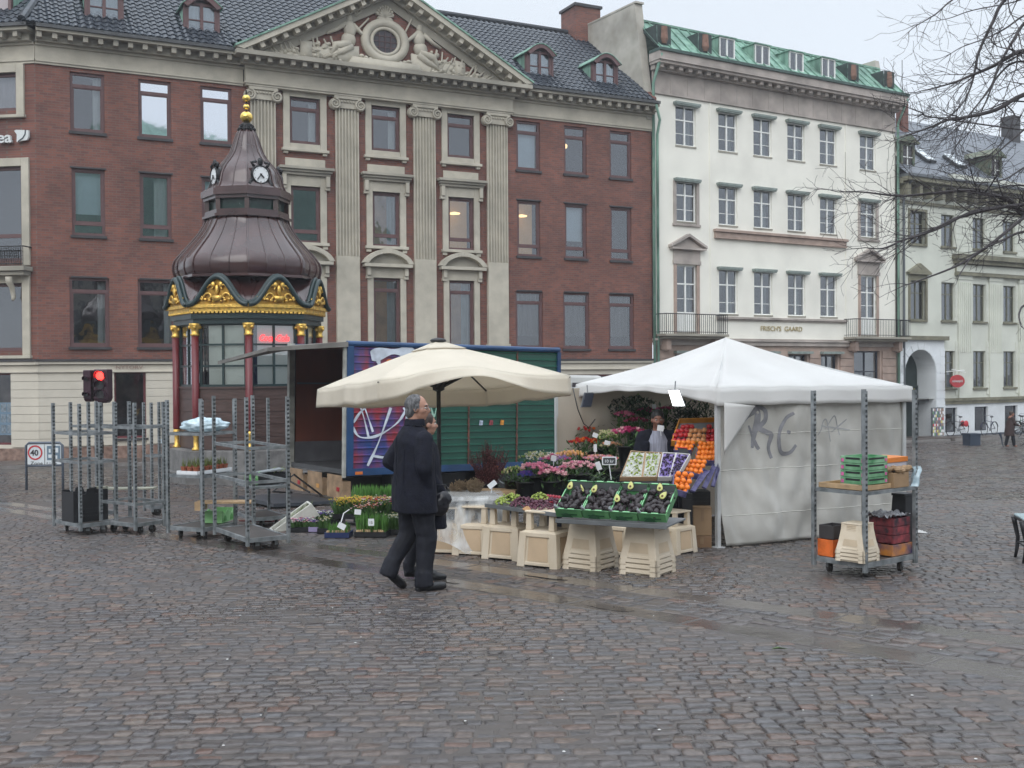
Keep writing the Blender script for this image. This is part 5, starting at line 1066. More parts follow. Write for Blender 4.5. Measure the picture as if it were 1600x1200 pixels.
obj('box_frame', q, M_LB, TR)
q = MB(); q.face((0, 0, zt-.03), (TL, 0, zt-.03), (TL, TW, zt-.03), (0, TW, zt-.03)); q.face((0, TW, zbt), (TL, TW, zbt), (TL, TW, zt), (0, TW, zt)); q.face((TL, 0, zbt), (TL, TW, zbt), (TL, TW, zt), (TL, 0, zt)); obj('box_roof', q, M_LB, TR)
q = MB(); q.box(.0, TL, .0, TW, zbt, zbt+.08); obj('floor', q, M_LEAD, TR)
q = MB(); M_PLY = mat('red_brown_plywood', (.13, .035, .018), .6, var=.3, scale=2, squash=(1, 1, .4)); q.box(.1, TL-.1, TW-.06, TW-.03, zbt+.45, zt-.1); q.box(1.6, 1.64, .06, TW-.06, zbt+.45, zt-.1); q.box(.1, TL-.1, .03, .05, zbt+.45, zt-.1); q.box(.1, TL, .05, TW-.05, zt-.1, zt-.07); obj('inner_lining', q, M_PLY, TR)
q = MB(); q.box(.08, TL-.1, TW-.08, TW-.061, zbt+.08, zbt+.46); q.box(1.58, 1.6, .06, TW-.06, zbt+.08, zbt+.46); q.box(.12, 1.6, TW-.075, TW-.062, zbt+1.55, zbt+1.58); obj('kick_board', q, mat('grey_kick_board', (.09, .09, .1), .6, var=.2), TR)
M_DW = mat('dirty_white_frame', (.42, .42, .38), .7, var=.3, scale=5, stain=.4)
q = MB(); q.box(-.05, .06, TW-.1, TW, zbt-.1, zt); obj('rear_post', q, M_DW, TR); q = MB(); q.box(-.045, .0, .0, .07, zbt-.05, zt-.03); obj('rear_post', q, M_DW, TR)
q = MB()
for x in (2.5, 3.6): q.box(x-.012, x+.012, -.03, -.0, zbt+.1, zt-.1)
obj('door_seams', q, mat('rusty_door_seam', (.05, .06, .05), .7, var=.6, scale=9, c2=(.22, .07, .05)), TR)
# raised rear flap
q = MB(); q.hexa([(0, -.05, zt-.12), (0, TW+.05, zt-.12), (-1.35, TW+.15, zt-.42), (-1.35, .2, zt-.22), (0, -.05, zt-.03), (0, TW+.05, zt-.03), (-1.35, TW+.15, zt-.36), (-1.35, .2, zt-.16)]); obj('raised_rear_flap', q, mat('grey_flap', (.17, .16, .145), .6, var=.3, scale=3), TR)
# chassis, lights, wheels, side box
q = MB(); q.box(.1, 6.2, .5, TW-.5, zbt-.35, zbt-.1); q.box(.9, 1.9, .02, .35, zbt-.62, zbt-.03); obj('chassis', q, M_BLK, TR)
for y0 in (.05, .85, 1.65):
    q = MB(); q.box(-.03, .12, y0, y0+.62, zbt-.42, zbt-.12); q.box(-.035, -.031, y0+.02, y0+.6, zbt-.12, zbt-.02); h = obj('light_cluster', q, mat('wooden_bumper', (.3, .2, .12), .7, var=.3, scale=6), TR)
    q = MB(); q.box(-.04, -.031, y0+.13, y0+.23, zbt-.30, zbt-.23); obj('tail_light', q, mat('amber_lamp', (.5, .25, .06), .3, var=0, emit=.15) if y0 == .85 else mat('tail_lamp_red', (.3, .01, .015), .3, var=0, emit=.12), h)
for x, y in ((3.4, .2), (3.4, TW-.2), (5.7, .2), (5.7, TW-.2)):
    q = MB(); q.xf = Matrix.Translation((x, y, .42)) @ Matrix.Rotation(rad(90), 4, 'X'); q.lathe([(.2, -.13), (.4, -.13), (.43, -.09), (.43, .09), (.4, .13), (.2, .13)], 24); wl = obj('wheel', q, mat('tyre_rubber', (.02, .02, .02), .8, var=.2), TR, smooth=False)
    q = MB(); q.xf = Matrix.Translation((x, y, .42)) @ Matrix.Rotation(rad(90), 4, 'X'); q.lathe([(.0, -.1), (.21, -.134), (.21, .134), (0, .1)], 16, cap=False); obj('rim', q, M_GALV, wl)
q = MB(); q.box(TL+.15, TL+1.7, .05, TW-.05, .5, 1.5); q.hexa([(TL+.15, .05, 1.5), (TL+1.65, .05, 1.5), (TL+1.65, TW-.05, 1.5), (TL+.15, TW-.05, 1.5), (TL+.15, .12, 2.3), (TL+1.2, .12, 2.3), (TL+1.2, TW-.12, 2.3), (TL+.15, TW-.12, 2.3)]); cb_ = obj('cab', q, mat('white_cab_paint', (.55, .55, .53), .4, var=.1), TR, bevel=.05)
q = MB(); q.box(TL+.4, TL+1.1, .06, .075, 1.55, 2.15); obj('side_window', q, MATS['dark_pane'], cb_)
for x in (.15, 3.0): q = MB(); q.box(x, x+.14, -.065, -.05, zbt+.0, zbt+.05); obj('marker_lamp', q, mat('orange_marker', (.6, .16, .03), .4, var=.05), TR)
# lowered tail lift plate sloping to the ground
q = MB(); q.hexa([(-.1, .15, zbt-.5), (-.1, 1.7, zbt-.5), (-1.25, 1.7, .03), (-1.25, .15, .03), (-.1, .15, zbt-.45), (-.1, 1.7, zbt-.45), (-1.25, 1.7, .09), (-1.25, .15, .09)]); obj('tail_lift', q, mat('dark_tail_lift', (.04, .045, .055), .5, var=.2), TR)
q = MB(); q.tube([(-.1, 1.2, zbt-.4), (-.5, 1.5, .4), (-.7, 1.2, .35), (-.5, 1.1, .15), (-.9, 1.0, .2), (-.6, .8, .5), (-.1, .7, zbt-.42)], .018, 6); obj('cable', q, M_BLK, TR)
# graffiti strokes on the corrugated side, sprayed on: thin raised paint film
M_SP = mat('white_spray_paint', (.55, .6, .68), .6, var=.25, scale=5)
zf = lambda f_: zbt+.1+(zt-.22-zbt)*f_
def spray(pts, w_, m_, nm='graffiti_stroke', y=-.027):
    q = MB(); P_ = [Vector((x, y, zf(z_))) for x, z_ in pts]; Q = []
    for i in range(len(P_)-1):
        for k in range(6): 
            t_ = k/6; p0 = P_[max(i-1, 0)]; p1 = P_[i]; p2 = P_[i+1]; p3 = P_[min(i+2, len(P_)-1)]
            Q.append(.5*((2*p1)+(p2-p0)*t_+(2*p0-5*p1+4*p2-p3)*t_*t_+(3*p1-p0-3*p2+p3)*t_**3))
    Q.append(P_[-1]); vs_ = []
    for i, p in enumerate(Q):
        d = (Q[min(i+1, len(Q)-1)]-Q[max(i-1, 0)]).normalized(); n_ = Vector((-d.z, 0, d.x)); ww = w_*(.8+.35*math.sin(i*.7)); vs_ += [p-n_*ww, p+n_*ww]
    q.add(vs_, [(2*i, 2*i+2, 2*i+3, 2*i+1) for i in range(len(Q)-1)]); return obj(nm, q, m_, TR)
spray([(.45, .93), (.85, .97), (1.25, .96), (1.5, .9)], .1, M_SP); spray([(.55, .97), (.62, .85), (.72, .7), (.85, .62)], .05, M_SP, y=-.029); spray([(1.42, .95), (1.3, .8), (1.15, .7)], .045, M_SP, y=-.029)
spray([(.75, .86), (1.0, .85), (1.25, .86)], .1, mat('orange_spray_paint', (.6, .16, .04), .6, var=.2), y=-.028)
spray([(.12, .38), (.35, .5), (.9, .58), (1.4, .55), (1.6, .5)], .022, M_SP, y=-.03); spray([(.1, .35), (.25, .26), (.6, .27), (1.0, .38), (1.2, .52)], .022, M_SP, y=-.031); spray([(.15, .62), (.3, .45), (.42, .25)], .02, M_SP, y=-.03); spray([(.25, .6), (.38, .45), (.5, .3)], .02, M_SP, y=-.03); spray([(.4, .02), (.6, .2), (.85, .5)], .025, M_SP, y=-.032); spray([(1.1, .5), (1.3, .4), (1.45, .3)], .02, M_SP, y=-.032)
spray([(1.3, .12), (1.15, .3), (1.2, .46)], .03, M_SP, y=-.033); spray([(.7, .72), (.95, .62), (1.3, .66), (1.5, .74)], .03, M_SP, y=-.033); spray([(.5, .1), (.9, .08), (1.4, .12)], .02, M_SP, y=-.033)
spray([(1.62, .42), (1.66, .52), (1.74, .42), (1.8, .52)], .02, mat('pale_green_spray', (.3, .5, .4), .6), y=-.03)
for i, (x, c_) in enumerate(((2.72, (.35, .4, .5)), (2.95, (.25, .05, .06)), (3.2, (.6, .25, .04)))): q = MB(); q.prism([(x, zf(.34)), (x+.08, zf(.34)), (x+.09, zf(.38)), (x+.02, zf(.385))], -.034, -.024); obj('sticker', q, mat('sticker_%s' % ('blue', 'red', 'orange')[i], c_, .5, var=.4, scale=20), TR)
# ================================================================ parasol
M_CREAM = mat('cream_canvas', (.81, .75, .64), .85, var=.04, scale=3, subs=.4, c2=(.85, .79, .68), bump=.15, bscale=40)
UD = 13.2; ub = AT(686, 700, UD); UX = ub.x; ug = gz(UD)
U = thing('parasol', 'large cream square parasol with a black pole over the plant table', 'parasol', (UX, UD, ug), 0)
uz_ = lambda y, D: AT(700, y, D).z-ug
r_ = 1.66; ph = rad(19); s4 = []
cz_ = {0: uz_(591, UD-.55)+.02, 1: uz_(609, UD+1.5), 2: uz_(607, UD+.55), 3: uz_(594, UD-1.55)}
cdir = [(-ph+0*math.pi/2), (-ph+math.pi/2), (-ph+math.pi), (-ph-math.pi/2)]     # right, far, left, near
cor = [Vector((r_*math.cos(a), r_*math.sin(a), cz_[i])) for i, a in enumerate(cdir)]
apex = Vector((0, 0, uz_(536, UD)))
def canopy(a, b):   # a around 0..1 (4 sides), b centre->rim
    k = a*4; i = int(k) % 4; t_ = k-int(k) if k < 4 else 0.
    if k >= 4: i = 0; t_ = 0
    e = cor[i].lerp(cor[(i+1) % 4], t_); mid = .05*math.sin(math.pi*t_) ; p = apex.lerp(e, b); p.z += .015*math.sin(math.pi*b)-.015*abs(math.sin(2*math.pi*t_))*b; 
    if i == 3: p.z += .13*math.exp(-((t_-.4)/.3)**2)*b*b*min(1, 5*t_, 5*(1-t_))
    return p
q = MB(); q.grid(canopy, 64, 12); cn = obj('canopy', q, M_CREAM, U, smooth=True, solid=.004)
def rim(a): p = canopy(a, 1.); return p
q = MB(); VH = .23
def valf(a, b):
    p = rim(a).copy(); k = a*4; i = int(min(k, 3.999)); t_ = k-i; out = Vector((p.x, p.y, 0)).normalized()
    lift = .75*math.exp(-((t_-.5)/.3)**2) if i == 3 else 0      # the wind lifts the front valance
    fold = .012*math.sin(t_*34+i)+.012*math.sin(t_*13)
    h = VH*(1-.06*math.sin(t_*9)**2)
    return p+out*(b*(fold+.16*lift+.01))+Vector((0, 0, -b*h*(1-lift*.75)))
q.grid(valf, 160, 5); obj('valance', q, M_CREAM, cn, smooth=True, solid=.003)
q = MB(); q.grid(lambda a, b: canopy(a, .22*b)+Vector((0, 0, .035-.02*b)), 32, 3); obj('vent_cap', q, M_CREAM, cn, smooth=True, solid=.003)
q = MB(); q.tube([(0, 0, 0), (0, 0, apex.z+.02)], .026, 12); q.ball((0, 0, apex.z+.03), (.1, .1, .035)); obj('pole', q, M_BLK, U, smooth=True)
hub = Vector((0, 0, uz_(604, UD)))
for i in range(8):
    e = canopy(i/8, 1.); m_ = canopy(i/8, .45)
    q = MB(); q.tube([apex-Vector((0, 0, .05)), m_-Vector((0, 0, .03)), e-Vector((0, 0, .02))], .012, 5); q.tube([hub+Vector((e.x, e.y, 0))*.04, m_-Vector((0, 0, .03))], .016, 5); obj('rib', q, M_BLK, U)
q = MB(); q.lathe([(.03, hub.z-.06), (.07, hub.z-.04), (.08, hub.z+.04), (.03, hub.z+.06)], 14); q.lathe([(.33, 0), (.33, .06), (.05, .08), (.04, .35)], 20); obj('hub', q, M_BLK, U)
# ================================================================ white market tent
m, t, b = nmat('white_tent_canvas'); M_TENT = mat('white_tent_canvas', (.76, .75, .73), .8, var=.04, scale=1.5, subs=.35, c2=(.81, .805, .79), bump=.2, bscale=5)
M_TDIRT = mat('grubby_tent_canvas', (.60, .585, .54), .85, var=.12, scale=1.6, subs=.3, c2=(.74, .73, .69), bump=.5, bscale=4, stain=.28)
N_ = G(1122, 856); R_ = G(1412, 832); ed = (R_-N_); ed.z = 0; TS = ed.length; TAn = math.atan2(ed.y, ed.x)
T = thing('market_tent', 'white square market tent over the flower and fruit stall with a grubby side wall', 'tent', (N_.x, N_.y, 0), TAn)
eav = AT(1122, 606, N_.y).z; pk = AT(1130, 528, N_.y+2.2).z
def tl2(x, y): return (N_.x+x*math.cos(TAn)-y*math.sin(TAn), N_.y+x*math.sin(TAn)+y*math.cos(TAn))
q = MB(); cs = [Vector((-.06, -.06, eav+.0)), Vector((TS+.1, -.06, eav-.02)), Vector((TS+.1, TS+.1, eav)), Vector((-.06, TS+.06, eav+.03))]; ap = Vector((TS*.47, TS*.53, pk))
def roofp(a, b):
    k = a*4; i = int(min(k, 3.9999)); t_ = k-i; e = cs[i].lerp(cs[(i+1) % 4], t_); p = ap.lerp(e, b); p.z -= .05*math.sin(math.pi*b)+.03*math.sin(math.pi*t_)*math.sin(math.pi*b)+.006*math.sin(t_*30+b*7)*b; return p
q.grid(roofp, 80, 12); rf = obj('tent_roof', q, M_TENT, T, smooth=True, solid=.004)
q = MB()
def val2(a, b):
    k = a*4; i = int(min(k, 3.9999)); t_ = k-i; p = roofp(a, 1.); out = (Vector((ap.x, ap.y, 0))-Vector((p.x, p.y, 0))).normalized()*-1
    h = (.2 if i < 3 else .07+.13*abs(2*t_-1)**2.)
    return p+out*(.03*b+.012*math.sin(t_*26+i)*b)+Vector((0, 0, -h*b))
q.grid(val2, 160, 4); obj('valance', q, M_TENT, rf, smooth=True, solid=.003)
M_POST = mat('white_tent_post', (.45, .46, .46), .5, var=.1)
for x, y in ((0, 0), (TS, 0), (TS, TS), (0, TS)):
    X, Y = tl2(x, y); q = MB(); q.box(x-.025, x+.025, y-.025, y+.025, gz(Y)-.02, eav); q.box(x-.06, x+.06, y-.06, y+.06, gz(Y)-.01, gz(Y)+.015); obj('post', q, M_POST, T)
q = MB()
for p0, p1 in (((0, 0), (TS, 0)), ((TS, 0), (TS, TS)), ((TS, TS), (0, TS)), ((0, TS), (0, 0)), ((0, TS), (-.42, TS))): q.tube([(p0[0], p0[1], eav-.04), (p1[0], p1[1], eav-.04)], .022, 6)
for x, y in ((0, 0), (TS, 0), (TS, TS), (0, TS)): q.tube([(x, y, eav-.03), (ap.x, ap.y, pk-.08)], .02, 6)
obj('roof_frame', q, M_POST, T)
def wallp(x0, x1, tp_, y=0., seed=0, low=.02, hang=.0):
    def f(a, b):
        x = x0+(x1-x0)*a; X, Y = tl2(x, y); zb_ = gz(Y)+low+hang*math.sin(math.pi*min(1, a*1.0))*0; z = eav-.02+(zb_-(eav-.02))*b
        dy = .07*fz((x*1.1, b*2.2, seed), 1.)+.05*fz((x*3.5+b*2, b*2., seed+3), 1.)*(.3+b)+.03*fz((x*7-b*5, b*5+x*3, seed+5), 1.)-.06*b*b
        return (x, y+dy, z)
    return f
q = MB(); base = wallp(.03, TS-.02, 1)
def sidewall(a, b):
    p = Vector(base(a, b)); bl = (a/.09) if a < .09 else 1
    if a < .05 and b > .85: p.x += .05*(1-a/.05)*((b-.85)/.15)
    p.z += .10*b*(a-.0)*.25 if b > .5 else 0
    return p
q.grid(sidewall, 90, 50)
# the top near corner has come loose and hangs as a flap
obj('side_wall', q, M_TDIRT, T, smooth=True, solid=.004)
q = MB(); z1_ = eav-.17
q.grid(lambda a, b: (.02+.44*a, -.10-.05*math.sin(2.5*a)*(1-b), z1_-.05*a-b*(.58*(1-a)+.015)), 14, 10); obj('loose_flap', q, M_TENT, T, smooth=True, solid=.004)
M_SEAM = mat('canvas_seam', (.5, .49, .45), .85, var=.1)
q = MB()
for bb in (.29, .52, .81): q.tube([Vector(sidewall(i/60, bb))+Vector((0, -.002, 0)) for i in range(61)], .005, 4)
obj('seam', q, M_SEAM, T)
# left wall seen from inside, back wall
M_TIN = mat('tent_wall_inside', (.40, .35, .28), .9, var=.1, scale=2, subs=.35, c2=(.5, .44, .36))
X, Y = tl2(-.42, TS); q = MB(); q.box(-.44, -.4, TS-.02, TS+.02, gz(Y), eav); obj('post', q, M_POST, T)
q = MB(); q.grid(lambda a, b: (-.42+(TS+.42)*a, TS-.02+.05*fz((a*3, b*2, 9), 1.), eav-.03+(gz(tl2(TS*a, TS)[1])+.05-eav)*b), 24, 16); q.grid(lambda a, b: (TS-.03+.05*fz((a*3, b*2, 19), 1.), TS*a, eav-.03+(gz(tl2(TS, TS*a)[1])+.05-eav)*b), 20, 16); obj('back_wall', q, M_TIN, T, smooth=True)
# graffiti on the side wall
M_GRF = mat('faded_black_spray', (.2, .2, .215), .8, var=.3, scale=9)
def gr(pts, w_, mat_=None):
    def onw(x, z):
        a = (x-.03)/(TS-.05); zb_ = gz(tl2(x, 0)[1])+.02; b = (eav-.02-z)/(eav-.02-zb_); p = Vector(sidewall(a, b)); return Vector((x, p.y-.006, z))
    Q = []; P_ = [Vector((x, z, 0)) for x, z in pts]
    for i in range(len(P_)-1):
        for k in range(8):
            t_ = k/8; p0 = P_[max(i-1, 0)]; p1 = P_[i]; p2 = P_[i+1]; p3 = P_[min(i+2, len(P_)-1)]; Q.append(.5*((2*p1)+(p2-p0)*t_+(2*p0-5*p1+4*p2-p3)*t_*t_+(3*p1-p0-3*p2+p3)*t_**3))
    Q.append(P_[-1]); vs_ = []
    for i, p in enumerate(Q):
        d = (Q[min(i+1, len(Q)-1)]-Q[max(i-1, 0)]).normalized(); n_ = Vector((-d.y, d.x, 0)); ww = w_*(.7+.4*math.sin(math.pi*i/len(Q)))
        for s_ in (-1, 1): v = p+n_*ww*s_; vs_.append(onw(v.x, v.y))
    q = MB(); q.add(vs_, [(2*i, 2*i+2, 2*i+3, 2*i+1) for i in range(len(Q)-1)]); return obj('graffiti_stroke', q, mat_ or M_GRF, T)
def wp(px, py): # photo pixel on the wall plane -> local x,z
    d = ray(px, py); n_ = Vector((-math.sin(TAn), math.cos(TAn), 0)); t_ = Vector((N_.x, N_.y, 0)).dot(n_)/d.dot(n_); X = d*t_; dx = (X.x-N_.x)*math.cos(TAn)+(X.y-N_.y)*math.sin(TAn); return (dx, EYE+d.z*t_)
gr([wp(*p) for p in ((1177, 700), (1180, 680), (1184, 655), (1182, 642), (1165, 656))], .035)
gr([wp(*p) for p in ((1166, 652), (1180, 637), (1194, 640), (1195, 655), (1186, 668), (1196, 675), (1203, 680), (1200, 700), (1204, 716))], .028)
gr([wp(*p) for p in ((1236, 645), (1224, 655), (1214, 680), (1218, 705), (1230, 708), (1240, 695))], .025)
gr([wp(*p) for p in ((1172, 665), (1183, 695), (1187, 702))], .022); gr([wp(*p) for p in ((1226, 674), (1232, 676))], .02)
M_GR2 = mat('faint_spray', (.36, .36, .36), .8, var=.2)
for pts in (((1275, 680), (1290, 655), (1298, 690)), ((1290, 670), (1305, 650), (1312, 680)), ((1300, 675), (1325, 655)), ((1280, 665), (1330, 672))): gr([wp(*p) for p in pts], .009, M_GR2)
# two hanging floodlights
M_LIT = mat('lit_flood_panel', (1, 1, 1), .5, var=0, emit=4.5); M_UNL = mat('dark_flood_panel', (.03, .035, .05), .3, var=.1)
fl = []
for i, (px, py, D, mm, lab) in enumerate(((915, 625, 14.6, M_UNL, 'unlit dark rectangular lamp hanging under the left corner of the white tent'), (1058, 622, 12.85, M_LIT, 'bright lit rectangular lamp hanging under the front edge of the white tent'))):
    c_ = AT(px, py, D); F_ = thing('hanging_lamp', lab, 'lamp', tuple(c_), rad(-35 if i else 20), 'lamps under the tent eave')
    s_ = 1 if i else -1
    q = MB(); q.hexa([(-.06, .03, -.1), (.09*1.0, .03, -.1), (.09, .05, -.1), (-.06, .05, -.1), (-.06-s_*.06, .03, .1), (.07-s_*.06, .03, .1), (.07-s_*.06, .05, .1), (-.06-s_*.06, .05, .1)]); obj('housing', q, M_GALV, F_)
    q = MB(); q.hexa([(-.05, -.01, -.09), (.08, -.01, -.09), (.08, .028, -.09), (-.05, .028, -.09), (-.055-s_*.055, -.01, .09), (.065-s_*.055, -.01, .09), (.065-s_*.055, .028, .09), (-.055-s_*.055, .028, .09)]); obj('light_panel', q, mm, F_)
    q = MB(); q.tube([(-s_*.05, .04, .09), (-s_*.05, .06, .2)], .008, 5); obj('hanger', q, M_GALV, F_)
q = MB(); p_ = [AT(x, y, 14.9) for x, y in ((895, 606), (903, 640), (912, 662), (920, 668), (930, 655))]; q.tube(p_, .008, 5); tag(obj('power_cable', q, M_BLK, smooth=True), 'thin black cable drooping inside the left wall of the tent', 'cable')
# ================================================================ roll trolleys
M_TROL = mat('trolley_steel', (.19, .21, .22), .42, metal=.35, var=.3, scale=9, c2=(.30, .32, .33))
M_DECK = mat('worn_plywood_deck', (.06, .052, .048), .6, var=.3, scale=5)
def post_mb(q, x, y, h, z0=.17, rz=0):
    w_ = .019
    q.box(x-w_, x+w_, y+w_-.004, y+w_, z0, h); q.box(x-w_, x-w_+.004, y-w_, y+w_-.004, z0, h); q.box(x+w_-.004, x+w_, y-w_, y+w_-.004, z0, h)
    # perforated front web: rungs with slots between
    k = 0; z = z0
    while z < h: q.box(x-w_+.004, x+w_-.004, y-w_, y-w_+.004, z, min(h, z+.026)); z += .05
def trolley(lab, F_, L_, Rr, H, shelves=(), grp='wheeled steel flower trolleys', deckz=.15, decks=()):
    """F_, L_, Rr: near, left, right foot points on the ground"""
    e1 = Rr-F_; e1.z = 0; ang = math.atan2(e1.y, e1.x); W_ = e1.length; e2 = L_-F_; e2.z = 0
    ang = .5*ang+.5*(math.atan2(e2.y, e2.x)-math.pi/2)
    def sol(tgt, an):   # length along direction an so that the corner falls under the photo's post
        k = tgt.x/tgt.y; return (k*F_.y-F_.x)/(math.cos(an)-k*math.sin(an))
    W_ = sol(Rr, ang); dpt = max(.25, sol(L_, ang+math.pi/2))
    T = thing('flower_trolley', lab, 'trolley', (F_.x, F_.y, gz(F_.y)), ang, grp)
    q = MB(); rim_ = .045
    for a in ((0, W_, -.0, .03), (0, W_, dpt-.03, dpt), ): q.box(a[0], a[1], a[2], a[3], deckz-.05, deckz)
    q.box(0, .03, .03, dpt-.03, deckz-.05, deckz); q.box(W_-.03, W_, .03, dpt-.03, deckz-.05, deckz); f = obj('base_frame', q, M_TROL, T)
    q = MB(); q.box(.03, W_-.03, .03, dpt-.03, deckz-.025, deckz-.008); obj('deck', q, M_DECK, T)
    for x, y in ((0, 0), (W_, 0), (0, dpt), (W_, dpt)):
        q = MB(); post_mb(q, x, y, H, z0=deckz-.09); q.tube([(x, y, deckz-.09), (x, y, deckz+.08)], .024, 8); obj('post', q, M_TROL, T)
    for i, (x, y) in enumerate(((.14, .08), (W_-.14, .08), (.14, dpt-.08), (W_-.14, dpt-.08))):
        X = F_.x+x*math.cos(ang)-y*math.sin(ang); Y = F_.y+x*math.sin(ang)+y*math.cos(ang); dz = gz(Y)-gz(F_.y)
        q = MB(); a = random.uniform(0, 3); q.xf = Matrix.Translation((x, y, .05+dz)) @ Matrix.Rotation(a, 4, 'Z') @ Matrix.Rotation(rad(90), 4, 'X'); q.lathe([(.01, -.018), (.048, -.018), (.051, -.01), (.051, .01), (.048, .018), (.01, .018)], 16); wl = obj('wheel', q, mat('worn_wheel', (.035, .03, .028), .7, var=.4), T)
        q = MB(); q.xf = Matrix.Translation((x, y, .0)) @ Matrix.Rotation(a, 4, 'Z'); q.box(-.025, .025, -.026, -.022, .05+dz, deckz-.04); q.box(-.025, .025, .022, .026, .05+dz, deckz-.04); q.box(-.04, .04, -.035, .035, deckz-.052, deckz-.04); obj('fork', q, M_TROL, wl)
    for z in shelves:
        q = MB(); q.box(-.015, W_+.015, -.012, .012, z-.035, z); q.box(-.015, W_+.015, dpt-.012, dpt+.012, z-.035, z); q.box(0, .025, .012, dpt-.012, z-.035, z); q.box(W_-.025, W_, .012, dpt-.012, z-.035, z)
        q.box(.025, W_-.025, .012, dpt-.012, z-.02, z-.012) if z in decks else None
        obj('shelf', q, M_TROL, T)
    return T, ang, W_, dpt, F_
def on_t(tr, u, v, z):
    T_, ang, W_, dp, F_ = tr; return Vector((F_.x+u*math.cos(ang)-v*math.sin(ang), F_.y+u*math.sin(ang)+v*math.cos(ang), gz(F_.y)+z))
T1 = trolley('steel trolley at far left holding one black crate', G(126, 837), G(85, 828), G(182, 831), 1.75, (1.36, .98))
T2 = trolley('tall empty steel trolley standing between the black crate trolley and the plant trolley', G(212, 836), G(158, 820), G(257, 826), 1.76, (1.44, .42))
T3 = trolley('steel trolley carrying a white tray of potted plants', G(317, 844), G(263, 834), G(368, 826), 1.78, (1.36, .82), decks=(1.36, .82))
T4 = trolley('nearest empty steel trolley in front of the kiosk with a bare deck', G(387, 862), G(336, 852), G(451, 858), 1.8, (1.22, .82))
T5 = trolley('distant steel trolley partly hidden behind the others', G(238, 806), G(228, 801), G(262, 803), 1.78, (1.42, .95))
T6 = trolley('steel trolley behind the nearest one with low shelf of empty produce boxes', G(397, 826), G(369, 815), G(450, 822), 1.8, (.58,), decks=(.58,))
T7 = trolley('empty steel trolley standing in the second row at left', G(140, 818), G(112, 811), G(180, 812), 1.78, (1.44,))
T8 = trolley('big steel trolley at right loaded with stacked crates and boxes', G(1352, 905), G(1272, 890), G(1430, 881), 1.79, (.83,), decks=(.83,))
# ================================================================ crates, boxes, fruit, flowers
M_BEIGE = mat('beige_crate_plastic', (.68, .57, .42), .5, var=.1, scale=3, c2=(.76, .66, .52), stain=.28)
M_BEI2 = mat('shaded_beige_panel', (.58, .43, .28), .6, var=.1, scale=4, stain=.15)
def cframe(q, a0, z0, a1, z1, w_, d_=.01):   # raised frame on each tapered face, leaving a recessed panel
    for r in range(4):
        q.xf = Matrix.Rotation(r*math.pi/2, 4, 'Z')
        def bar(x0, x1, u0, u1, za, zb_):
            pa, pb = a0+(a1-a0)*(za-z0)/(z1-z0), a0+(a1-a0)*(zb_-z0)/(z1-z0)
            q.hexa([(x0*pa, -pa-d_, za), (x1*pa, -pa-d_, za), (x1*pa, -pa+.002, za), (x0*pa, -pa+.002, za), (u0*pb, -pb-d_, zb_), (u1*pb, -pb-d_, zb_), (u1*pb, -pb+.002, zb_), (u0*pb, -pb+.002, zb_)])
        k = 1+d_/a0; bar(-k, -k+w_, -k, -k+w_, z0, z1); bar(k-w_, k, k-w_, k, z0, z1)
        h_ = (z1-z0)*.13; bar(-k+w_, k-w_, -k+w_, k-w_, z0+.02, z0+h_+.01); bar(-k+w_, k-w_, -k+w_, k-w_, z1-h_, z1)
    q.xf = None
def crate(kind=0):
    q = MB()
    if kind: q.tbox(0, 0, .035, .5, .21, .21, .155, .155); cframe(q, .212, .0, .157, .33, .42); cframe(q, .157, .33, .15, .5, .38, .014); q.tbox(0, 0, .485, .505, .17, .17, .168, .168)
    else:
        q.tbox(0, 0, .035, .31, .205, .205, .185, .185); cframe(q, .21, .0, .188, .315, .40, .012); q.tbox(0, 0, .31, .33, .2, .2, .155, .155)
        for sx_ in (-1, 1):
            for sy_ in (-1, 1): q.tbox(sx_*.125, sy_*.125, .33, .49, .032, .032, .026, .026)
        q.tbox(0, 0, .485, .505, .165, .165, .163, .163)
    return q
def crate_panel():
    q = MB(); k = 0
    for r in range(4):
        q.xf = Matrix.Rotation(r*math.pi/2, 4, 'Z'); q.hexa([(-.11, -.2085, .06), (.11, -.2085, .06), (.11, -.2, .06), (-.11, -.2, .06), (-.10, -.192, .27), (.10, -.192, .27), (.10, -.185, .27), (-.10, -.185, .27)])
    return q
def slots():
    q = MB()
    for r in range(4):
        q.xf = Matrix.Rotation(r*math.pi/2, 4, 'Z')
        for z in (.352, .385, .418, .45): y = -.157-.0145+.02*(z-.33); q.box(-.075, .075, y-.001, y+.02, z, z+.012)
        q.hexa([(-.118, -.2075, .085), (.118, -.2075, .085), (.118, -.19, .085), (-.118, -.19, .085), (-.095, -.176, .3), (.095, -.176, .3), (.095, -.16, .3), (-.095, -.16, .3)])
    return q
def nest_ring():
    q = MB(); w0, w1 = .232, .222; h = .066
    for r in range(4):
        q.xf = Matrix.Rotation(r*math.pi/2, 4, 'Z')
        for s_ in (-1, 1): q.hexa([(s_*w0, -w0, 0), (s_*(w0-.09), -w0, 0), (s_*(w0-.09), -w0+.02, 0), (s_*w0, -w0+.02, 0), (s_*w1, -w1, h), (s_*(w1-.07), -w1, h), (s_*(w1-.07), -w1+.02, h), (s_*w1, -w1+.02, h)])
        q.hexa([(-.15, -w0+.004, .026), (.15, -w0+.004, .026), (.15, -w0+.02, .026), (-.15, -w0+.02, .026), (-.16, -w1, h), (.16, -w1, h), (.16, -w1+.02, h), (-.16, -w1+.02, h)])
        q.hexa([(-.15, -w0+.03, .0), (.15, -w0+.03, .0), (.15, -w0+.034, .0), (-.15, -w0+.034, .0), (-.15, -w0+.03, .026), (.15, -w0+.03, .026), (.15, -w0+.034, .026), (-.15, -w0+.034, .026)])
    return q
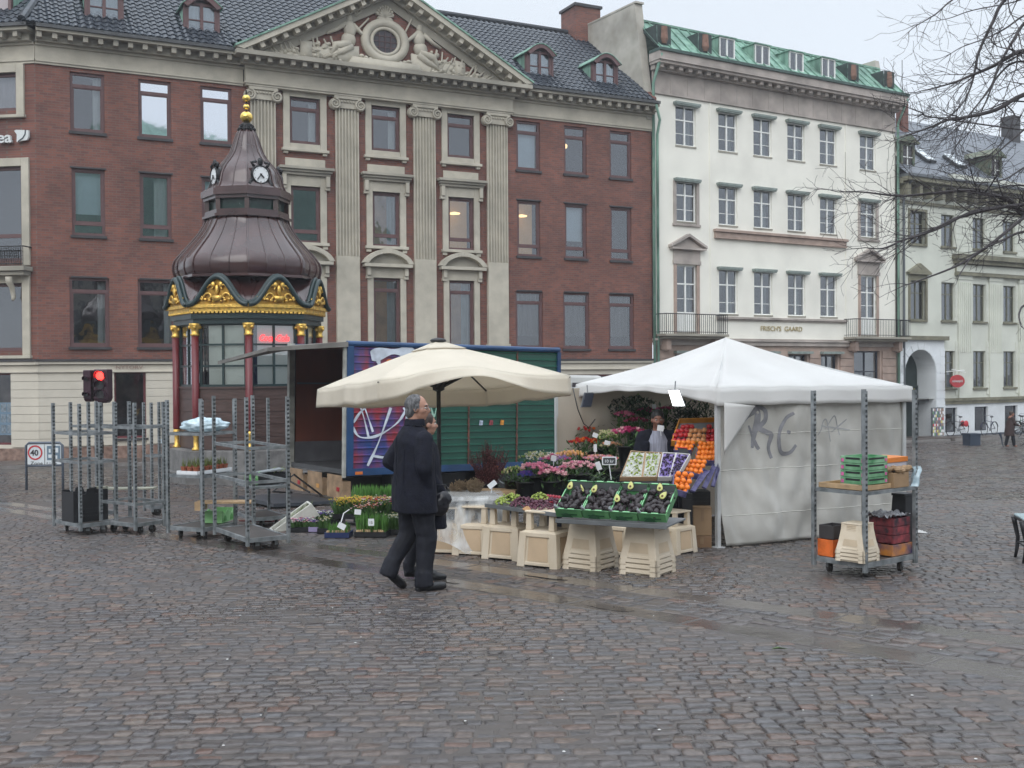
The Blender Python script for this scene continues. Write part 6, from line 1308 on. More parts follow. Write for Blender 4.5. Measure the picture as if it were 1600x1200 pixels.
CR = thing('plastic_tub', 'beige upturned tub holding up the left end of the grape table', 'tub', (0, 0, 0), 0, 'beige plastic tubs under the tables')
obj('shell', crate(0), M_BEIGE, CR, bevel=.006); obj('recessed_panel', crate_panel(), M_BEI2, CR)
CRN = bpy.data.objects.new('plastic_tub', None); COL.objects.link(CRN); tag(CRN, 'topmost beige tub of the stack under the left half of the avocado table', 'tub', 'beige plastic tubs in nested stacks')
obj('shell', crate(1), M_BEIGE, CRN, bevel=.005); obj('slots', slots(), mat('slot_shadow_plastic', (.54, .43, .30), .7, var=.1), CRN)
RG = obj('plastic_tub', nest_ring(), M_BEIGE, bevel=.006); tag(RG, 'x', 'tub', 'beige plastic tubs in nested stacks')
used = {}
def stack(p, rz, labt, labs, n=3, s_=1.):
    o = CRN if 'n' not in used else dup(CRN); used['n'] = 1; o.location = (p.x, p.y, p.z+.055*n*s_); o.rotation_euler = (0, 0, rz); o['label'] = labt; o.scale = (s_, s_, .78*(s_ if s_ < .8 else 1.03))
    for k in range(n):
        r = RG if 'r' not in used else dup(RG); used['r'] = 1; r.location = (p.x, p.y, p.z+.055*k*s_+.001); r.rotation_euler = (0, 0, rz); r['label'] = labs[k]; r.scale = (s_,)*3
RZ1 = rad(-62)
def ctr(px, py, back=.3): p = G(px, py); p.y += back; p.z = gz(p.y); return p
stack(ctr(926, 893, .26), rad(52), s_=.92, labt= 'whole beige tub crowning the stack under the left half of the avocado table', labs=['lowest beige tub rim in the stack under the left avocado boxes', 'second beige tub rim in the stack under the left avocado boxes', 'third beige tub rim from the ground under the left avocado boxes'])
stack(ctr(1017, 901, .26), rad(55), s_=.92, labt= 'top beige tub of the nested stack under the right end of the avocado table', labs=['lowest beige tub rim in the stack under the right avocado boxes', 'second beige tub rim in the stack under the right avocado boxes', 'third beige tub rim from the ground under the right avocado boxes'])
def tubat(p, rz, lab, s_=1.): o = CR if 'c' not in used else dup(CR); used['c'] = 1; o.location = (p.x, p.y, gz(p.y)); o.rotation_euler = (0, 0, rz); o['label'] = lab; o.scale = (s_, s_, s_*1.05); return o
tubat(ctr(798, 876, .26), rad(60), 'beige upturned tub under the left end of the grape table', 1.08)
tubat(ctr(858, 888, .26), rad(58), 'beige upturned tub under the right end of the grape table', 1.1)
tubat(ctr(746, 870, .3), rad(70), 'beige upturned tub behind the hanging plastic sheet', 1.05)
tubat(ctr(700, 868, .35), rad(80), 'beige tub half hidden behind the walking couple', 1.)
tubat(ctr(978, 870, .25), rad(52), 'beige upturned tub seen between the two nested stacks', 1.)
o = tubat(ctr(1058, 868, .3), rad(45), 'beige tub at the right end of the avocado boxes on the lower board', .9)
# boards
M_ZINC = mat('zinc_tray_board', (.16, .17, .175), .45, metal=.3, var=.2)
def board(lab, pts, z, th, m_):
    P_ = [HZ(x, y, z) for x, y in pts]; d = P_[1]-P_[0]; d.normalize(); n_ = Vector((-d.y, d.x, 0)); W_ = (P_[1]-P_[0]).length; dp = .62
    q = MB(); q.xf = Matrix.Translation(P_[0]) @ Matrix.Rotation(math.atan2(d.y, d.x), 4, 'Z'); q.box(0, W_, 0, dp, -th, 0); q.box(0, W_, -.01, 0, -th-.012, .012); o = obj('table_board', q, m_, bevel=.004); tag(o, lab, 'table board'); return P_[0], math.atan2(d.y, d.x), W_
BZ1 = gz(10.7)+.53
b0, ba, bw = board('grey board on nested tubs carrying the avocado boxes', ((868, 812), (1042, 822)), BZ1, .02, M_ZINC)
BZ2 = gz(11.6)+.58
c0, ca_, cw = board('thin grey board on tubs carrying the grapes', ((758, 788), (870, 803)), BZ2, .02, M_ZINC)
# side return board to the right of the avocado boxes
# avocado boxes
M_GBOX = mat('green_printed_carton', (.05, .19, .075), .5, var=.25, scale=6, c2=(.11, .3, .12)); M_GBL = mat('pale_green_carton_rim', (.22, .5, .25), .55, var=.12); M_LINER = mat('grey_carton_liner', (.2, .22, .23), .7, var=.1)
M_AVO = mat('black_avocado_skin', (.028, .022, .024), .42, var=.35, scale=9, bump=.5, bscale=60, c2=(.05, .035, .04)); M_AVY = mat('avocado_flesh', (.5, .5, .17), .5, var=.12, scale=12); M_STONE = mat('avocado_stone', (.14, .07, .03), .5, var=.2)
def av_mesh():
    q = MB(); q.lathe([(.002, -.05), (.018, -.047), (.030, -.035), (.035, -.018), (.033, .0), (.026, .02), (.018, .038), (.009, .048), (.002, .051)], 12, cap=False); return q
random.seed(5)
AVO = obj('avocado', av_mesh(), M_AVO, smooth=True); tag(AVO, 'dark ripe avocado lying in one of the green boxes', 'avocado', 'ripe dark avocados in the green boxes')
AVH = thing('halved_avocado', 'x', 'avocado', (0, 0, 0), 0, 'cut avocado halves on show')
q = MB(); q.xf = Matrix.Scale(.5, 4, (0, 1, 0)); q.lathe([(.002, -.055), (.02, -.05), (.033, -.036), (.038, -.018), (.035, .0), (.028, .022), (.018, .04), (.002, .053)], 14, cap=False); obj('skin', q, M_AVO, AVH, smooth=True)
q = MB(); q.xf = Matrix.Translation((0, -.014, 0)) @ Matrix.Scale(.25, 4, (0, 1, 0)); q.lathe([(.002, -.051), (.019, -.046), (.031, -.034), (.035, -.018), (.032, .0), (.025, .022), (.015, .037), (.002, .049)], 14, cap=False); obj('flesh', q, M_AVY, AVH, smooth=True)
q = MB(); q.ball((0, -.022, -.016), .014, 8, 6); obj('stone', q, M_STONE, AVH, smooth=True)
nav = 0; BWd = bw/4; tilt_ = rad(33)
hv = {0: [(.25, .83), (.75, .75)], 1: [(.2, .75)], 2: [(.45, .92), (.16, .45)], 3: [(.5, .9), (.75, .62)]}
hl = [['halved avocado at the top left corner of the leftmost green box', 'thin avocado slice at the upper right of the leftmost green box'], ['halved avocado at the upper left of the second green box'], ['halved avocado at the top of the third green box', 'halved avocado with its stone at the lower left of the third green box'], ['halved avocado at the top of the rightmost green box', 'halved avocado at the right side of the rightmost green box']]
BXM = Matrix.Translation((b0.x, b0.y, b0.z)) @ Matrix.Rotation(ba, 4, 'Z')
GB = None; fh = 0
blab = ['leftmost green avocado box on the front table', 'second green avocado box from the left', 'third green avocado box from the left', 'rightmost green avocado box beside the orange boxes']
for i in range(4):
    LM = BXM @ Matrix.Translation((i*BWd+.004, .02, .03)) @ Matrix.Rotation(tilt_, 4, 'X')
    W_ = BWd-.01; Lb = .43; hb = .1
    if GB is None:
        GB = thing('avocado_box', blab[0], 'fruit box', (0, 0, 0), 0, 'green boxes of avocados'); 
        q = MB(); q.box(0, W_, 0, .008, 0, hb); q.box(0, W_, Lb-.008, Lb, 0, hb+.02); q.box(0, .008, .008, Lb-.008, 0, hb-.02); q.box(W_-.008, W_, .008, Lb-.008, 0, hb-.02); q.box(0, W_, .008, Lb-.008, 0, .008)
        for x in (0, W_): q.prism([(x-.004, hb-.02), (x+.004, hb-.02), (x+.004, hb-.02)], 0, .01)
        obj('carton', q, M_GBOX, GB)
        q = MB(); q.box(.06, W_-.05, -.004, .0, .03, .045); n = 8
        q.prism([(.05+.13*k/n, .0+.055*math.sin(math.pi*k/n)) for k in range(n+1)], -.006, -.001); obj('printed_patch', q, mat('dark_green_print', (.02, .09, .035), .5, var=.1), GB)
        q = MB(); 
        for k in range(2): q.box(.03+.11*k, .1+.11*k, -.003, .011, hb, hb+.006); q.box(.03+.11*k, .1+.11*k, Lb-.011, Lb+.003, hb+.02, hb+.026)
        q.box(-.001, .009, .05, Lb-.1, hb-.0199, hb-.012); q.box(W_-.009, W_+.001, .05, Lb-.1, hb-.0199, hb-.012); obj('pale_rim', q, M_GBL, GB)
        q = MB(); q.hexa([(0, 0, hb-.03), (.05, 0, hb), (.0, .05, hb+.02), (0, .04, hb), (0, .002, hb+.04), (.03, .002, hb+.02), (0, .04, hb+.04), (0, .03, hb+.04)]); q.face((.0, .01, hb-.02), (.07, .01, hb), (.0, .09, hb-.02)); q.face((.009, Lb-.009, .02), (W_-.009, Lb-.009, .02), (W_-.009, Lb-.009, hb+.01), (.009, Lb-.009, hb+.01)); obj('liner', q, M_LINER, GB)
        g_ = GB
    else: g_ = dup(GB, label=blab[i])
    g_.matrix_world = LM; g_.rotation_mode = 'XYZ'
    rr = random.Random(40+i)
    for j in range(7):
        for k in range(4):
            if nav > 200: break
            x = .035+(W_-.07)*(k+.5*(j % 2)*.5)/3.2+rr.uniform(-.006, .006); y = .045+j*.054+rr.uniform(-.006, .006)
            if any(abs(x/W_-a) < .16 and abs(y/Lb-b_) < .09 for a, b_ in hv[i]): continue
            for lay in ((0, 1) if j < 6 else (0,)):
                if lay and rr.random() < .35: continue
                o = AVO if nav == 0 else dup(AVO); nav += 1; o['label'] = 'dark ripe avocado lying in the '+('leftmost green box', 'second green box from the left', 'third green box from the left', 'rightmost green box')[i]; o['group'] = 'ripe avocados in the '+('leftmost', 'second', 'third', 'rightmost')[i]+' green box'
                o.matrix_world = LM @ Matrix.Translation((min(x, W_-.03)+lay*.012, y+lay*.02, .045+lay*.045)) @ Matrix.Rotation(rr.uniform(0, 6.3), 4, 'Z') @ Matrix.Rotation(rad(90)+rr.uniform(-.4, .4), 4, 'X') @ Matrix.Scale(rr.uniform(.74, .9), 4)
    for a, b_ in hv[i]:
        o = AVH if fh == 0 else dup(AVH); fh += 1; o['label'] = hl[i][hv[i].index((a, b_))]
        sx2 = .35 if (i == 0 and a > .6) else 1
        o.matrix_world = LM @ Matrix.Translation((a*W_, b_*Lb-.03, .135)) @ Matrix.Rotation(rad(-62), 4, 'X') @ Matrix.Rotation(rr.uniform(-.6, .6), 4, 'Y') @ Matrix.Scale(sx2, 4, (1, 0, 0)) @ Matrix.Scale(.88, 4)
# grapes on the left board
def grapes(lab, c_, rx, ry, rz_, m_, n, seed, gr_=.0125):
    rr = random.Random(seed); q = MB()
    for k in range(n):
        a = rr.uniform(0, 6.28); r = math.sqrt(rr.random()); x, y = rx*r*math.cos(a), ry*r*math.sin(a); z = rz_*(1-r*r)*rr.uniform(.55, 1.)+gr_
        q.ball((x, y, z), gr_*rr.uniform(.85, 1.1), 7, 5)
    o = obj('grape_bunch', q, m_, smooth=True); o.location = c_; o.rotation_euler = (0, 0, ca_); tag(o, lab, 'grapes', 'heaps of grapes on the left board'); return o
M_GG = mat('green_grape_skin', (.36, .45, .1), .35, var=.3, scale=20, subs=.25); M_RG = mat('purple_grape_skin', (.085, .02, .045), .35, var=.4, scale=20, c2=(.14, .04, .07)); M_PR = mat('red_plum_skin', (.3, .02, .04), .35, var=.3, scale=12)
CXM = Matrix.Translation(c0) @ Matrix.Rotation(ca_, 4, 'Z')
grapes('heap of yellow-green grapes at the left end of the board', CXM @ Vector((.17, .22, 0)), .17, .19, .11, M_GG, 170, 1)
grapes('dark purple grapes at the front middle of the board', CXM @ Vector((.46, .17, 0)), .17, .15, .10, M_RG, 190, 2)
grapes('dark purple grapes beside the first avocado box', CXM @ Vector((.73, .16, 0)), .15, .14, .09, M_RG, 150, 3)
grapes('small yellow-green bunch on top between the purple grapes', CXM @ Vector((.50, .36, .05)), .12, .1, .08, M_GG, 70, 4)
q = MB(); rr = random.Random(8)
pl_ = obj('plum', (lambda q: (q.ball((0, 0, 0), .022, 10, 7), q)[1])(MB()), M_PR, smooth=True); tag(pl_, 'red plum in the row behind the grapes', 'plum', 'red plums behind the grapes')
for k in range(34):
    o = pl_ if k == 0 else dup(pl_); i, j = k % 12, k//12; o.location = CXM @ Vector((.40+.045*i+.01*(j % 2), .44+.045*j, .04+.022*j)); 
grapes('purple and green grape clusters at the back right of the board', CXM @ Vector((.74, .34, .03)), .15, .1, .07, M_RG, 90, 9)
def sheet(nm, lab, cat, M_, m_, f=None, nu=1, nv=1, th=.003, grp=None):
    q = MB(); q.grid(f, nu, nv); o = obj(nm, q, m_, smooth=True, solid=th); o.matrix_world = M_; tag(o, lab, cat, grp); return o
sheet('dry_leaf', 'curled brown vine leaf at the front edge of the grapes', 'leaf', CXM @ Matrix.Translation((.72, -.03, .01)) @ Matrix.Rotation(.4, 4, 'X'), mat('dry_brown_leaf', (.4, .22, .1), .8, var=.2), lambda a, b: ((a-.5)*.14, (b-.5)*.08*math.sin(math.pi*min(1, a+.05)), .02*math.sin(a*5)), 8, 4)
# plastic covered table on the left
TBZ = gz(12.4)+.64
M_FILM = nmat('clear_film')[0]; t = M_FILM.node_tree; b = t.nodes['Principled BSDF']; L = t.links.new
b.inputs['Base Color'].default_value = (.75, .78, .8, 1); b.inputs['Roughness'].default_value = .18; tcn = t.nodes.new('ShaderNodeTexCoord'); nz = t.nodes.new('ShaderNodeTexNoise'); nz.inputs['Scale'].default_value = 9; nz.inputs['Detail'].default_value = 6
mp = t.nodes.new('ShaderNodeMapping'); mp.inputs['Scale'].default_value = (1, 1, .35); L(tcn.outputs['Object'], mp.inputs[0]); L(mp.outputs[0], nz.inputs['Vector']); m2 = t.nodes.new('ShaderNodeMapRange'); L(nz.outputs['Fac'], m2.inputs[0]); m2.inputs['From Min'].default_value = .4; m2.inputs['From Max'].default_value = .75; m2.inputs['To Min'].default_value = .18; m2.inputs['To Max'].default_value = .75; L(m2.outputs[0], b.inputs['Alpha'])
bp = t.nodes.new('ShaderNodeBump'); bp.inputs['Distance'].default_value = .03; L(nz.outputs['Fac'], bp.inputs['Height']); L(bp.outputs[0], b.inputs['Normal'])
d0, da_, dw = board('pale table board under clear plastic behind the walking couple', ((655, 779), (782, 776)), TBZ, .03, mat('pale_board', (.42, .42, .42), .6, var=.1))
DXM = Matrix.Translation(d0) @ Matrix.Rotation(da_, 4, 'Z')
q = MB()
def film(a, b_):
    x = -.05+(dw+.12)*a
    if b_ < .35: y = .6-.68*(b_/.35); z = .012+.006*fz((x*6, b_*9, 0), 1.)
    else:
        t_ = (b_-.35)/.65; y = -.08-.05*t_-.05*math.sin(x*9+t_*2)*t_-.09*t_*math.exp(-((x-.35)/.25)**2); z = .01-.62*t_*(1-.25*max(0, math.sin(x*4.2+1)))
    return (x, y, z)
q.grid(film, 60, 26); o = obj('plastic_sheet', q, M_FILM, smooth=True); o.matrix_world = DXM; tag(o, 'clear plastic sheet draped over the table and hanging to the ground', 'plastic sheet')
# flowers ---------------------------------------------------------
M_LEAF = mat('flower_foliage', (.05, .12, .035), .6, var=.4, scale=8, subs=.2, c2=(.1, .2, .06)); M_BUCK = mat('black_flower_bucket', (.012, .013, .014), .4, var=.2)
def bouquet(lab, c_, w_, h_, cols, n=26, fs=.03, kind='flower bunch', leafn=40, bucket=.3, stem=.25, grp='bunches of cut flowers', dome=.6, seed=1, cat='flowers', style='round', leafm=None, name='flower_bunch'):
    """c_: centre of the blooms; foliage fills below; the bucket is a thing of its own"""
    rr = random.Random(seed); T_ = thing(name, lab, cat, tuple(c_), 0, grp)
    q = MB()
    for k in range(leafn):
        a = rr.uniform(0, 6.28); r = math.sqrt(rr.random())*w_; x, y = r*math.cos(a), r*math.sin(a); z = -stem*.55+rr.uniform(-.3, .6)*stem+h_*.5*(1-(r/w_)**2); l_ = rr.uniform(.05, .1); b_ = rr.uniform(0, 6.28); up_ = rr.uniform(.2, 1)
        d = Vector((math.cos(b_), math.sin(b_), up_))*l_; s_ = Vector((-math.sin(b_), math.cos(b_), 0))*l_*.22; p = Vector((x, y, z)); q.add([p, p+d*.5+s_, p+d, p+d*.5-s_], [(0, 1, 2, 3)])
    for k in range(10): a = rr.uniform(0, 6.28); r = rr.random()*w_*.8; q.tube([(r*.3*math.cos(a), r*.3*math.sin(a), -stem), (r*math.cos(a), r*math.sin(a), h_*.3)], .004, 4, caps=False)
    obj('foliage', q, leafm or M_LEAF, T_)
    q = MB(); 
    for k in range(n):
        a = 2.4*k+rr.uniform(-.3, .3); r = math.sqrt((k+.5)/n); x, y = w_*r*math.cos(a), w_*r*math.sin(a)*.8; z = h_*(1-r*r*dome)+rr.uniform(-.2, .2)*h_*.6; s_ = fs*rr.uniform(.75, 1.2)
        q.cur = rr.randrange(len(cols))
        if style == 'round':
            for lay, (m_, tl_) in enumerate(((6, .2), (5, .9))):
                for j in range(m_):
                    b_ = 6.283*j/m_+rr.uniform(-.3, .3)+lay; d = Vector((math.cos(b_)*math.cos(tl_), math.sin(b_)*math.cos(tl_), math.sin(tl_)))*s_; sd = Vector((-math.sin(b_), math.cos(b_), 0))*s_*.45; p = Vector((x, y, z)); q.add([p, p+d*.6+sd, p+d*1.0+Vector((0, 0, s_*.1)), p+d*.6-sd], [(0, 1, 2, 3)])
            q.ball((x, y, z+s_*.2), (s_*.45, s_*.45, s_*.4), 6, 4)
        elif style == 'tulip': q.ball((x, y, z), (s_*.5, s_*.5, s_*.85), 6, 5)
        else:
            for j in range(5): q.ball((x+rr.uniform(-1, 1)*s_, y+rr.uniform(-1, 1)*s_, z+rr.uniform(-1, 1)*s_*.8), s_*.36, 5, 4)
    obj('blooms', q, [mat('petal_%s' % c, PET[c], .6, var=.15, scale=14, subs=.25) for c in cols], T_)
    return T_
PET = dict(pink=(.75, .3, .42), palepink=(.78, .5, .52), rose=(.62, .12, .27), magenta=(.5, .03, .16), red=(.5, .02, .02), orange=(.72, .17, .03), peach=(.78, .42, .26), amber=(.75, .4, .12), cream=(.6, .55, .32), white=(.72, .72, .66), purple=(.2, .1, .42), blue=(.1, .1, .4), yellow=(.7, .55, .05), green=(.25, .36, .1), darkred=(.22, .02, .04), lilac=(.4, .25, .5))
def bucket(lab, c_, r=.12, h=.28, m_=None, grp='black flower buckets'):
    T_ = thing('flower_bucket', lab, 'bucket', tuple(c_), 0, grp); q = MB(); q.lathe([(r*.78, 0), (r, h), (r*1.06, h+.0), (r*1.06, h-.015), (r*.98, h-.015), (r*.94, h-.03), (r*.72, .01)], 18, cap=False); q.lathe([(0, .004), (r*.78, .004)], 18, cap=False); obj('body', q, m_ or M_BUCK, T_, smooth=True); return T_
# the low stand behind the fruit carries the outer buckets
STZ = gz(13.3)+.42
st = thing('flower_stand', 'low black stand carrying the pink flower buckets', 'stand', (0, 0, 0)); P1 = Vector((HZ(795, 778, STZ).x, 13.1, STZ)); 
st.location = (P1.x-.1, 13.0, gz(13.0)); q = MB(); q.box(0, 1.55, 0, 1.0, .39, .42); obj('top_board', q, M_BLK, st); 
for x in (.05, 1.5):
    for y in (.05, .95): q = MB(); q.box(x-.025, x+.025, y-.025, y+.025, -.03, .39); obj('leg', q, M_BLK, st)
def bq(lab, px, py, D, wpx, hpx, cols, bl=None, seed=0, **k):
    c_ = AT(px, py, D); s_ = D/F_PX; T_ = bouquet(lab, c_, wpx/2*s_, hpx*.5*s_, cols, seed=seed or int(px), **k)
    if bl: bz = k.get('stem', .25); bucket(bl, (c_.x, c_.y, c_.z-bz-.1), .11+wpx*s_*.06, .26)
    return T_
bq('large pink gerbera bunch at the front left of the flower stand', 838, 738, 13.3, 48, 22, ['palepink', 'pink'], 'black bucket under the pink gerberas at the front left', n=14, fs=.055, stem=.2)
bq('pale pink peony bunch at the front middle of the flower stand', 862, 746, 13.2, 44, 22, ['palepink', 'pink'], 'black bucket under the pale pink bunch in the front middle', n=14, fs=.055, stem=.2)
bq('bright pink carnation bunch behind the second avocado box', 905, 735, 13.35, 62, 24, ['pink', 'palepink'], 'black bucket under the bright pink carnations', n=34, fs=.036, stem=.2)
bq('mixed red and lilac bunch in clear wrap on the flower stand', 868, 722, 13.8, 50, 18, ['rose', 'lilac', 'palepink'], 'black bucket under the wrapped red and lilac bunch', n=26, fs=.035, stem=.2)
bq('pink bunch left of the price card', 885, 738, 13.5, 40, 16, ['palepink', 'lilac'], None, n=18, fs=.035, stem=.2)
bq('white and green shrubby bunch in front of the lorry', 842, 722, 14.0, 62, 30, ['white', 'cream', 'green'], 'black bucket under the white and green bunch', n=46, fs=.03, style='cluster', stem=.25, leafn=140)
bq('yellow-green budded bunch left of the purple one', 804, 742, 13.5, 40, 24, ['green', 'cream'], 'black bucket at the left end of the flower stand', n=40, fs=.022, style='tulip', stem=.22, leafn=120)
bq('small purple iris bunch', 822, 747, 13.25, 26, 18, ['purple', 'blue'], 'black bucket under the purple irises', n=22, fs=.03, stem=.2)
bq('orange and peach tulip bunch at the left wall of the tent', 893, 713, 14.6, 52, 14, ['peach', 'amber'], 'black bucket under the peach tulips', n=44, fs=.03, style='tulip', leafn=110)
bq('orange-red lily bunch by the tent wall', 915, 696, 15.0, 52, 20, ['orange', 'red'], 'black bucket under the orange-red lilies', n=34, fs=.036, leafn=90)
bq('red-orange bunch highest on the left wall', 910, 676, 15.4, 44, 16, ['orange', 'red'], None, n=20, fs=.036, leafn=110)
bq('dark foliage bunch with small red flowers at the top left of the stall', 940, 655, 15.8, 42, 34, ['red', 'green'], None, n=8, fs=.03, leafn=220, stem=.4)
bq('salmon pink bunch in the middle of the stall', 938, 721, 14.2, 56, 16, ['peach', 'palepink', 'pink'], 'black bucket under the salmon pink bunch', n=44, fs=.03, leafn=80)
bq('cream spray of small blooms in the middle of the stall', 948, 690, 14.8, 38, 34, ['cream', 'green'], 'black bucket under the cream spray', n=44, fs=.028, style='cluster', leafn=150)
bq('peach rose bunch beside the cream spray', 956, 700, 14.6, 36, 14, ['peach', 'cream'], None, n=20, fs=.034)
bq('magenta and white rose bunch beside the seller', 981, 680, 14.4, 52, 20, ['magenta', 'rose', 'palepink'], 'black bucket under the magenta roses', n=34, fs=.042, leafn=110, stem=.3)
bq('pink hyacinth bunch above the magenta roses', 974, 653, 15.2, 34, 16, ['rose', 'pink'], None, n=24, fs=.034, leafn=100)
bq('dark red carnation bunch left of the seller', 994, 662, 15.0, 38, 16, ['darkred', 'rose'], 'black bucket under the dark red carnations', n=34, fs=.032, leafn=120)
bq('magenta bunch behind the head of the seller', 1012, 645, 15.7, 38, 12, ['magenta', 'rose'], None, n=24, fs=.034, leafn=120)
bq('magenta bunch at the right of the seller', 1040, 642, 15.8, 26, 10, ['magenta'], None, n=14, fs=.034, leafn=80)
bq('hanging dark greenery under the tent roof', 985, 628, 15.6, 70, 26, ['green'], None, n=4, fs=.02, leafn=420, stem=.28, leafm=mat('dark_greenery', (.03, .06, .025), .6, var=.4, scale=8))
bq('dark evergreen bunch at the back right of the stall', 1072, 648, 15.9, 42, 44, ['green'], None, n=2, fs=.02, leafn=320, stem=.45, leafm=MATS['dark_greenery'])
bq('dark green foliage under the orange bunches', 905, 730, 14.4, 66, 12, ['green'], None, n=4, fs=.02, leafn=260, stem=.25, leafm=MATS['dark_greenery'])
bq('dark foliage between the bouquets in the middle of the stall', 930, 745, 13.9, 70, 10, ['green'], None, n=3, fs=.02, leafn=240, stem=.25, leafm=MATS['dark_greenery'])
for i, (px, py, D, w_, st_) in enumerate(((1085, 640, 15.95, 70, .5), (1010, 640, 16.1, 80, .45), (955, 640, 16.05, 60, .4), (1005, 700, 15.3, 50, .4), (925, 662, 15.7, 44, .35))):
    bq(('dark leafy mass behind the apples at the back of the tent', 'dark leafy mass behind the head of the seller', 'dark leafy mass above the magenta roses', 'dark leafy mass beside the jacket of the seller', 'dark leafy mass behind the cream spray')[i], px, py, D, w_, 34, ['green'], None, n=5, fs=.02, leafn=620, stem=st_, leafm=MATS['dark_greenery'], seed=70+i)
# red twig shrub and dry basket plants beside the parasol pole
def twigs(lab, px, py, D, wpx, hpx, m1, m2_, n, seed, nm='twig_bunch', berry=.007, cat='plant'):
    c_ = AT(px, py, D); s_ = D/F_PX; rr = random.Random(seed); T_ = thing(nm, lab, cat, tuple(c_)); q = MB(); q2 = MB(); H_ = hpx*s_; W_ = wpx/2*s_
    for k in range(n):
        a = rr.uniform(0, 6.28); r = rr.random(); top = Vector((W_*r*math.cos(a), W_*r*math.sin(a)*.7, H_*rr.uniform(.6, 1.)*(1-.25*r))); b_ = Vector((top.x*.25, top.y*.25, 0)); m_ = b_.lerp(top, .5)+Vector((rr.uniform(-.03, .03),)*2+(0,)); q.tube([b_, m_, top], [.005, .004, .002], 4, caps=False)
        for j in range(9): t_ = rr.uniform(.15, 1); p = b_.lerp(top, t_)+Vector((rr.uniform(-.025, .025), rr.uniform(-.025, .025), rr.uniform(-.02, .02))); q2.ball(p, berry*rr.uniform(.7, 1.4), 5, 4)
    obj('stems', q, m1, T_); obj('buds', q2, m2_, T_); return T_
M_TWIG = mat('reddish_twigs', (.09, .03, .03), .6, var=.3); M_BERRY = mat('dark_red_berries', (.2, .035, .05), .45, var=.5, scale=25, c2=(.3, .1, .1))
twigs('bushy dark red twig bunch standing in front of the green lorry', 763, 762, 13.9, 76, 78, M_TWIG, M_BERRY, 130, 3)
bucket('black bucket holding the dark red twigs', tuple(AT(763, 762, 13.9)-Vector((0, 0, .22))), .14, .28)
M_DRY = mat('dried_grass_heads', (.22, .16, .1), .8, var=.4, scale=20, subs=.2)
twigs('bunch of dried brown grass heads left of the parasol pole base', 718, 772, 13.0, 34, 24, M_DRY, M_DRY, 90, 4, 'dried_bunch'); twigs('bunch of dried brown grass heads right of the parasol pole base', 742, 771, 12.9, 30, 26, M_DRY, M_DRY, 90, 5, 'dried_bunch'); 
q = MB(); c_ = AT(768, 766, 13.3); q.box(-.25, .3, -.1, .25, -.06, 0); o = obj('wooden_board', q, mat('bare_wood', (.4, .27, .15), .7, var=.25, scale=8), loc=c_); o.rotation_euler = (0, 0, -.1); tag(o, 'short pale wooden board behind the plastic covered table', 'board')
# stand under the twigs
for (px, D, lab) in ((763, 13.9, 'black crate under the dark red twig bunch'), (730, 13.1, 'black crate under the dried grass bunches')):
    c_ = AT(px, 790, D); q = MB(); g0 = gz(D); z_ = (AT(763, 762, 13.9).z-.22-g0) if px == 763 else (AT(742, 772, 13.).z-g0-.01); q.tbox(0, 0, 0, z_, .26, .2, .26, .2); q.box(-.27, .27, -.21, .21, z_-.03, z_-.001); o = obj('display_crate', q, M_BLK, loc=(c_.x, D, g0)); tag(o, lab, 'crate', 'black display crates')
q = MB(); zt_ = AT(930, 760, 14.6).z
for i, (x0, y0, D, w_, lab) in enumerate(((880, 0, 14.75, .9, 'dark display step inside the left of the tent'), (950, 0, 14.9, 1.0, 'dark display step behind the price card'), (1000, 0, 15.4, .9, 'dark display step behind the seller'))):
    c_ = AT(x0+20, 760, D); g0 = gz(D); z_ = (.62, .75, 1.0)[i]; q = MB(); q.box(-w_/2, w_/2, -.2, .25, 0, z_-.25); q.box(-w_/2, w_/2, .25, .6, 0, z_); q.box(-w_/2-.01, w_/2+.01, -.21, .249, z_-.25+.001, z_-.23); o = obj('display_step', q, MATS['dark_flood_panel'], loc=(c_.x, D, g0)); tag(o, lab, 'display step', 'dark display steps inside the tent')
# grape cartons with paper, oranges, apples on the right of the stall
def tray(lab, corners, D0, D1, wall_m, hgt=.07, name='fruit_carton', grp='tilted fruit cartons at the right of the stall'):
    """corners in the photo: front-left, front-right, back-right, back-left ; D0 front depth, D1 back depth"""
    P_ = [AT(corners[0][0], corners[0][1], D0), AT(corners[1][0], corners[1][1], D0), AT(corners[2][0], corners[2][1], D1), AT(corners[3][0], corners[3][1], D1)]
    e1 = P_[1]-P_[0]; e2 = P_[3]-P_[0]; nn = e1.cross(e2).normalized(); nn = nn if nn.z > 0 else -nn
    T_ = thing(name, lab, 'fruit box', tuple(P_[0]), 0, grp); Q_ = [p-P_[0] for p in P_]
    q = MB(); th = .01
    for a, b_ in ((0, 1), (1, 2), (2, 3), (3, 0)):
        p, r = Q_[a], Q_[b_]; cc = (Q_[0]+Q_[1]+Q_[2]+Q_[3])/4; inn_ = (cc-(p+r)/2).normalized()*th; q.hexa([p, r, r+inn_, p+inn_, p+nn*hgt, r+nn*hgt, r+nn*hgt+inn_, p+nn*hgt+inn_])
    obj('carton', q, wall_m, T_); q = MB(); q.hexa([Q_[0], Q_[1], Q_[2], Q_[3], Q_[0]+nn*.008, Q_[1]+nn*.008, Q_[2]+nn*.008, Q_[3]+nn*.008]); obj('bottom', q, wall_m, T_)
    return T_, P_, nn
def fillt(P_, nn, u, v): a = P_[0].lerp(P_[1], u); b_ = P_[3].lerp(P_[2], u); return a.lerp(b_, v)
M_BLUEC = mat('blue_purple_carton', (.035, .035, .16), .5, var=.5, scale=14, c2=(.13, .12, .24)); M_BRC = mat('brown_carton', (.3, .19, .1), .75, var=.15, scale=4, c2=(.36, .24, .14))
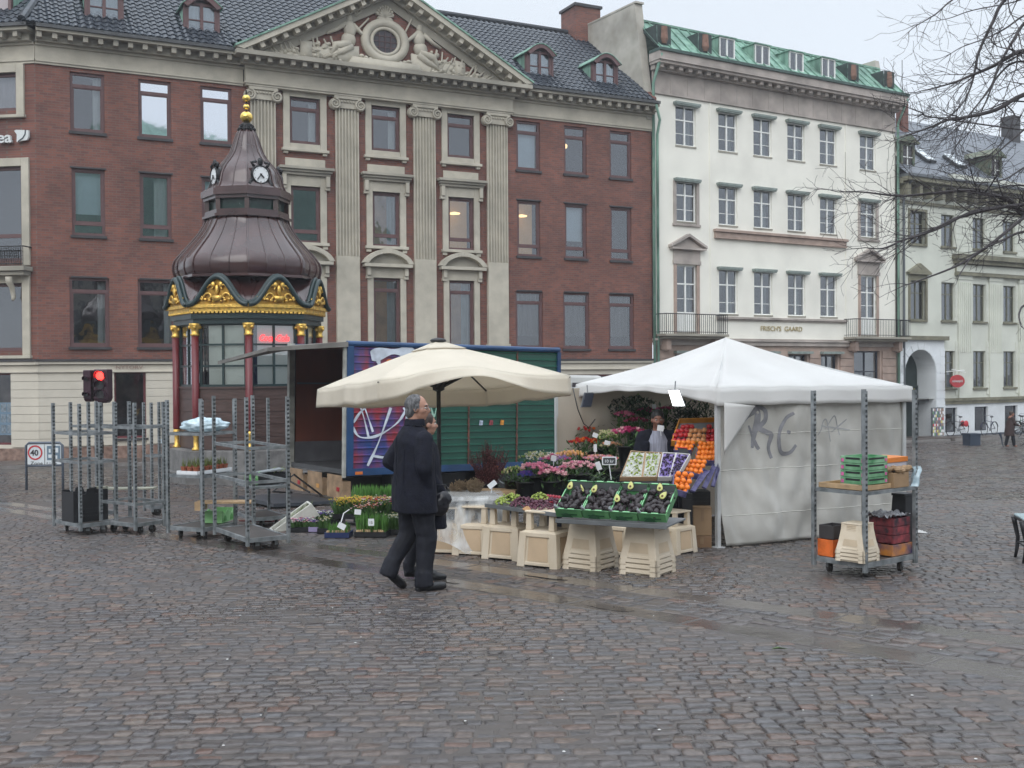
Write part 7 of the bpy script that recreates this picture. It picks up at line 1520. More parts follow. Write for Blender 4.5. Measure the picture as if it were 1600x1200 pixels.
ORG = obj('orange', (lambda q: (q.ball((0, 0, 0), (.034, .034, .032), 12, 8), q)[1])(MB()), mat('orange_peel', (.8, .2, .015), .4, var=.12, scale=8, bump=.3, bscale=140), smooth=True); tag(ORG, 'round bright orange fruit in a blue carton', 'orange', 'oranges in the blue cartons'); no = 0
oc = [(((1052, 712), (1080, 712), (1086, 697), (1056, 697)), 13.0, 13.35, 4, 2, 'blue carton of oranges at the upper left below the apples'), (((1085, 727), (1115, 728), (1122, 698), (1090, 698)), 12.9, 13.3, 5, 4, 'blue carton of oranges at the upper right beside the tent post'),
      (((1063, 746), (1094, 750), (1102, 727), (1072, 727)), 12.4, 12.75, 4, 3, 'blue carton of oranges in the middle row'), (((1048, 772), (1071, 778), (1082, 746), (1050, 744)), 11.8, 12.2, 3, 3, 'lowest blue carton of oranges beside the avocado boxes')]
for oi, (cs_, d0_, d1_, nu, nv, lab) in enumerate(oc):
    wo_ = ('upper left', 'upper right', 'middle', 'lowest')[oi]
    T_, P_, nn = tray(lab, cs_, d0_, d1_, M_BLUEC)
    for i in range(nu):
        for j in range(nv):
            for lay in (0, 1):
                o = ORG if no == 0 else dup(ORG); no += 1; o['label'] = 'round bright orange fruit in the '+wo_+' blue carton'; o['group'] = 'oranges in the '+wo_+' carton'; o.location = fillt(P_, nn, (i+.5+.2*lay)/nu if (i+.7)/nu < 1 else (i+.5)/nu, (j+.5)/nv+random.uniform(-.03, .03))+nn*(.04+.035*lay+random.uniform(-.005, .005)); o.scale = (random.uniform(.86, 1.08),)*3
for i, (pts, d0_, d1_, lab) in enumerate(((((1078, 768), (1085, 770), (1108, 738), (1098, 735)), 11.9, 12.5, 'upright printed blue carton edge right of the lowest oranges'), (((1096, 762), (1103, 765), (1120, 728), (1113, 726)), 12.2, 12.75, 'upright printed blue carton leaning by the tent post'), (((1110, 760), (1116, 762), (1124, 735), (1121, 725)), 12.4, 12.7, 'outermost printed blue carton under the tent post'))):
    T_, P_, nn = tray(lab, pts, d0_, d1_, MATS['blue_purple_carton'], .02, grp='printed carton sides by the tent post')
M_PAPER = mat('crumpled_tissue_paper', (.55, .58, .48), .6, var=.25, scale=25, c2=(.75, .76, .72), bump=.8, bscale=30, subs=.2)
for i, (cs_, d0_, d1_, lab, k) in enumerate(((((968, 752), (1003, 752), (1008, 712), (985, 710)), 12.2, 12.6, 'carton of white-wrapped green grapes at the left', 0), (((1003, 752), (1026, 752), (1034, 713), (1008, 712)), 12.2, 12.6, 'carton of white-wrapped green grapes second from the left', 0),
      (((1027, 752), (1046, 752), (1056, 714), (1035, 713)), 12.15, 12.55, 'carton of dark grapes in purple paper', 1), (((1047, 752), (1061, 748), (1080, 716), (1058, 714)), 12.15, 12.55, 'carton of black grapes in purple paper nearest the oranges', 1))):
    T_, P_, nn = tray(lab, cs_, d0_, d1_, M_BRC if k == 0 else mat('white_carton', (.5, .48, .46), .7, var=.1), .06, grp='tilted grape cartons')
    q = MB(); q.grid(lambda a, b_: fillt(P_, nn, .05+.9*a, .04+.92*b_)-P_[0]+nn*(.045+.03*abs(fz((a*6, b_*6, i), 1.3))), 22, 22)
    obj('wrapping_paper', q, M_PAPER if k == 0 else mat('purple_tissue', (.2, .12, .42), .5, var=.4, scale=18, c2=(.35, .28, .6), bump=.8, bscale=30), T_)
    q = MB(); rr = random.Random(i)
    for j in range(70 if k else 45): a = fillt(P_, nn, rr.uniform(.12, .88), rr.uniform(.1, .9))-P_[0]+nn*rr.uniform(.05, .075); q.ball(a, .011, 6, 4)
    obj('grapes', q, M_GG if k == 0 else mat('black_grape_skin', (.03, .015, .04), .3, var=.3), T_, smooth=True)
T_, P_, nn = tray('yellow-framed carton of red apples at the top right of the stall', ((1048, 697), (1116, 699), (1118, 660), (1060, 662)), 13.35, 13.75, mat('yellow_orange_carton', (.62, .27, .03), .5, var=.2, scale=8), .08)
q = MB(); q.grid(lambda a, b_: fillt(P_, nn, .04+.92*a, .05+.9*b_)-P_[0]+nn*.02, 6, 6); obj('paper_liner', q, M_LINER, T_)
APP = obj('apple', (lambda q: (q.lathe([(.003, -.026), (.016, -.031), (.031, -.02), (.037, .0), (.033, .02), (.018, .031), (.004, .024)], 12, cap=False), q)[1])(MB()), mat('red_apple_skin', (.42, .02, .025), .3, var=.35, scale=10), smooth=True); tag(APP, 'red apple in the yellow-framed carton', 'apple', 'red apples in the framed carton'); rr = random.Random(4)
APY = obj('apple', (lambda q: (q.lathe([(.003, -.026), (.016, -.031), (.031, -.02), (.037, .0), (.033, .02), (.018, .031), (.004, .024)], 12, cap=False), q)[1])(MB()), mat('blush_apple_skin', (.55, .25, .1), .35, var=.3, scale=10), smooth=True); tag(APY, 'pale blush apple in the middle of the framed carton', 'apple', 'blush apples in the framed carton')
na = nb_ = 0
for i in range(9):
    for j in range(4):
        if j == 3 and i in (0, 4, 5, 6, 8): continue
        u = (i+.5)/9; yl = 3 <= i <= 6 and j < 3; base_ = APY if yl else APP; cnt = nb_ if yl else na
        o = base_ if cnt == 0 else dup(base_)
        if yl: nb_ += 1
        else: na += 1
        o.location = fillt(P_, nn, u+rr.uniform(-.01, .01), .08+.2*j)+nn*(.05+rr.uniform(0, .025)); o.rotation_euler = (rr.uniform(-.6, .6), rr.uniform(-.6, .6), 0)
# supports under the cartons: stacked brown boxes and black trolley parts
def cbox(lab, px0, py0, px1, py1, D, dep, m_, rz=0, tape=True, name='cardboard_box', grp=None, flap=False, z0=None):
    a = AT(px0, py1, D); b_ = AT(px1, py0, D); w_ = (b_.x-a.x); h_ = b_.z-a.z
    T_ = thing(name, lab, 'box', ((a.x+b_.x)/2, D, a.z), rz, grp); q = MB(); q.box(-w_/2, w_/2, 0, dep, 0, h_); o = obj('carton', q, m_, T_, bevel=.004)
    q = MB()
    if flap: q.hexa([(-w_/2, .0, h_), (w_/2, 0, h_), (w_/2, .004, h_), (-w_/2, .004, h_), (-w_/2, -.04, h_+.05), (w_/2, -.03, h_+.04), (w_/2, -.026, h_+.04), (-w_/2, -.036, h_+.05)]); obj('flap', q, m_, T_)
    else: q.box(-w_/2, w_/2, -.002, .0, h_*.93, h_*.96); q.box(-.02, .02, -.0025, .0, h_*.5, h_*.92); obj('tape', q, mat('brown_tape', (.25, .16, .09), .3, var=.1), T_)
    return T_
cbox('upper brown cardboard box under the oranges by the tent post', 1083, 792, 1112, 837, 12.75, .35, M_BRC); cbox('lower brown cardboard box on the ground by the tent post', 1082, 838, 1112, 862, 12.72, .35, mat('darker_carton', (.22, .13, .07), .8, var=.15))
for (x0, y0, x1, y1, D, lab) in ((1066, 772, 1082, 858, 12.5, 'tall black support under the lowest orange carton'), (1058, 768, 1110, 790, 12.9, 'black crate under the middle orange cartons'), (975, 756, 1050, 812, 12.5, 'black support crate behind the avocado boxes')):
    a = AT(x0, y1, D); b_ = AT(x1, y0, D); q = MB(); w_, h_ = b_.x-a.x, b_.z-a.z; q.box(0, w_, 0, .3, 0, h_); 
    for k in range(3): q.box(.01, w_-.01, -.006, 0, h_*(.15+.3*k), h_*(.3+.3*k))
    o = obj('support_crate', q, M_BLK, loc=(a.x, D, a.z)); tag(o, lab, 'crate', 'black support crates')
# price cards
M_CARD = mat('white_price_card', (.72, .74, .76), .5, var=.03)
def card(lab, px, py, D, wpx, hpx, rot=0, stick=None, chalk=False, txt=None, rx=0):
    c_ = AT(px, py, D); s_ = D/F_PX; T_ = thing('price_card', lab, 'price card', tuple(c_), 0, 'price cards on the stall'); w_, h_ = wpx*s_/2, hpx*s_/2
    q = MB(); q.xf = Matrix.Rotation(rx, 4, 'X') @ Matrix.Rotation(rot, 4, 'Y'); q.prism([(-w_, -h_), (w_, -h_), (w_*1.05, 0), (w_, h_), (-w_, h_), (-w_*1.05, 0)], -.004, .002); cd = obj('card', q, M_CARD, T_)
    if chalk: q = MB(); q.prism([(-w_*.86, -h_*.75), (w_*.86, -h_*.75), (w_*.9, 0), (w_*.86, h_*.75), (-w_*.86, h_*.75), (-w_*.9, 0)], -.007, -.0045); obj('chalkboard', q, mat('slate_board', (.05, .055, .06), .6, var=.2), cd)
    if txt: 
        tl3 = textobj('lettering', txt, h_*1.05, M_CARD if chalk else M_SGB, cd, (-w_*.72, -.009, -h_*.42), ext=.001)
        tl3.rotation_euler = (rad(90)+rx, rot, 0) if 0 else (rad(90), 0, 0)
    if stick: q = MB(); q.tube([(0, 0, -h_), (stick[0]*s_, .01, -stick[1]*s_)], .005, 5); obj('stick', q, M_CARD, T_)
card('chalkboard price sign with white frame on a stick above the avocados', 952, 720, 11.7, 22, 13, 0, (3, 30), True, '10 kr')
card('white price card leaning over the plastic covered table', 769, 757, 12.6, 14, 8, rad(-38), (-2, 14)); card('white card tilted among the potted plants on the ground', 534, 822, 12.2, 12, 9, rad(28)); card('white price card standing in the green shoots', 580, 816, 12.1, 9, 11, 0, None, False, '15'); card('small white card above the pink bunches', 865, 716, 13.6, 8, 9, rad(8), (0, 12)); card('white card between the tulips and the salmon bunch', 930, 700, 14.2, 5, 12, 0, (0, 10)); card('blue-white card left of the chalkboard sign', 935, 728, 13.3, 8, 13, rad(-20), (2, 12)); card('white card by the orange lilies', 930, 680, 14.7, 8, 7, rad(20)); card('white card beside the cream spray', 949, 692, 14.5, 9, 7, rad(15)); card('small white card above the seller', 1022, 635, 15.5, 6, 7); card('yellow-green card in the yellow primroses', 559, 800, 12.9, 10, 8, rad(5)); card('small white card held in front of the face of the seller', 1032, 669, 13.7, 10, 9, rad(10), (1, 12))
q = MB(); q.tube([AT(533, 816, 12.2), AT(537, 802, 12.25), AT(546, 796, 12.3)], .006, 5); tag(obj('card_holder', q, M_CARD), 'white bent wire holding the tilted card among the ground plants', 'wire holder')
c_ = AT(1067, 707, 12.9); T_ = thing('price_card', 'red and black price card stuck in the upper oranges', 'price card', tuple(c_), 0, 'price cards on the stall'); q = MB(); q.prism([(-.07, .06), (.05, .05), (.09, -.05), (-.0, -.07)], -.004, .003); obj('card', q, mat('slate_board', (.05, .055, .06)), T_); q = MB(); q.tube([(-.07, -.006, .062), (.05, -.006, .052)], .006, 4); q.tube([(-.0, -.006, -.07), (.09, -.006, -.05)], .006, 4); obj('red_edge', q, mat('sign_red', (.5, .02, .03)), T_)
# ================================================================ potted plants on the ground at left of the couple
M_TRAYB = mat('black_plant_tray', (.015, .016, .02), .4, var=.2); M_TRAYU = mat('blue_plant_tray', (.02, .035, .12), .4, var=.2)
def gtray(lab, px, py, w_, d_, rz, kinds, seed, traym=None, ht=.1, style='flower', grp='plant trays on the ground', lift=0., dens=170):
    p = G(px, py); T_ = thing('plant_tray', lab, 'plant tray', (p.x, p.y, gz(p.y)+lift), rz, grp); q = MB(); q.box(-w_/2, w_/2, 0, d_, 0, .01)
    for a in ((-w_/2, w_/2, 0, .012), (-w_/2, w_/2, d_-.012, d_), (-w_/2, -w_/2+.012, .012, d_-.012), (w_/2-.012, w_/2, .012, d_-.012)): q.box(a[0], a[1], a[2], a[3], .0, .07)
    obj('tray', q, traym or M_TRAYB, T_); rr = random.Random(seed); q = MB(); f = MB(); n = int(dens*w_*d_/.12)
    for k in range(n):
        x, y = rr.uniform(-w_/2+.02, w_/2-.02), rr.uniform(.02, d_-.02); a = rr.uniform(0, 6.28); l_ = ht*rr.uniform(.7, 1.15); lean = .25 if style == 'shoot' else .8
        tip = Vector((x+math.cos(a)*l_*lean*rr.random(), y+math.sin(a)*l_*lean*rr.random(), .05+l_)); b_ = Vector((x, y, .03)); sd = Vector((-math.sin(a), math.cos(a), 0))*(.008 if style == 'shoot' else .014)
        q.add([b_-sd, b_+sd, b_.lerp(tip, .6)+sd*1.2, tip, b_.lerp(tip, .6)-sd*1.2], [(0, 1, 2, 3, 4)])
        if rr.random() < (.0 if not kinds else .55):
            f.cur = rr.randrange(len(kinds)); s_ = .017*rr.uniform(.7, 1.3); tt = tip+Vector((0, 0, .008))
            for j in range(5): b2 = 6.283*j/5+a; d = Vector((math.cos(b2), math.sin(b2), .35))*s_; s2 = Vector((-math.sin(b2), math.cos(b2), 0))*s_*.5; f.add([tt, tt+d*.6+s2, tt+d, tt+d*.6-s2], [(0, 1, 2, 3)])
            f.ball(tt, s_*.4, 5, 4)
    obj('foliage', q, mat('shoot_green', (.10, .24, .05), .5, var=.35, scale=12, subs=.25) if style == 'shoot' else M_LEAF, T_)
    if kinds: obj('blooms', f, [mat('petal_%s' % c, PET[c], .6, var=.15, scale=14, subs=.25) for c in kinds], T_)
    if style == 'shoot':
        q = MB(); 
        for k in range(int(60*w_*d_/.12)): x, y = rr.uniform(-w_/2+.03, w_/2-.03), rr.uniform(.02, .12) if k % 2 else rr.uniform(.02, d_-.03); q.ball((x, y, .075), (.014, .014, .022), 6, 5)
        obj('bulbs', q, mat('pale_bulb_skin', (.5, .36, .2), .6, var=.3, scale=15), T_)
    return T_
gtray('black tray of tall green bulb shoots in front, beside the legs of the man', 578, 840, .42, .3, rad(-6), [], 1, None, .24, 'shoot', dens=230)
gtray('blue tray of low green bulb shoots', 526, 841, .32, .26, rad(-4), [], 2, M_TRAYU, .13, 'shoot')
gtray('pot of white primroses at the front of the ground plants', 505, 834, .16, .2, 0, ['white', 'cream'], 3, None, .14)
gtray('small lilac wrapped plants at the front left corner', 490, 832, .14, .14, 0, ['lilac', 'purple'], 4, mat('lilac_wrap', (.35, .3, .5), .4), .08)
gtray('black tray of white and pink pansies at the far left of the plants', 471, 832, .34, .3, rad(8), ['white', 'pink', 'purple'], 5, None, .1)
gtray('tray of purple and blue pansies behind the front trays', 505, 819, .5, .35, rad(-3), ['purple', 'blue', 'white'], 6, None, .1)
gtray('raised tray of yellow narcissus', 548, 822, .52, .45, rad(-4), ['yellow', 'amber', 'yellow'], 7, None, .2, lift=.1, dens=300)
gtray('tray of tall green shoots at the back of the ground plants', 583, 808, .7, .35, rad(-5), [], 8, None, .2, 'shoot', lift=.22)
gtray('raised tray of pink and white mixed flowers beside the coat of the man', 592, 828, .5, .4, 0, ['pink', 'white', 'red', 'yellow'], 9, None, .2, lift=.14)
gtray('wrapped salmon pink plants in the middle of the ground plants', 570, 832, .3, .22, 0, ['peach', 'palepink', 'red'], 10, None, .16, lift=.14)
gtray('tray of white edged flowers at the feet of the man', 612, 836, .22, .3, 0, ['white', 'cream'], 11, None, .2)
q = MB(); p = G(470, 830); T_ = thing('polystyrene_box', 'white polystyrene box tipped on its side left of the ground plants', 'box', (p.x-.05, p.y+.1, gz(p.y)), rad(20)); q.xf = Matrix.Rotation(rad(-34), 4, 'Y')
q.box(-.3, .35, 0, .03, 0, .2); q.box(-.3, .35, .3, .33, 0, .2); q.box(-.3, -.27, .03, .3, 0, .2); q.box(.32, .35, .03, .3, 0, .2); q.box(-.27, .32, .03, .3, 0, .03); obj('shell', q, mat('dirty_polystyrene', (.55, .55, .5), .7, var=.15, scale=5), T_, bevel=.01)
q = MB(); q.xf = Matrix.Rotation(rad(-34), 4, 'Y'); rr = random.Random(3)
for k in range(30): x, y = rr.uniform(-.25, .3), rr.uniform(.05, .28); q.add([(x, y, .1), (x+.12, y+.01, .2), (x+.14, y+.03, .21), (x+.02, y+.03, .12)], [(0, 1, 2, 3)])
obj('leaf_scraps', q, mat('leaf_scrap', (.2, .26, .08), .7, var=.4), T_)
q = MB(); a, b_ = G(425, 818), G(448, 816); q.tube([a+Vector((-.5, .1, .03)), a+Vector((0, 0, .03)), b_+Vector((.1, 0, .05))], .012, 6); tag(obj('red_strap', q, mat('dark_red_strap', (.18, .03, .03), .6)), 'dark red strap lying on the setts left of the white box', 'strap')
# ================================================================ trolley loads
def ont(tr, fx, fy, z): return on_t(tr, tr[2]*fx, tr[3]*fy, z)
c_ = ont(T1, .5, .5, .15); T_ = thing('black_crate', 'black plastic crate standing on the far left trolley', 'crate', tuple(c_), T1[1])
q = MB(); a = .245; hh = .42; 
for y in (-.17, .155): q.prism([(-a, 0), (a, 0), (a, hh), (a-.1, hh), (a-.13, hh-.05), (.07, hh-.05), (.05, hh+.02), (-.05, hh+.02), (-.07, hh-.05), (-a+.13, hh-.05), (-a+.1, hh), (-a, hh)], y, y+.015)
q.box(-a, -a+.015, -.155, .155, 0, hh-.02); q.box(a-.015, a, -.155, .155, 0, hh-.02); q.box(-a+.015, a-.015, -.155, .155, 0, .015); q.box(-a+.015, a-.015, -.15, .15, .015, .34)
obj('crate_shell', q, M_BLK, T_); q = MB(); 
for k in range(3): q.box(-.2, .2, -.176, -.171, .06+.05*k, .075+.05*k)
obj('ribs', q, M_BLK, T_)
# plastic bag on the upper shelf of the plant trolley
c_ = ont(T3, .6, .5, 1.36); q = MB()
def bagf(a, b_): 
    th = 2*math.pi*a; ph_ = math.pi*(b_-.5); d = Vector((math.cos(ph_)*math.cos(th), math.cos(ph_)*math.sin(th), math.sin(ph_))); r = 1+.22*fz(d*2.2, 1.)+.10*fz(d*7, 1., 2); p = Vector((d.x*.30*r, d.y*.15*r, max(0, .08+d.z*.10*r))); return p
q.grid(bagf, 56, 30); M_BAG = mat('blue_tinted_polythene', (.42, .58, .66), .22, var=.25, scale=12, c2=(.6, .72, .78), bump=.6, bscale=22)
o = obj('plastic_bag', q, M_BAG, smooth=True, loc=c_); o.rotation_euler = (0, 0, .1); tag(o, 'crumpled pale blue plastic bag on the top shelf of the plant trolley', 'plastic bag')
a0, a1 = G(317, 844), G(263, 834)
c_ = ont(T3, .5, .45, .82); TT = thing('pot_tray', 'white tray holding two rows of small pots on the plant trolley', 'tray', tuple(c_), T3[1]); q = MB(); q.box(-.31, .36, -.17, .17, 0, .012)
for a in ((-.31, .36, -.17, -.155), (-.31, .36, .155, .17), (-.31, -.295, -.155, .155), (.345, .36, -.155, .155)): q.box(a[0], a[1], a[2], a[3], .0, .05)
obj('tray', q, M_CARD, TT)
PT = None; rr = random.Random(2)
for i in range(7):
    for j in range(3):
        if PT is None:
            PT = thing('potted_bulb', 'small terracotta pot of sprouting bulbs in the white tray', 'potted plant', (0, 0, 0), 0, 'small pots in the white tray'); q = MB(); q.lathe([(.03, 0), (.04, .09), (.044, .09), (.044, .075), (.038, .075)], 12, cap=True); obj('pot', q, mat('terracotta_pot', (.3, .09, .045), .6, var=.2), PT)
            q = MB()
            for k in range(8): a = k*.8; b_ = Vector((.015*math.cos(a), .015*math.sin(a), .08)); tip = b_+Vector((.02*math.cos(a), .02*math.sin(a), .07+.03*(k % 3))); sd = Vector((-math.sin(a), math.cos(a), 0))*.009; q.add([b_-sd, b_+sd, tip], [(0, 1, 2)])
            obj('shoots', q, mat('olive_shoots', (.12, .15, .04), .6, var=.4, scale=20), PT); o = PT
        else: o = dup(PT)
        o.location = TT.matrix_basis @ Vector((-.25+.092*i, -.1+.1*j, .013)); o.rotation_euler = (0, 0, rr.uniform(0, 6))
def greenbox(lab, c_, rz, w_=.42, h_=.16, d_=.28, m_=None):
    T_ = thing('produce_box', lab, 'produce box', tuple(c_), rz, 'empty produce boxes on the trolleys'); q = MB(); n = 16
    for y in (-d_/2, d_/2-.01):
        top = [(w_/2-w_*k/n, h_*(.62+.38*abs(math.cos(math.pi*2*k/n)))) for k in range(n+1)]; q.prism([(-w_/2, 0), (w_/2, 0)]+top, y, y+.01)
    q.box(-w_/2, -w_/2+.01, -d_/2+.01, d_/2-.01, 0, h_); q.box(w_/2-.01, w_/2, -d_/2+.01, d_/2-.01, 0, h_); q.box(-w_/2+.01, w_/2-.01, -d_/2+.01, d_/2-.01, 0, .01); obj('carton', q, m_ or mat('light_green_carton', (.2, .46, .17), .6, var=.2, scale=5, c2=(.28, .55, .25)), T_)
    q = MB(); 
    for s_ in (-1, 1): q.prism([(s_*w_*.25+.05*math.cos(math.pi*k/8), .02+.07*math.sin(math.pi*k/8)) for k in range(9)], -d_/2-.003, -d_/2-.0005)
    obj('printed_arch', q, mat('mid_green_print', (.09, .3, .08), .6), T_); return T_
greenbox('light green produce box on the deck of the plant trolley', ont(T3, 1.0, .5, .15), T3[1]+.3); greenbox('light green produce box standing at the left of the low shelf behind the nearest trolley', ont(T6, .25, .5, .585), T6[1]-.5, .2, .17, .2)
c_ = ont(T6, .8, .5, .585); T_ = thing('produce_box', 'dark produce box with leaf scraps on the low shelf behind the nearest trolley', 'produce box', tuple(c_), T6[1], 'empty produce boxes on the trolleys'); q = MB(); q.box(-.24, .24, -.15, -.14, 0, .14); q.box(-.24, .24, .14, .15, 0, .14); q.box(-.24, -.23, -.14, .14, 0, .14); q.box(.23, .24, -.14, .14, 0, .14); q.box(-.23, .23, -.14, .14, 0, .01); obj('carton', q, M_BLK, T_)
q = MB(); q.hexa([(-.2, -.1, .15), (.15, -.12, .19), (.15, .1, .19), (-.2, .1, .15), (-.2, -.1, .165), (.15, -.12, .205), (.15, .1, .205), (-.2, .1, .165)]); obj('loose_lid', q, M_LINER, T_)
q = MB(); [q.add([(x, y, .14), (x+.15, y+.02, .22), (x+.16, y+.05, .22), (x+.02, y+.05, .15)], [(0, 1, 2, 3)]) for x, y in ((.0, -.1), (.05, 0), (-.05, .05), (.1, -.05))]; obj('leaf_scraps', q, MATS['leaf_scrap'], T_)
c_ = ont(T3, .78, .6, .55); c_ = AT(350, 784, T3[4].y+.35); q = MB(); q.box(-.35, .38, -.12, .12, -.012, .012); q.box(-.35, -.25, -.12, .12, -.1, -.013); o = obj('wooden_board', q, MATS['bare_wood'], loc=c_); tag(o, 'narrow bare wooden board across the plant trolley', 'board')
c_ = ont(T5, .2, .3, .5); q = MB(); p_ = AT(190, 762, 16.2); q.box(-.5, .5, -.1, .12, -.02, .0); q.box(-.35, -.2, -.11, .0, .0, .03); o = obj('wooden_shelf_board', q, mat('weathered_board', (.25, .25, .2), .7, var=.3), loc=p_); tag(o, 'weathered board laid between the rear trolleys', 'board')
# loads of the right hand trolley
T8a = T8; ang8 = T8[1]
SH, DK = .83, .15
z8 = gz(T8[4].y)
def at8(u, v, z): return on_t(T8, u, v, z)
W8, D8 = T8[2], T8[3]
# upper shelf: wooden tray, four green crates, blue crate, orange lidded box, brown box
def box8(name, lab, cat, u0, u1, v0, v1, z0, z1, m_, grp=None, lidm=None, slots=False, lip=None):
    T_ = thing(name, lab, cat, tuple(at8(0, 0, 0)), ang8, grp); T_.location = (T8[4].x, T8[4].y, z8); q = MB(); t_ = .012
    q.box(u0, u1, v0, v0+t_, z0, z1); q.box(u0, u1, v1-t_, v1, z0, z1); q.box(u0, u0+t_, v0+t_, v1-t_, z0, z1); q.box(u1-t_, u1, v0+t_, v1-t_, z0, z1); q.box(u0+t_, u1-t_, v0+t_, v1-t_, z0, z0+t_)
    if slots:
        o = obj('carton', q, m_, T_, bevel=.002); q = MB(); q.box(u0+.06, u1-.06, v0-.002, v0-.0005, z0+(z1-z0)*.55, z0+(z1-z0)*.8); q.box(u0-.002, u0-.0005, v0+.06, v1-.06, z0+(z1-z0)*.55, z0+(z1-z0)*.85); obj('hand_slot', q, M_BLK, T_)
        q = MB(); 
        for uu in (u0+.005, u1-.045): q.box(uu, uu+.03, v0-.004, v0-.0005, z0+.01, z0+(z1-z0)*.6)
        q.box(u0-.004, u0-.0005, v0+.01, v0+.04, z0+.01, z1-.02); q.box(u0-.004, u0-.0005, v1-.04, v1-.01, z0+.01, z1-.02); obj('printed_mark', q, mat('pink_print', (.55, .12, .3), .5, var=.3, scale=30), T_)
    else: obj('carton', q, m_, T_, bevel=.003)
    if lidm: q = MB(); q.box(u0-.01, u1+.01, v0-.01, v1+.01, z1+.001, z1+(lip or .05)); obj('lid', q, lidm, T_, bevel=.003)
    return T_
# local frame: u along front(near->right), v towards left post
gc = mat('green_crate_card', (.06, .27, .1), .5, var=.25, scale=8, c2=(.22, .42, .25))
box8('wooden_tray', 'shallow wooden tray under the green crates on the right trolley', 'tray', .05, .50, .03, D8-.02, SH+.002, SH+.05, MATS['bare_wood'], lip=None)
names8 = ['lowest', 'second from the bottom', 'third from the bottom', 'topmost']
for k in range(4): box8('fruit_crate', names8[k]+' green printed fruit crate of the stack on the right trolley', 'crate', .08, .45, .05, .33, SH+.055+.068*k, SH+.119+.068*k, gc, 'green fruit crates stacked on the trolley', slots=True)
box8('cardboard_box', 'white and blue carton with an orange lid at the back of the trolley shelf', 'box', .52, .86, .1, .36, SH+.002, SH+.24, mat('white_blue_carton', (.4, .4, .46), .6, var=.3, scale=5), lidm=mat('orange_card', (.65, .2, .03), .55, var=.1))
box8('cardboard_box', 'small brown carton in front of the orange-lidded box', 'box', .48, .74, -.0, .09, SH+.002, SH+.15, M_BRC)
q = MB(); rr = random.Random(6)
for k in range(14): q.ball((rr.uniform(.45, .85), rr.uniform(0, .08), SH+.16+rr.uniform(0, .03)), (.05, .035, .03), 6, 4)
T_ = obj('crumpled_paper', q, M_BRC); T_.location = (T8[4].x, T8[4].y, z8); T_.rotation_euler = (0, 0, ang8); tag(T_, 'crumpled brown packing paper in front of the orange-lidded box', 'paper')
T_ = thing('polythene_bag', 'clear bag hanging over the right end of the trolley shelf', 'plastic bag', (0, 0, 0)); T_.location = (T8[4].x, T8[4].y, z8); T_.rotation_euler = (0, 0, ang8); q = MB(); q.grid(lambda a, b: (.76+.12*a+.01*math.sin(b*9), -.02-.03*math.sin(a*7+b*4), SH+.2-.2*b), 12, 12); obj('film', q, M_BAG, T_, smooth=True)
# deck: orange box, brown/black box, beige nested tubs, dark printed boxes, black funnel
org = mat('orange_printed_card', (.62, .13, .02), .55, var=.25, scale=10)
box8('cardboard_box', 'orange printed banana box at the left of the trolley deck', 'box', .03, .30, D8-.2, D8-.02, DK+.005, DK+.17, org)
box8('cardboard_box', 'dark box with brown end standing on the orange box', 'box', .04, .26, D8-.2, D8-.03, DK+.175, DK+.31, mat('charcoal_card', (.04, .035, .035), .6, var=.3))
box8('cardboard_box', 'small brown carton wedged behind the beige tubs on the trolley', 'box', .27, .42, D8-.2, D8-.05, DK+.12, DK+.28, M_BRC)
box8('cardboard_box', 'black box behind the beige tubs at deck level', 'box', .31, .42, D8-.22, D8-.04, DK+.005, DK+.118, M_BLK)
pT = HZ(1346, 879, z8+DK); pT.y += .12
stack(Vector((pT.x, pT.y, z8+DK)), ang8+rad(4), 'topmost beige tub of the nested stack on the right trolley', ['lowest tub rim of the nested stack on the right trolley', 'second tub rim from the deck of the right trolley', 'third tub rim from the deck of the right trolley'], 3, .66)
dk = mat('dark_printed_card', (.03, .03, .045), .5, var=.5, scale=14, c2=(.3, .05, .06))
for k in range(3): box8('cardboard_box', ('lowest', 'middle', 'top')[k]+' dark printed carton in the stack behind the middle post of the trolley', 'box', .55, .84, .05, .33, DK+.12+.085*k, DK+.2+.085*k, dk, 'dark printed cartons on the trolley deck')
box8('cardboard_box', 'blue and orange printed carton at the bottom right of the trolley deck', 'box', .50, .86, .03, .35, DK+.005, DK+.115, mat('blue_orange_card', (.04, .07, .22), .5, var=.4, scale=7, c2=(.5, .2, .04)))
T_ = thing('plastic_bag', 'crumpled grey film on top of the dark printed cartons', 'plastic bag', (0, 0, 0)); T_.location = (T8[4].x, T8[4].y, z8); T_.rotation_euler = (0, 0, ang8); q = MB(); q.grid(lambda a, b: (.42+.42*a, .04+.3*b, DK+.385+.03*abs(fz((a*6, b*6, 1), 1.4))*2), 24, 20); obj('film', q, mat('grey_film', (.2, .21, .24), .3, var=.4, scale=14, c2=(.4, .4, .42)), T_, smooth=True)
T_ = thing('black_bin', 'tall black tapered bin standing upside down at the right end of the trolley', 'bin', tuple(at8(.96, .2, DK+.0)), ang8); q = MB(); q.tbox(0, 0, 0.0, .56, .12, .1, .085, .075); obj('body', q, M_BLK, T_, bevel=.008); q = MB(); q.tbox(0, 0, .56, .585, .09, .08, .09, .08); obj('rim', q, M_BLK, T_)
p = G(1420, 832); q = MB(); q.grid(lambda a, b: ((a-.5)*.4, (b-.5)*.25, .01+.09*max(0, 1-3*abs(a-.3))+.02*abs(fz((a*5, b*5, 2), 1))), 16, 10); o = obj('canvas_scrap', q, M_TENT, smooth=True, loc=p); tag(o, 'white end of canvas lying on the setts behind the right trolley', 'canvas')
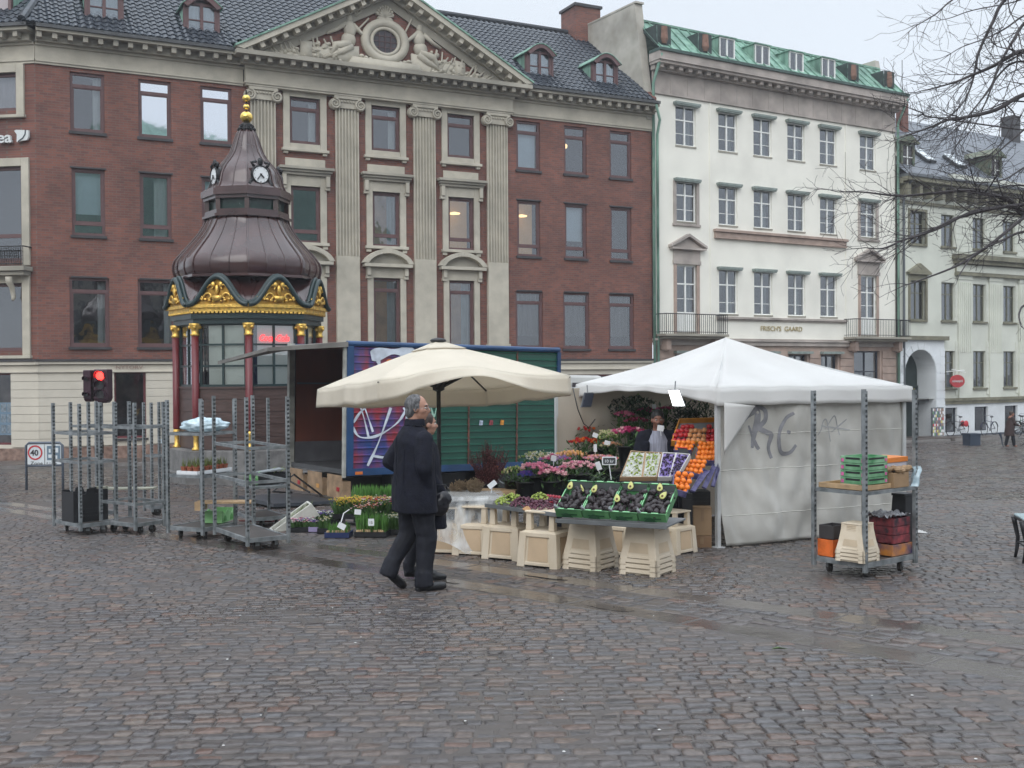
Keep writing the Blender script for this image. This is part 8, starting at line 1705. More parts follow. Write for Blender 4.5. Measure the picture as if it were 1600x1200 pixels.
# ================================================================ people
tex = bpy.data.textures.new('cloth_folds', 'CLOUDS'); tex.noise_scale = .16; tex.noise_depth = 2
def blob(name, q, m_, parent, vox=.012, sm=3, disp=0., loc=None):
    o = obj(name, q, m_, parent, smooth=True); r = o.modifiers.new('r', 'REMESH'); r.mode = 'VOXEL'; r.voxel_size = vox; r.use_smooth_shade = True
    s_ = o.modifiers.new('s', 'SMOOTH'); s_.iterations = sm; s_.factor = .5
    if disp: d = o.modifiers.new('d', 'DISPLACE'); d.texture = tex; d.strength = disp; d.mid_level = .5; d.texture_coords = 'LOCAL'
    return o
def limb(q, pts, rs, sy=1., n=12):
    # fleshy chain: tapered tubes and joint balls, optionally flattened about the chain
    for i in range(len(pts)-1): q.tube([pts[i], pts[i+1]], [rs[i], rs[i+1]], n)
    for p, r in zip(pts, rs): q.ball(p, r, n, 8)
def hand(q, w_, d, side_, s_=1., curl=.5, up=Vector((0, 0, 1))):
    # w_ wrist, d pointing direction; five separate fingers
    d = Vector(d).normalized(); lat = d.cross(up).normalized(); nrm = lat.cross(d)
    for i in range(4): p = w_+d*.045*s_+lat*(-.027+.018*i)*s_; q.tube([w_+lat*(-.015+.01*i)*s_, p, w_+d*.09*s_+lat*(-.03+.02*i)*s_], [.013*s_, .014*s_, .011*s_], 7)
    q.ball(w_+d*.05*s_, (.034*s_,)*3, 8, 6)
    L_ = [.066, .078, .074, .058]
    for i in range(4):
        b_ = w_+d*.092*s_+lat*(-.03+.02*i)*s_; k = curl; d2 = (d*math.cos(k)-nrm*math.sin(k)*side_).normalized(); d3 = (d*math.cos(2.1*k)-nrm*math.sin(2.1*k)*side_).normalized(); m_ = b_+d2*L_[i]*.5*s_; q.tube([b_, m_, m_+d3*L_[i]*.5*s_], [.0095*s_, .0088*s_, .0068*s_], 7); q.ball(m_+d3*L_[i]*.5*s_, .0068*s_, 6, 5)
    tb = w_+d*.03*s_-lat*.03*s_; td = (d*.75-lat*.6-nrm*.3*side_).normalized(); q.tube([tb, tb+td*.035*s_, tb+(td+d*.5).normalized()*.066*s_], [.014*s_, .011*s_, .008*s_], 7)
M_SKIN = mat('weathered_skin', (.45, .24, .17), .5, var=.08, scale=12, subs=.12, c2=(.5, .28, .2)); M_SKD = mat('tanned_skin', (.26, .12, .08), .5, var=.1, scale=12)
def head(q, c, f, s_=1., lat=None):
    # c centre, f forward unit ; ears, nose, brow, jaw
    f = Vector(f).normalized(); up = Vector((0, 0, 1)); lat = f.cross(up).normalized()
    M_ = Matrix((f, -lat, up)).transposed().to_4x4(); M_.translation = c; old = q.xf; q.xf = M_ @ Matrix.Scale(s_, 4)
    q.ball((-.012, 0, .03), (.098, .077, .095), 18, 12); q.ball((.022, 0, -.045), (.07, .058, .075), 14, 10); q.ball((.05, 0, -.088), (.032, .034, .025), 10, 7)
    q.ball((.083, 0, .028), (.018, .045, .014), 10, 6); q.tube([(.086, 0, .015), (.104, 0, -.012), (.112, 0, -.03)], [.010, .013, .016], 8); q.ball((.1, 0, -.036), (.014, .018, .01), 8, 6)
    q.ball((.086, 0, -.058), (.012, .024, .006), 8, 5); q.ball((.085, 0, -.068), (.011, .021, .006), 8, 5)
    for e in (-1, 1): q.ball((.073, e*.032, -.022), (.018, .02, .018), 8, 6); q.ball((-.005, e*.078, -.01), (.02, .012, .032), 8, 6); q.ball((.045, e*.05, -.02), (.03, .02, .03), 8, 6)
    q.tube([(-.025, 0, -.03), (-.035, 0, -.16)], [.056, .06], 12); q.xf = old; return M_ @ Matrix.Scale(s_, 4)
def eyes(par, HM, m_w, m_d):
    q = MB(); q.xf = HM
    for e in (-1, 1): q.ball((.078, e*.031, .004), (.012, .014, .009), 10, 7)
    o = obj('eyes', q, m_w, par, smooth=True); q = MB(); q.xf = HM
    for e in (-1, 1): q.ball((.0885, e*.031, .004), (.0035, .006, .006), 8, 6)
    obj('irises', q, m_d, o, smooth=True)
    q = MB(); q.xf = HM
    for e in (-1, 1): q.tube([(.086, e*.012, .027), (.09, e*.032, .032), (.078, e*.052, .025)], .0045, 6)
    obj('eyebrows', q, MATS.get('grey_hair') or M_BLK, par)
V3 = lambda x, y, z: Vector((x, y, z))
M_COAT = mat('black_wool_coat', (.008, .009, .017), .85, var=.3, scale=14, bump=.3, bscale=60, spec=.25); M_TROU = mat('charcoal_trousers', (.011, .012, .018), .75, var=.3, scale=12, bump=.2, bscale=40, spec=.3); M_SHOE = mat('black_leather', (.01, .01, .012), .3, var=.2); M_GH = mat('grey_hair', (.06, .06, .065), .7, var=.4, scale=40, c2=(.17, .17, .175), bump=.7, bscale=90, squash=(1, 1, .35))
# the walking man
p = G(650, 921); 
q = MB(); fw = Vector((math.cos(rad(-34)), math.sin(rad(-34)), 0))      # the head looks along the stall, right and slightly back to us in body space
hc = V3(.03, .0, 1.655)
HM = head(q, hc, fw)
hipL, hipR = V3(-.01, .09, .93), V3(-.01, -.09, .93)
kR, aR = V3(.07, -.09, .50), V3(.03, -.10, .085)            # near (right) leg in front
kL, aL = V3(-.03, .10, .50), V3(-.22, .10, .17)            # far leg trailing, heel raised
for h_, k_, a_ in ((hipR, kR, aR), (hipL, kL, aL)): limb(q, [h_, k_, a_], [.085, .055, .042])
q.ball(V3(-.01, 0, 1.0), (.11, .15, .14), 14, 9); q.ball(V3(0, 0, 1.25), (.11, .16, .22), 14, 9); q.tube([V3(0, -.15, 1.38), V3(0, .15, 1.38)], .045, 10)
shR, elR, wrR = V3(-.0, -.20, 1.39), V3(-.03, -.26, 1.13), V3(.05, -.17, .92); shL, elL, wrL = V3(0, .2, 1.39), V3(-.12, .27, 1.16), V3(.10, .2, 1.02)
limb(q, [shR, elR, wrR], [.055, .045, .032]); limb(q, [shL, elL, wrL], [.055, .045, .032]); hand(q, wrR, (.1, .3, -1), 1, .9, .3, V3(0, 1, 0)); hand(q, wrL, (1, -.2, -.2), 1, 1., .5)
for a_, fd in ((aR, V3(1, -.1, -.1)), (aL, V3(.75, 0, -.75))): q.tube([a_, a_+fd.normalized()*.15-V3(0, 0, .03)], [.03, .02], 8)
MAN = blob('person', q, M_SKIN, None, .0085, 2); MAN.location = (p.x, p.y, gz(p.y)); MAN.rotation_euler = (0, 0, rad(30)); tag(MAN, 'elderly man in a black coat and glasses walking right, seen from behind his shoulder', 'person')
q = MB()
def torso(q, prof, n=20):   # prof: (z, cx, rx, ry)
    vs = []; 
    for z, cx_, rx_, ry_ in prof:
        for k in range(n): a = 2*math.pi*k/n; c2, s2 = math.cos(a), math.sin(a); vs.append((cx_+rx_*math.copysign(abs(c2)**.85, c2), ry_*math.copysign(abs(s2)**.85, s2), z))
    N_ = len(prof); fs = [(i*n+k, i*n+(k+1) % n, (i+1)*n+(k+1) % n, (i+1)*n+k) for i in range(N_-1) for k in range(n)]+[tuple(range(n-1, -1, -1)), tuple((N_-1)*n+k for k in range(n))]; q.add(vs, fs)
torso(q, [(.715, -.01, .185, .25), (.8, -.01, .187, .25), (.95, -.01, .185, .24), (1.1, -.01, .17, .215), (1.25, -.0, .165, .22), (1.36, -.015, .15, .225), (1.44, -.02, .12, .17), (1.50, -.02, .085, .09)])
limb(q, [shR+V3(0, .01, -.02), elR, wrR+V3(-.01, 0, .04)], [.092, .076, .062]); limb(q, [shL+V3(0, -.01, -.02), elL, wrL], [.092, .076, .062])
CO = blob('coat', q, M_COAT, MAN, .012, 3, .03)
q = MB(); q.lathe([(.092, 1.45), (.1, 1.5), (.088, 1.565), (.075, 1.56), (.085, 1.5)], 20, .0, 0, cap=False); blob('collar', q, M_COAT, CO, .008, 2)
q = MB(); q.tube([V3(-.16, -.12, 1.3), V3(-.175, -.12, 1.0), V3(-.17, -.11, .75)], .004, 5); q.tube([V3(-.18, 0, 1.4), V3(-.19, 0, 1.1), V3(-.19, 0, .74)], .004, 5); obj('seam', q, M_COAT, CO)
q = MB(); limb(q, [hipR+V3(0, 0, -.05), kR, aR+V3(-.0, 0, .05)], [.118, .094, .078]); q.tube([aR+V3(0, 0, .1), aR+V3(.01, 0, -.04)], [.082, .088], 12); limb(q, [hipL+V3(0, 0, -.05), kL, aL+V3(.02, 0, .06)], [.118, .092, .076]); q.tube([aL+V3(.04, 0, .1), aL+V3(-.02, 0, -.04)], [.08, .082], 12); q.ball(V3(-.01, 0, .88), (.14, .18, .13), 14, 9); blob('trousers', q, M_TROU, MAN, .011, 2, .03)
for nm, a_, fd, dn in (('shoe', aR, V3(1, -.12, -.0), -.05), ('shoe', aL, V3(.72, 0, -.69), -.01)):
    q = MB(); fd = fd.normalized(); b_ = a_+V3(0, 0, dn); u_ = fd.cross(V3(0, 1, 0)).normalized()*-1
    q.tube([b_-fd*.05, b_+fd*.08, b_+fd*.17, b_+fd*.215], [.045, .045, .043, .028], 12); q.ball(b_-fd*.04+u_*.01, .046, 10, 7); blob(nm, q, M_SHOE, MAN, .009, 3)
q = MB(); q.xf = HM; q.ball((-.022, 0, .035), (.100, .083, .098), 16, 11); q.ball((-.058, 0, -.035), (.058, .072, .065), 12, 9); q.tube([(-.0, -.078, .03), (-.01, -.08, -.03)], [.016, .01], 6); q.tube([(-.0, .078, .03), (-.01, .08, -.03)], [.016, .01], 6)
hr = blob('hair', q, M_GH, MAN, .008, 2, .014)
q = MB(); q.xf = HM
for e in (-1, 1): q.tube([(.106+.004*math.cos(t_*math.pi/7), e*.034+.024*math.cos(t_*math.pi/7), .0+.019*math.sin(t_*math.pi/7)) for t_ in range(14)], .0018, 5, closed=True); q.tube([(.105, e*.058, .004), (.05, e*.083, .006), (-.01, e*.084, .0)], .0022, 5)
q.tube([(.11, -.01, .003), (.11, .01, .003)], .002, 5); gls = obj('glasses', q, M_GALV, MAN)
eyes(MAN, HM, mat('eye_white', (.6, .58, .55), .3, var=0), mat('dark_iris', (.03, .025, .02), .2, var=0))
# the woman walking beside him, mostly hidden
p = G(672, 911); q = MB(); fw = Vector((math.cos(rad(10)), math.sin(rad(10)), 0)); hc = V3(.02, 0, 1.50); HM = head(q, hc, fw, .95)
hipL, hipR = V3(0, .08, .86), V3(0, -.08, .86); kR, aR = V3(.04, -.08, .46), V3(.0, -.08, .085); kL, aL = V3(-.05, .08, .46), V3(-.16, .09, .1)
for h_, k_, a_ in ((hipR, kR, aR), (hipL, kL, aL)): limb(q, [h_, k_, a_], [.085, .052, .038])
q.ball(V3(0, 0, .95), (.12, .15, .15), 12, 8); q.ball(V3(0, 0, 1.15), (.1, .14, .2), 12, 8); q.tube([V3(0, -.14, 1.3), V3(0, .14, 1.3)], .05, 8)
shR, elR, wrR = V3(0, -.18, 1.28), V3(.02, -.22, 1.02), V3(.14, -.18, .82); shL, elL, wrL = V3(0, .18, 1.28), V3(-.02, .22, 1.0), V3(.1, .18, .8)
limb(q, [shR, elR, wrR], [.05, .04, .03]); limb(q, [shL, elL, wrL], [.05, .04, .03]); hand(q, wrR, (.3, 0, -1), 1, .92, .9, V3(0, 1, 0)); hand(q, wrL, (.3, 0, -1), -1, .92, .8, V3(0, 1, 0))
for a_ in (aR, aL): q.tube([a_, a_+V3(.12, 0, -.05)], [.03, .02], 8)
WO = blob('person', q, M_SKIN, None, .009, 2); WO.location = (p.x-.06, p.y+.25, gz(p.y+.2)); WO.rotation_euler = (0, 0, rad(12)); tag(WO, 'woman in a long dark coat carrying a black bag, mostly hidden behind the walking man', 'person')
q = MB(); torso(q, [(.50, .02, .19, .22), (.6, .02, .185, .22), (.85, .01, .17, .2), (1.05, .0, .155, .19), (1.2, 0, .14, .19), (1.3, -.01, .12, .18), (1.37, -.01, .08, .08)]); limb(q, [shR, elR, wrR+V3(-.01, 0, .03)], [.085, .07, .058]); limb(q, [shL, elL, wrL+V3(-.01, 0, .03)], [.085, .07, .058]); CO = blob('coat', q, M_COAT, WO, .013, 4, .03)
q = MB(); q.lathe([(.085, 1.33), (.095, 1.37), (.08, 1.42), (.07, 1.41)], 18, cap=False); blob('collar', q, M_COAT, CO, .008, 2)
q = MB(); limb(q, [hipR, kR, aR], [.09, .065, .055]); limb(q, [hipL, kL, aL], [.09, .065, .055]); [q.tube([a_+V3(0, 0, .06), a_+V3(.01, 0, -.05)], [.055, .06], 10) for a_ in (aR, aL)]; blob('trousers', q, M_TROU, WO, .012, 2, .02)
for a_ in (aR, aL): q = MB(); q.tube([a_+V3(-.04, 0, -.045), a_+V3(.08, 0, -.05), a_+V3(.19, 0, -.06)], [.045, .048, .026], 10); q.ball(a_+V3(.05, 0, -.02), (.06, .045, .035)); blob('shoe', q, M_SHOE, WO, .009, 2)
q = MB(); q.xf = HM; q.ball((-.022, 0, .035), (.103, .085, .1), 14, 10); q.ball((-.05, 0, -.03), (.065, .08, .08), 12, 9); blob('hair', q, mat('dark_brown_hair', (.04, .025, .02), .6, var=.3, scale=40), WO, .009, 2, .012); eyes(WO, HM, MATS['eye_white'], MATS['dark_iris'])
q = MB(); c_ = V3(.02, 0, 0); q.ball((0, 0, -.1), (.1, .06, .11), 14, 9); q.ball((.03, 0, -.03), (.09, .05, .07), 12, 8); q.tube([(-.08, 0, -.03), (-.05, 0, .1), (.05, 0, .1), (.08, 0, -.03)], .009, 6); HB = blob('handbag', q, mat('black_patent_leather', (.012, .012, .016), .22, var=.2), None, .01, 2, .02); HB.location = Vector((p.x-.06, p.y+.25, gz(p.y+.2)))+V3(.16, -.26, .84); HB.rotation_euler = (0, .12, rad(12)); tag(HB, 'shiny black handbag hanging from the hand of the hidden woman', 'handbag')
# the seller behind the fruit
p = AT(1027, 656, 14.1); g0 = gz(14.1); hz = p.z-g0; SC = 1.0; q = MB(); k_ = hz/1.62
fw = Vector((math.cos(rad(-84)), math.sin(rad(-84)), -.12)).normalized(); fw = Vector((.02, -1, -.15)).normalized(); hc = V3(0, -.04, 1.62*k_)
fwh = Vector((.05, -1, 0)); HM = head(q, hc, fwh, .98)
for s_ in (-1, 1): limb(q, [V3(s_*.1, 0, .9*k_), V3(s_*.11, .0, .48*k_), V3(s_*.12, .03, .08)], [.085, .055, .04]); q.tube([V3(s_*.12, .02, .05), V3(s_*.14, -.14, .04)], [.03, .02], 8)
q.ball(V3(0, 0, 1.0*k_), (.15, .11, .15), 12, 8); q.ball(V3(0, 0, 1.22*k_), (.17, .11, .22), 12, 8); q.tube([V3(-.15, 0, 1.35*k_), V3(.15, 0, 1.35*k_)], .045, 8)
aa = {}
for s_ in (-1, 1): sh, el, wr = V3(s_*.2, 0, 1.37*k_), V3(s_*.27, -.06, 1.1*k_), V3(s_*.12, -.32, 1.03*k_); aa[s_] = (sh, el, wr); limb(q, [sh, el, wr], [.052, .042, .03]); hand(q, wr, (-s_*.5, -1, -.1), 1, .95, .6)
SE = blob('person', q, M_SKD, None, .0095, 2); SE.location = (p.x, 14.1, g0); tag(SE, 'dark-haired seller in an open dark jacket and pale shirt behind the fruit', 'person')
def tor2(q, prof, n=20):
    vs = []
    for z, cy_, rx_, ry_ in prof:
        for k in range(n): a = 2*math.pi*k/n; vs.append((rx_*math.cos(a), cy_+ry_*math.sin(a), z))
    N_ = len(prof); q.add(vs, [(i*n+k, i*n+(k+1) % n, (i+1)*n+(k+1) % n, (i+1)*n+k) for i in range(N_-1) for k in range(n)]+[tuple(range(n-1, -1, -1)), tuple((N_-1)*n+k for k in range(n))])
q = MB(); tor2(q, [(.85*k_, 0, .17, .125), (1.1*k_, 0, .175, .13), (1.3*k_, 0, .185, .125), (1.42*k_, 0, .1, .09), (1.47*k_, -.0, .07, .07)]); sh_ = blob('shirt', q, mat('striped_pale_shirt', (.3, .31, .38), .8, var=.35, scale=26, squash=(3, .2, .2)), SE, .012, 2, .01)
q = MB(); tor2(q, [(.8*k_, .055, .225, .125), (1.1*k_, .05, .225, .12), (1.3*k_, .045, .225, .12), (1.41*k_, .03, .15, .09)]); 
for s_ in (-1, 1): sh, el, wr = aa[s_]; limb(q, [sh+V3(-s_*.02, 0, 0), el, wr+V3(0, .04, 0)], [.1, .075, .058]); q.tube([sh, V3(s_*.07, .02, 1.44*k_)], [.085, .06], 10); q.tube([V3(s_*.15, -.1, 1.32*k_), V3(s_*.17, -.1, 1.05*k_), V3(s_*.17, -.09, .82*k_)], .045, 8)
blob('jacket', q, M_COAT, SE, .013, 3, .025)
q = MB(); 
for s_ in (-1, 1): limb(q, [V3(s_*.1, 0, .88*k_), V3(s_*.11, .0, .48*k_), V3(s_*.12, .03, .1)], [.11, .08, .07])
blob('trousers', q, M_TROU, SE, .014, 3)
for s_ in (-1, 1): q = MB(); q.tube([V3(s_*.12, .07, .05), V3(s_*.13, -.06, .05), V3(s_*.14, -.17, .035)], [.045, .045, .03], 10); blob('shoe', q, M_SHOE, SE, .011, 2)
q = MB(); q.xf = HM; q.ball((-.02, 0, .045), (.104, .086, .096), 14, 10); q.ball((-.055, 0, -.02), (.06, .075, .07), 12, 9); blob('hair', q, mat('black_hair', (.012, .010, .010), .5, var=.3), SE, .009, 2, .012)
q = MB(); q.xf = HM; q.tube([(.1, -.028, -.052), (.108, 0, -.047), (.1, .028, -.052)], .008, 6); obj('moustache', q, MATS['black_hair'], SE); eyes(SE, HM, MATS['eye_white'], MATS['dark_iris'])
# far person with a bicycle at the right edge
p = G(1577, 698); q = MB(); k_ = .86; HM = head(q, V3(.12, 0, 1.5)*k_, V3(1, -.2, 0), k_)
for s_, ax in ((-1, .18), (1, -.12)): limb(q, [V3(0, s_*.08, .86)*k_, V3(ax*.6+.03, s_*.08, .46)*k_, V3(ax, s_*.08, .08)*k_], [.08, .055, .04]); q.tube([V3(ax, s_*.08, .05)*k_, V3(ax+.15, s_*.08, .03)*k_], [.04, .028], 8)
q.ball(V3(.02, 0, 1.0)*k_, (.1, .14, .15)); q.ball(V3(.06, 0, 1.2)*k_, (.1, .15, .2)); q.tube([V3(.08, -.14, 1.33)*k_, V3(.08, .14, 1.33)*k_], .05, 8); ar_ = {}
for s_ in (-1, 1): sh, el, wr = V3(.08, s_*.17, 1.32)*k_, V3(.16, s_*.22, 1.08)*k_, V3(.36, s_*.14, .98)*k_; ar_[s_] = (sh, el, wr); limb(q, [sh, el, wr], [.05, .04, .03]); hand(q, wr, (1, 0, -.2), 1, .9, .8)
FP = blob('person', q, M_SKD, None, .014, 2); FP.location = (p.x, p.y, gz(p.y)); tag(FP, 'distant person in a dark brown coat pushing a bicycle at the right edge', 'person')
q = MB(); 
vs = []
torso(q, [(.5*k_, .0, .18, .2), (.8*k_, .01, .17, .19), (1.1*k_, .05, .15, .19), (1.32*k_, .08, .11, .16), (1.38*k_, .09, .06, .07)]); [limb(q, list(ar_[s_]), [.075, .06, .05]) for s_ in (-1, 1)]; blob('coat', q, mat('dark_brown_coat', (.035, .018, .016), .8, var=.3), FP, .018, 3, .02)
q = MB(); [limb(q, [V3(0, s_*.08, .8)*k_, V3(ax*.6+.03, s_*.08, .46)*k_, V3(ax, s_*.08, .1)*k_], [.09, .07, .06]) for s_, ax in ((-1, .18), (1, -.12))]; blob('trousers', q, M_TROU, FP, .018, 2)
q = MB(); q.xf = HM; q.ball((-.02, 0, .04), (.105, .09, .1)); q.ball((-.05, 0, -.03), (.06, .075, .07)); blob('hair', q, MATS['dark_brown_hair'], FP, .014, 2)
# ================================================================ bicycles, bin, rack, chair, tree
M_BK = mat('black_bicycle_paint', (.02, .02, .024), .35, var=.1); M_CHR = mat('bicycle_chrome', (.4, .42, .44), .25, metal=.9, var=.1)
def bike(lab, p, rz, m_=None, basket=False, bag=None, s_=1.):
    T_ = thing('bicycle', lab, 'bicycle', (p.x, p.y, p.z), rz, 'bicycles by the pale building'); T_.scale = (s_,)*3; r = .34; w_ = 1.06
    for x in (0, w_):
        q = MB(); q.tube([(x+r*math.cos(a*math.pi/14), 0, r+r*math.sin(a*math.pi/14)) for a in range(28)], .018, 6, closed=True); wl = obj('wheel', q, MATS['tyre_rubber'], T_); q = MB()
        for a in range(14): an = a*math.pi/7; q.tube([(x, .02*(-1)**a, r), (x+.325*math.cos(an), 0, r+.325*math.sin(an))], .0025, 3, caps=False)
        q.ball((x, 0, r), (.025, .04, .025), 8, 6); obj('spokes', q, M_CHR, wl)
        q = MB(); q.grid(lambda a, b_: (x+(r+.03)*math.cos(rad(20)+rad(150)*a), -.025+.05*b_, r+(r+.03)*math.sin(rad(20)+rad(150)*a)), 14, 1); obj('mudguard', q, m_ or M_BK, T_, solid=.003)
    q = MB(); bb = (.45, 0, .3); sd = (.33, 0, .78); hd = (.88, 0, .78)
    for a, b_ in ((bb, sd), (bb, (.93, 0, .62)), ((.35, 0, .68), hd), ((0, 0, r), bb), ((0, .04, r), (.34, .02, .72)), (hd, (.95, 0, .6)), ((.95, 0, .6), (w_, 0, r))): q.tube([a, b_], .016, 7)
    obj('frame', q, m_ or M_BK, T_, smooth=True); q = MB(); q.tube([(.33, 0, .78), (.3, 0, .93)], .012, 6); q.ball((.28, 0, .95), (.13, .08, .04)); obj('saddle', q, M_BK, T_)
    q = MB(); q.tube([(.88, 0, .78), (.85, 0, 1.02)], .012, 6); q.tube([(.68, -.27, 1.0), (.82, -.2, 1.06), (.88, 0, 1.03), (.82, .2, 1.06), (.68, .27, 1.0)], .013, 6); obj('handlebar', q, M_CHR, T_)
    q = MB(); q.lathe([(.05, -.02), (.09, 0), (.05, .02)], 14); q.v = [(bb[0]+v[0], v[2], bb[2]+v[1]) for v in q.v]; q.tube([(.45, -.05, .3), (.52, -.05, .15)], .01, 5); q.tube([(.45, .05, .3), (.38, .05, .45)], .01, 5); obj('crank', q, M_CHR, T_)
    if basket: q = MB(); q.tbox(1.05, 0, .72, .95, .12, .15, .16, .2); obj('basket', q, mat('wicker_basket', (.1, .07, .045), .8, var=.3, scale=30), T_)
    if bag: q = MB(); q.ball((-.02, .1, .6), (.17, .07, .16)); q.ball((-.02, -.1, .6), (.17, .07, .16)); obj('pannier', q, bag, T_)
    return T_
def bgp(px, py): return G(px, py)
def bpt(u, off): p = plan(FB3, A2, u, off); p.z = gz(p.y)+.12; return p
bike('dark bicycle with red rear bag leaning by the arched doorway', bpt(4.35, -.55), A2+math.pi, bag=mat('red_pannier', (.5, .04, .05), .6)).location = bpt(4.35, -.5)
bike('dark blue bicycle under the second basement window', bpt(6.0, -.7), A2+rad(8)+math.pi, mat('dark_blue_bicycle_paint', (.02, .025, .06), .35), s_=.98).location = bpt(6.5, -.7)
bike('bicycle with a front basket facing the square', bpt(7.6, -1.3), A2-rad(110), basket=True)
bike('bicycle parked behind the basket bicycle', bpt(8.7, -.5), A2+rad(5), mat('green_bicycle_paint', (.05, .12, .07), .35))
bike('bicycle pushed by the distant person in the brown coat', G(1592, 697), rad(10), s_=.95)
M_BIN = mat('dark_blue_bin_paint', (.03, .045, .07), .5, var=.15)
p = G(1518, 696); T_ = thing('planter_box', 'square dark blue box standing at the pavement edge before the bicycles', 'box', (p.x, p.y, gz(p.y)), A2-.3); q = MB(); q.tbox(0, 0, 0, .44, .24, .24, .25, .25); obj('body', q, M_BIN, T_, bevel=.01); q = MB(); q.tbox(0, 0, .44, .5, .27, .27, .27, .27); obj('rim', q, M_BIN, T_, bevel=.01)
p = G(1566, 698); T_ = thing('street_post', 'slim curved iron bench leg standing left of the distant person', 'post', (p.x, p.y, gz(p.y)), 0); q = MB(); q.tube([(.05, 0, 0), (0, 0, .12), (-.02, 0, .3), (-.08, 0, .5), (-.1, 0, .56)], [.02, .022, .03, .05, .07], 8); obj('leg', q, M_BIN, T_, smooth=True)
p = bpt(2.35, -.45); T_ = thing('postcard_rack', 'tall rack covered in colourful postcards in front of the arched doorway', 'rack', tuple(p), A2); q = MB(); q.box(-.42, .42, -.05, .05, .0, 1.42); q.box(-.35, .35, -.18, .18, -.02, .02); obj('frame', q, M_GALV, T_)
PC_ = None; rr = random.Random(12); cc = [(.7, .68, .66), (.5, .05, .06), (.1, .12, .2), (.65, .6, .2), (.15, .3, .16), (.3, .2, .16), (.75, .75, .78), (.7, .68, .66)]
for i in range(8):
    for j in range(9):
        q = MB(); q.box(-.045, .045, -.006, 0, 0, .125); m_ = mat('postcard_%s' % ('white', 'red', 'navy', 'yellow', 'green', 'brown', 'pale', 'cream')[(i*5+j*3+rr.randrange(3)) % 8], cc[(i*5+j*3) % 8], .5, var=.5, scale=30)
        o = obj('postcard', q, m_, T_); o.location = (-.36+.103*i, -.055, .05+.15*j)
# iron garden chair cut by the right edge
p = G(1599, 881); T_ = thing('iron_chair', 'black iron cafe chair with pale blue seat cut off by the right edge', 'chair', (p.x, p.y, gz(p.y)), 0)
for x, y in ((0, 0), (.42, -.08), (.1, .4), (.5, .34)): q = MB(); s_ = 1 if x < .3 else -1; q.tube([(x-.0, y, 0), (x+s_*.02, y, .1), (x+s_*.03, y, .22), (x, y, .36), (x-s_*.015, y, .44)], [.016, .02, .022, .026, .03], 8); obj('leg', q, M_BLK, T_, smooth=True)
q = MB(); q.tube([(x, y, .44) for x, y in ((0, 0), (.42, -.08), (.5, .34), (.1, .4))], .02, 6, closed=True); q.tube([(x, y, .17) for x, y in ((.03, .0), (.4, -.07), (.48, .33), (.12, .38))], .01, 6, closed=True); obj('seat_frame', q, M_BLK, T_)
q = MB(); q.hexa([(-.01, -.01, .445), (.43, -.09, .445), (.51, .35, .445), (.09, .41, .445), (-.01, -.01, .475), (.43, -.09, .475), (.51, .35, .475), (.09, .41, .475)]); obj('seat', q, mat('pale_blue_seat', (.32, .42, .45), .25, var=.1), T_, bevel=.012)
q = MB(); q.tube([(.5, .34, .44), (.56, .36, .85), (.56, .14, .92), (.48, -.09, .85), (.42, -.08, .44)], .015, 6); obj('backrest', q, M_BLK, T_, smooth=True)
# bare tree reaching in from the right
M_BARK = mat('wet_dark_bark', (.035, .028, .03), .55, var=.35, scale=9, bump=.5, bscale=30)
TRX, TRY = AT(1790, 600, 11.).x, 11.; TREE = thing('bare_tree', 'bare leafless tree whose dark wet branches reach in from the right', 'tree', (TRX, TRY, gz(TRY)))
def T2(p): return p-Vector((TRX, TRY, gz(TRY)))
q = MB(); q.tube([(0, 0, -.1), (.03, 0, .6), (0, .02, 1.6), (-.05, 0, 2.6), (-.02, 0, 3.6), (.05, .05, 5.), (.1, 0, 6.8), (.05, 0, 8.5)], [.26, .2, .18, .165, .14, .11, .07, .03], 14); obj('trunk', q, M_BARK, TREE, smooth=True)
q = MB(); rt_ = random.Random(21)
def twig(q, p0, d, L_, r, depth):
    pts = [p0]; p = p0.copy(); dd = d.normalized(); n = max(3, int(L_/.07))
    for i in range(n):
        dd = (dd+Vector((rt_.gauss(0, .13), rt_.gauss(0, .13), rt_.gauss(0, .13)+.008))).normalized(); p = p+dd*(L_/n); pts.append(p.copy())
        if depth > 0 and rt_.random() < .5:
            side_ = Vector((rt_.gauss(0, 1), rt_.gauss(0, 1), rt_.gauss(0, 1))); side_ = (side_-dd*side_.dot(dd)).normalized(); twig(q, p, dd*.75+side_*.65, L_*(1-i/n)*rt_.uniform(.45, .8)+.05, r*.55, depth-1)
    q.tube(pts, [max(.0016, r*(1-i/(len(pts)))) for i in range(len(pts))], 4 if r < .006 else 6, caps=False)
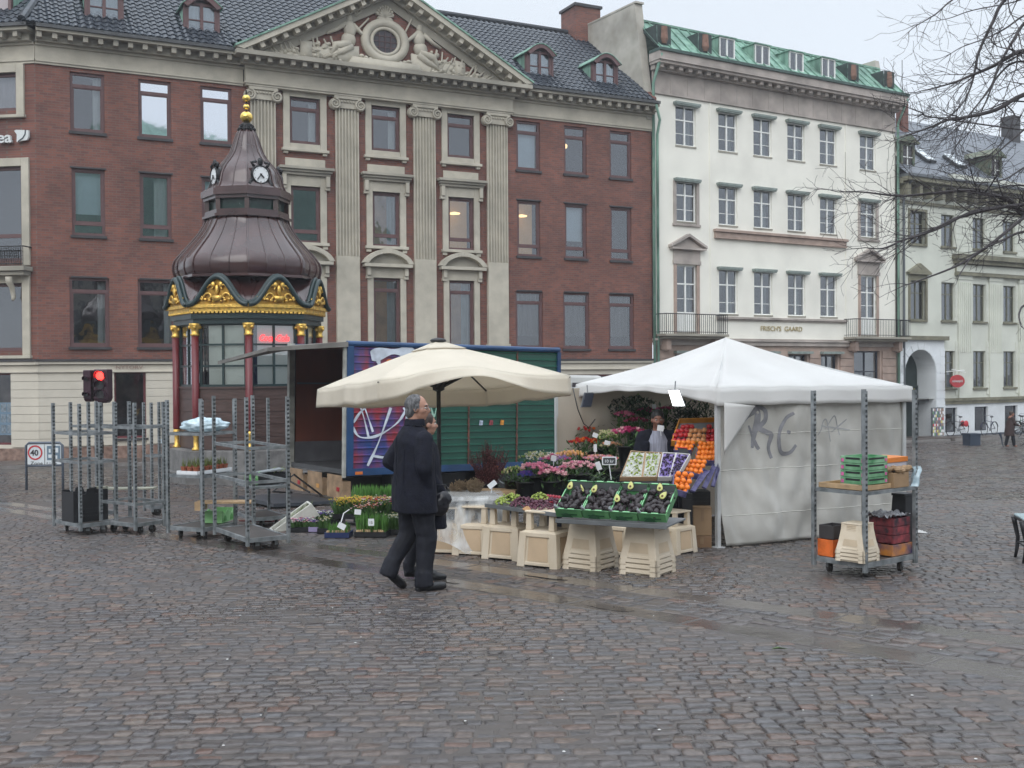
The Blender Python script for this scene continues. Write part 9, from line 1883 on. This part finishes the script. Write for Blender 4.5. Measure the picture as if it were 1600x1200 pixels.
def limb3(pts, D0, D1, r0, r1, ntw, tl=.55, dep=2, start=.15):
    P_ = [AT(x, y, D0+(D1-D0)*i/(len(pts)-1)) for i, (x, y) in enumerate(pts)]; Q = []; P_ = [T2(p) for p in P_]; P_.insert(0, Vector((0, 0, P_[0].z-.1)))
    for i in range(len(P_)-1):
        for k in range(5): t_ = k/5; p0 = P_[max(i-1, 0)]; p1 = P_[i]; p2 = P_[i+1]; p3 = P_[min(i+2, len(P_)-1)]; Q.append(.5*((2*p1)+(p2-p0)*t_+(2*p0-5*p1+4*p2-p3)*t_*t_+(3*p1-p0-3*p2+p3)*t_**3))
    Q.append(P_[-1]); N_ = len(Q); q.tube(Q, [r0+(r1-r0)*i/(N_-1) for i in range(N_)], 7, caps=False)
    for k in range(ntw):
        i = int((start+(1-start)*rt_.random())*(N_-2)); d = (Q[i+1]-Q[i]).normalized(); s2 = Vector((rt_.gauss(0, .6), rt_.gauss(0, 1.2), rt_.gauss(0, 1.))); s2 = (s2-d*s2.dot(d)).normalized(); twig(q, Q[i], d*.8+s2*.6, tl*rt_.uniform(.5, 1.2), max(.0035, (r0+(r1-r0)*i/N_)*.4), dep)
    twig(q, Q[-1], Q[-1]-Q[-3], tl*.7, r1, dep)
def join(z, px, py, D): return T2(AT(px, py, D))
off = lambda y: (1785, y)
limb3([(1775, 330), (1680, 335), (1600, 330), (1575, 312), (1540, 303), (1506, 298), (1459, 302), (1405, 306), (1347, 300), (1310, 300)], 11, 10.2, 0.0360, 0.0045, 32)
limb3([(1770, 350), (1680, 345), (1600, 336), (1581, 322), (1506, 337), (1459, 358), (1412, 375), (1372, 330), ][:7]+[(1380, 388), (1352, 387)], 11, 9.8, 0.0288, 0.0045, 24)
limb3([(1775, 120), (1690, 125), (1600, 148), (1555, 172), (1500, 185), (1482, 187), (1450, 200), (1415, 212)], 11, 10., 0.0324, 0.0060, 24)
limb3([(1482, 187), (1440, 176), (1400, 160)], 10.2, 9.8, 0.0086, 0.0030, 8, .4)
limb3([(1775, 60), (1680, 70), (1600, 80), (1585, 84), (1550, 104), (1512, 120), (1490, 129), (1450, 140)], 11, 10.4, 0.0360, 0.0053, 25)
limb3([(1780, -90), (1660, -60), (1575, -5), (1550, 37), (1530, 80), (1524, 107), (1517, 135), (1505, 160), (1485, 182)], 11, 10.6, 0.0252, 0.0045, 19)
limb3([(1780, -60), (1680, -30), (1605, 32), (1585, 60), (1562, 100), (1550, 132), (1530, 160), (1500, 195), (1470, 222)], 11, 10.2, 0.0230, 0.0037, 20)
limb3([(1780, -120), (1600, -70), (1495, -5), (1462, 22), (1432, 40), (1415, 54)], 11, 10.5, 0.0144, 0.0025, 11, .35)
limb3([(1780, -150), (1650, -40), (1600, -2), (1520, 16), (1485, 28), (1455, 34)], 11, 11, 0.0115, 0.0025, 8, .35)
limb3([(1770, 380), (1680, 350), (1620, 335), (1600, 340), (1550, 380), (1500, 413), (1440, 437), (1410, 447)], 11, 9.6, 0.0288, 0.0045, 17, .4)
limb3([(1770, 350), (1640, 322), (1600, 320), (1523, 330), (1467, 357), (1423, 372), (1390, 379)], 11, 9.9, 0.0288, 0.0037, 16, .4)
limb3([(1770, 390), (1660, 360), (1600, 362), (1563, 377), (1523, 397), (1500, 428)], 11, 9.7, 0.0216, 0.0045, 9, .4)
limb3([(1772, 240), (1690, 205), (1630, 185), (1580, 220), (1550, 245), (1520, 255)], 11, 10.4, 0.0216, 0.0030, 11, .4)
limb3([(1587, 158), (1585, 180), (1572, 212), (1552, 237), (1525, 255), (1500, 266)], 10.8, 10.2, 0.0086, 0.0030, 11, .4)
limb3([(1770, 330), (1680, 300), (1620, 292), (1580, 290), (1540, 298)], 11, 10.6, 0.0216, 0.0045, 8, .4); limb3([(1770, 520), (1680, 480), (1608, 476), (1593, 488), (1594, 505)], 11, 10.4, 0.0216, 0.0060, 4, .25)
limb3([(1770, 300), (1690, 270), (1620, 255), (1600, 262), (1570, 280), (1535, 285), (1490, 282)], 11, 10., 0.0180, 0.0030, 11, .45)
limb3([(1775, 200), (1690, 130), (1600, 96), (1560, 118), (1540, 160), (1520, 200), (1490, 230)], 11, 10.5, 0.0180, 0.0030, 12, .45)
limb3([(1524, 302), (1500, 290), (1480, 270), (1440, 262)], 10.4, 10., 0.0072, 0.0025, 6, .35)
limb3([(1775, 0), (1690, 0), (1610, 20), (1570, 45), (1540, 60), (1500, 75), (1470, 95)], 11, 10.4, 0.0158, 0.0025, 11, .4)
obj('branches', q, M_BARK, TREE)
# small litter on the setts
rr = random.Random(31); q = MB(); p = G(1217, 1017); q.add([p+Vector((-.05, 0, .015)), p+Vector((0, -.02, .03)), p+Vector((.06, .01, .012)), p+Vector((0, .03, .02))], [(0, 1, 2, 3)]); tag(obj('fallen_leaf', q, mat('green_leaf_litter', (.09, .16, .05), .5), solid=.002), 'green leaf lying on the setts at front right', 'leaf', )
q = MB()
for k in range(26):
    px, py = rr.uniform(60, 1560), rr.uniform(900, 1190); p = G(px, py); s_ = rr.uniform(.005, .010); q.ball((p.x, p.y, gz(p.y)+.008), (s_, s_*.8, .003), 6, 4)
o = obj('trodden_gum_spots', q, mat('pale_litter', (.55, .55, .53), .6, var=.1)); o['kind'] = 'stuff'; tag(o, 'scattered pale specks of litter across the wet setts', 'litter', kind='stuff')
# ================================================================ wet winter air over the square
q = MB(); q.box(-110, 110, -75, 110, -8, 39); hz_ = obj('haze', q, None or M_BLK); m, t, b = nmat('damp_air'); t.nodes.remove(b)
pv_ = t.nodes.new('ShaderNodeVolumePrincipled'); pv_.inputs['Color'].default_value = (.9, .94, 1, 1); pv_.inputs['Density'].default_value = .0010; pv_.inputs['Anisotropy'].default_value = .2
t.links.new(pv_.outputs[0], t.nodes['Material Output'].inputs['Volume']); hz_.data.materials.clear(); hz_.data.materials.append(m); tag(hz_, 'thin damp winter haze filling the air over the square', 'haze', kind='stuff')
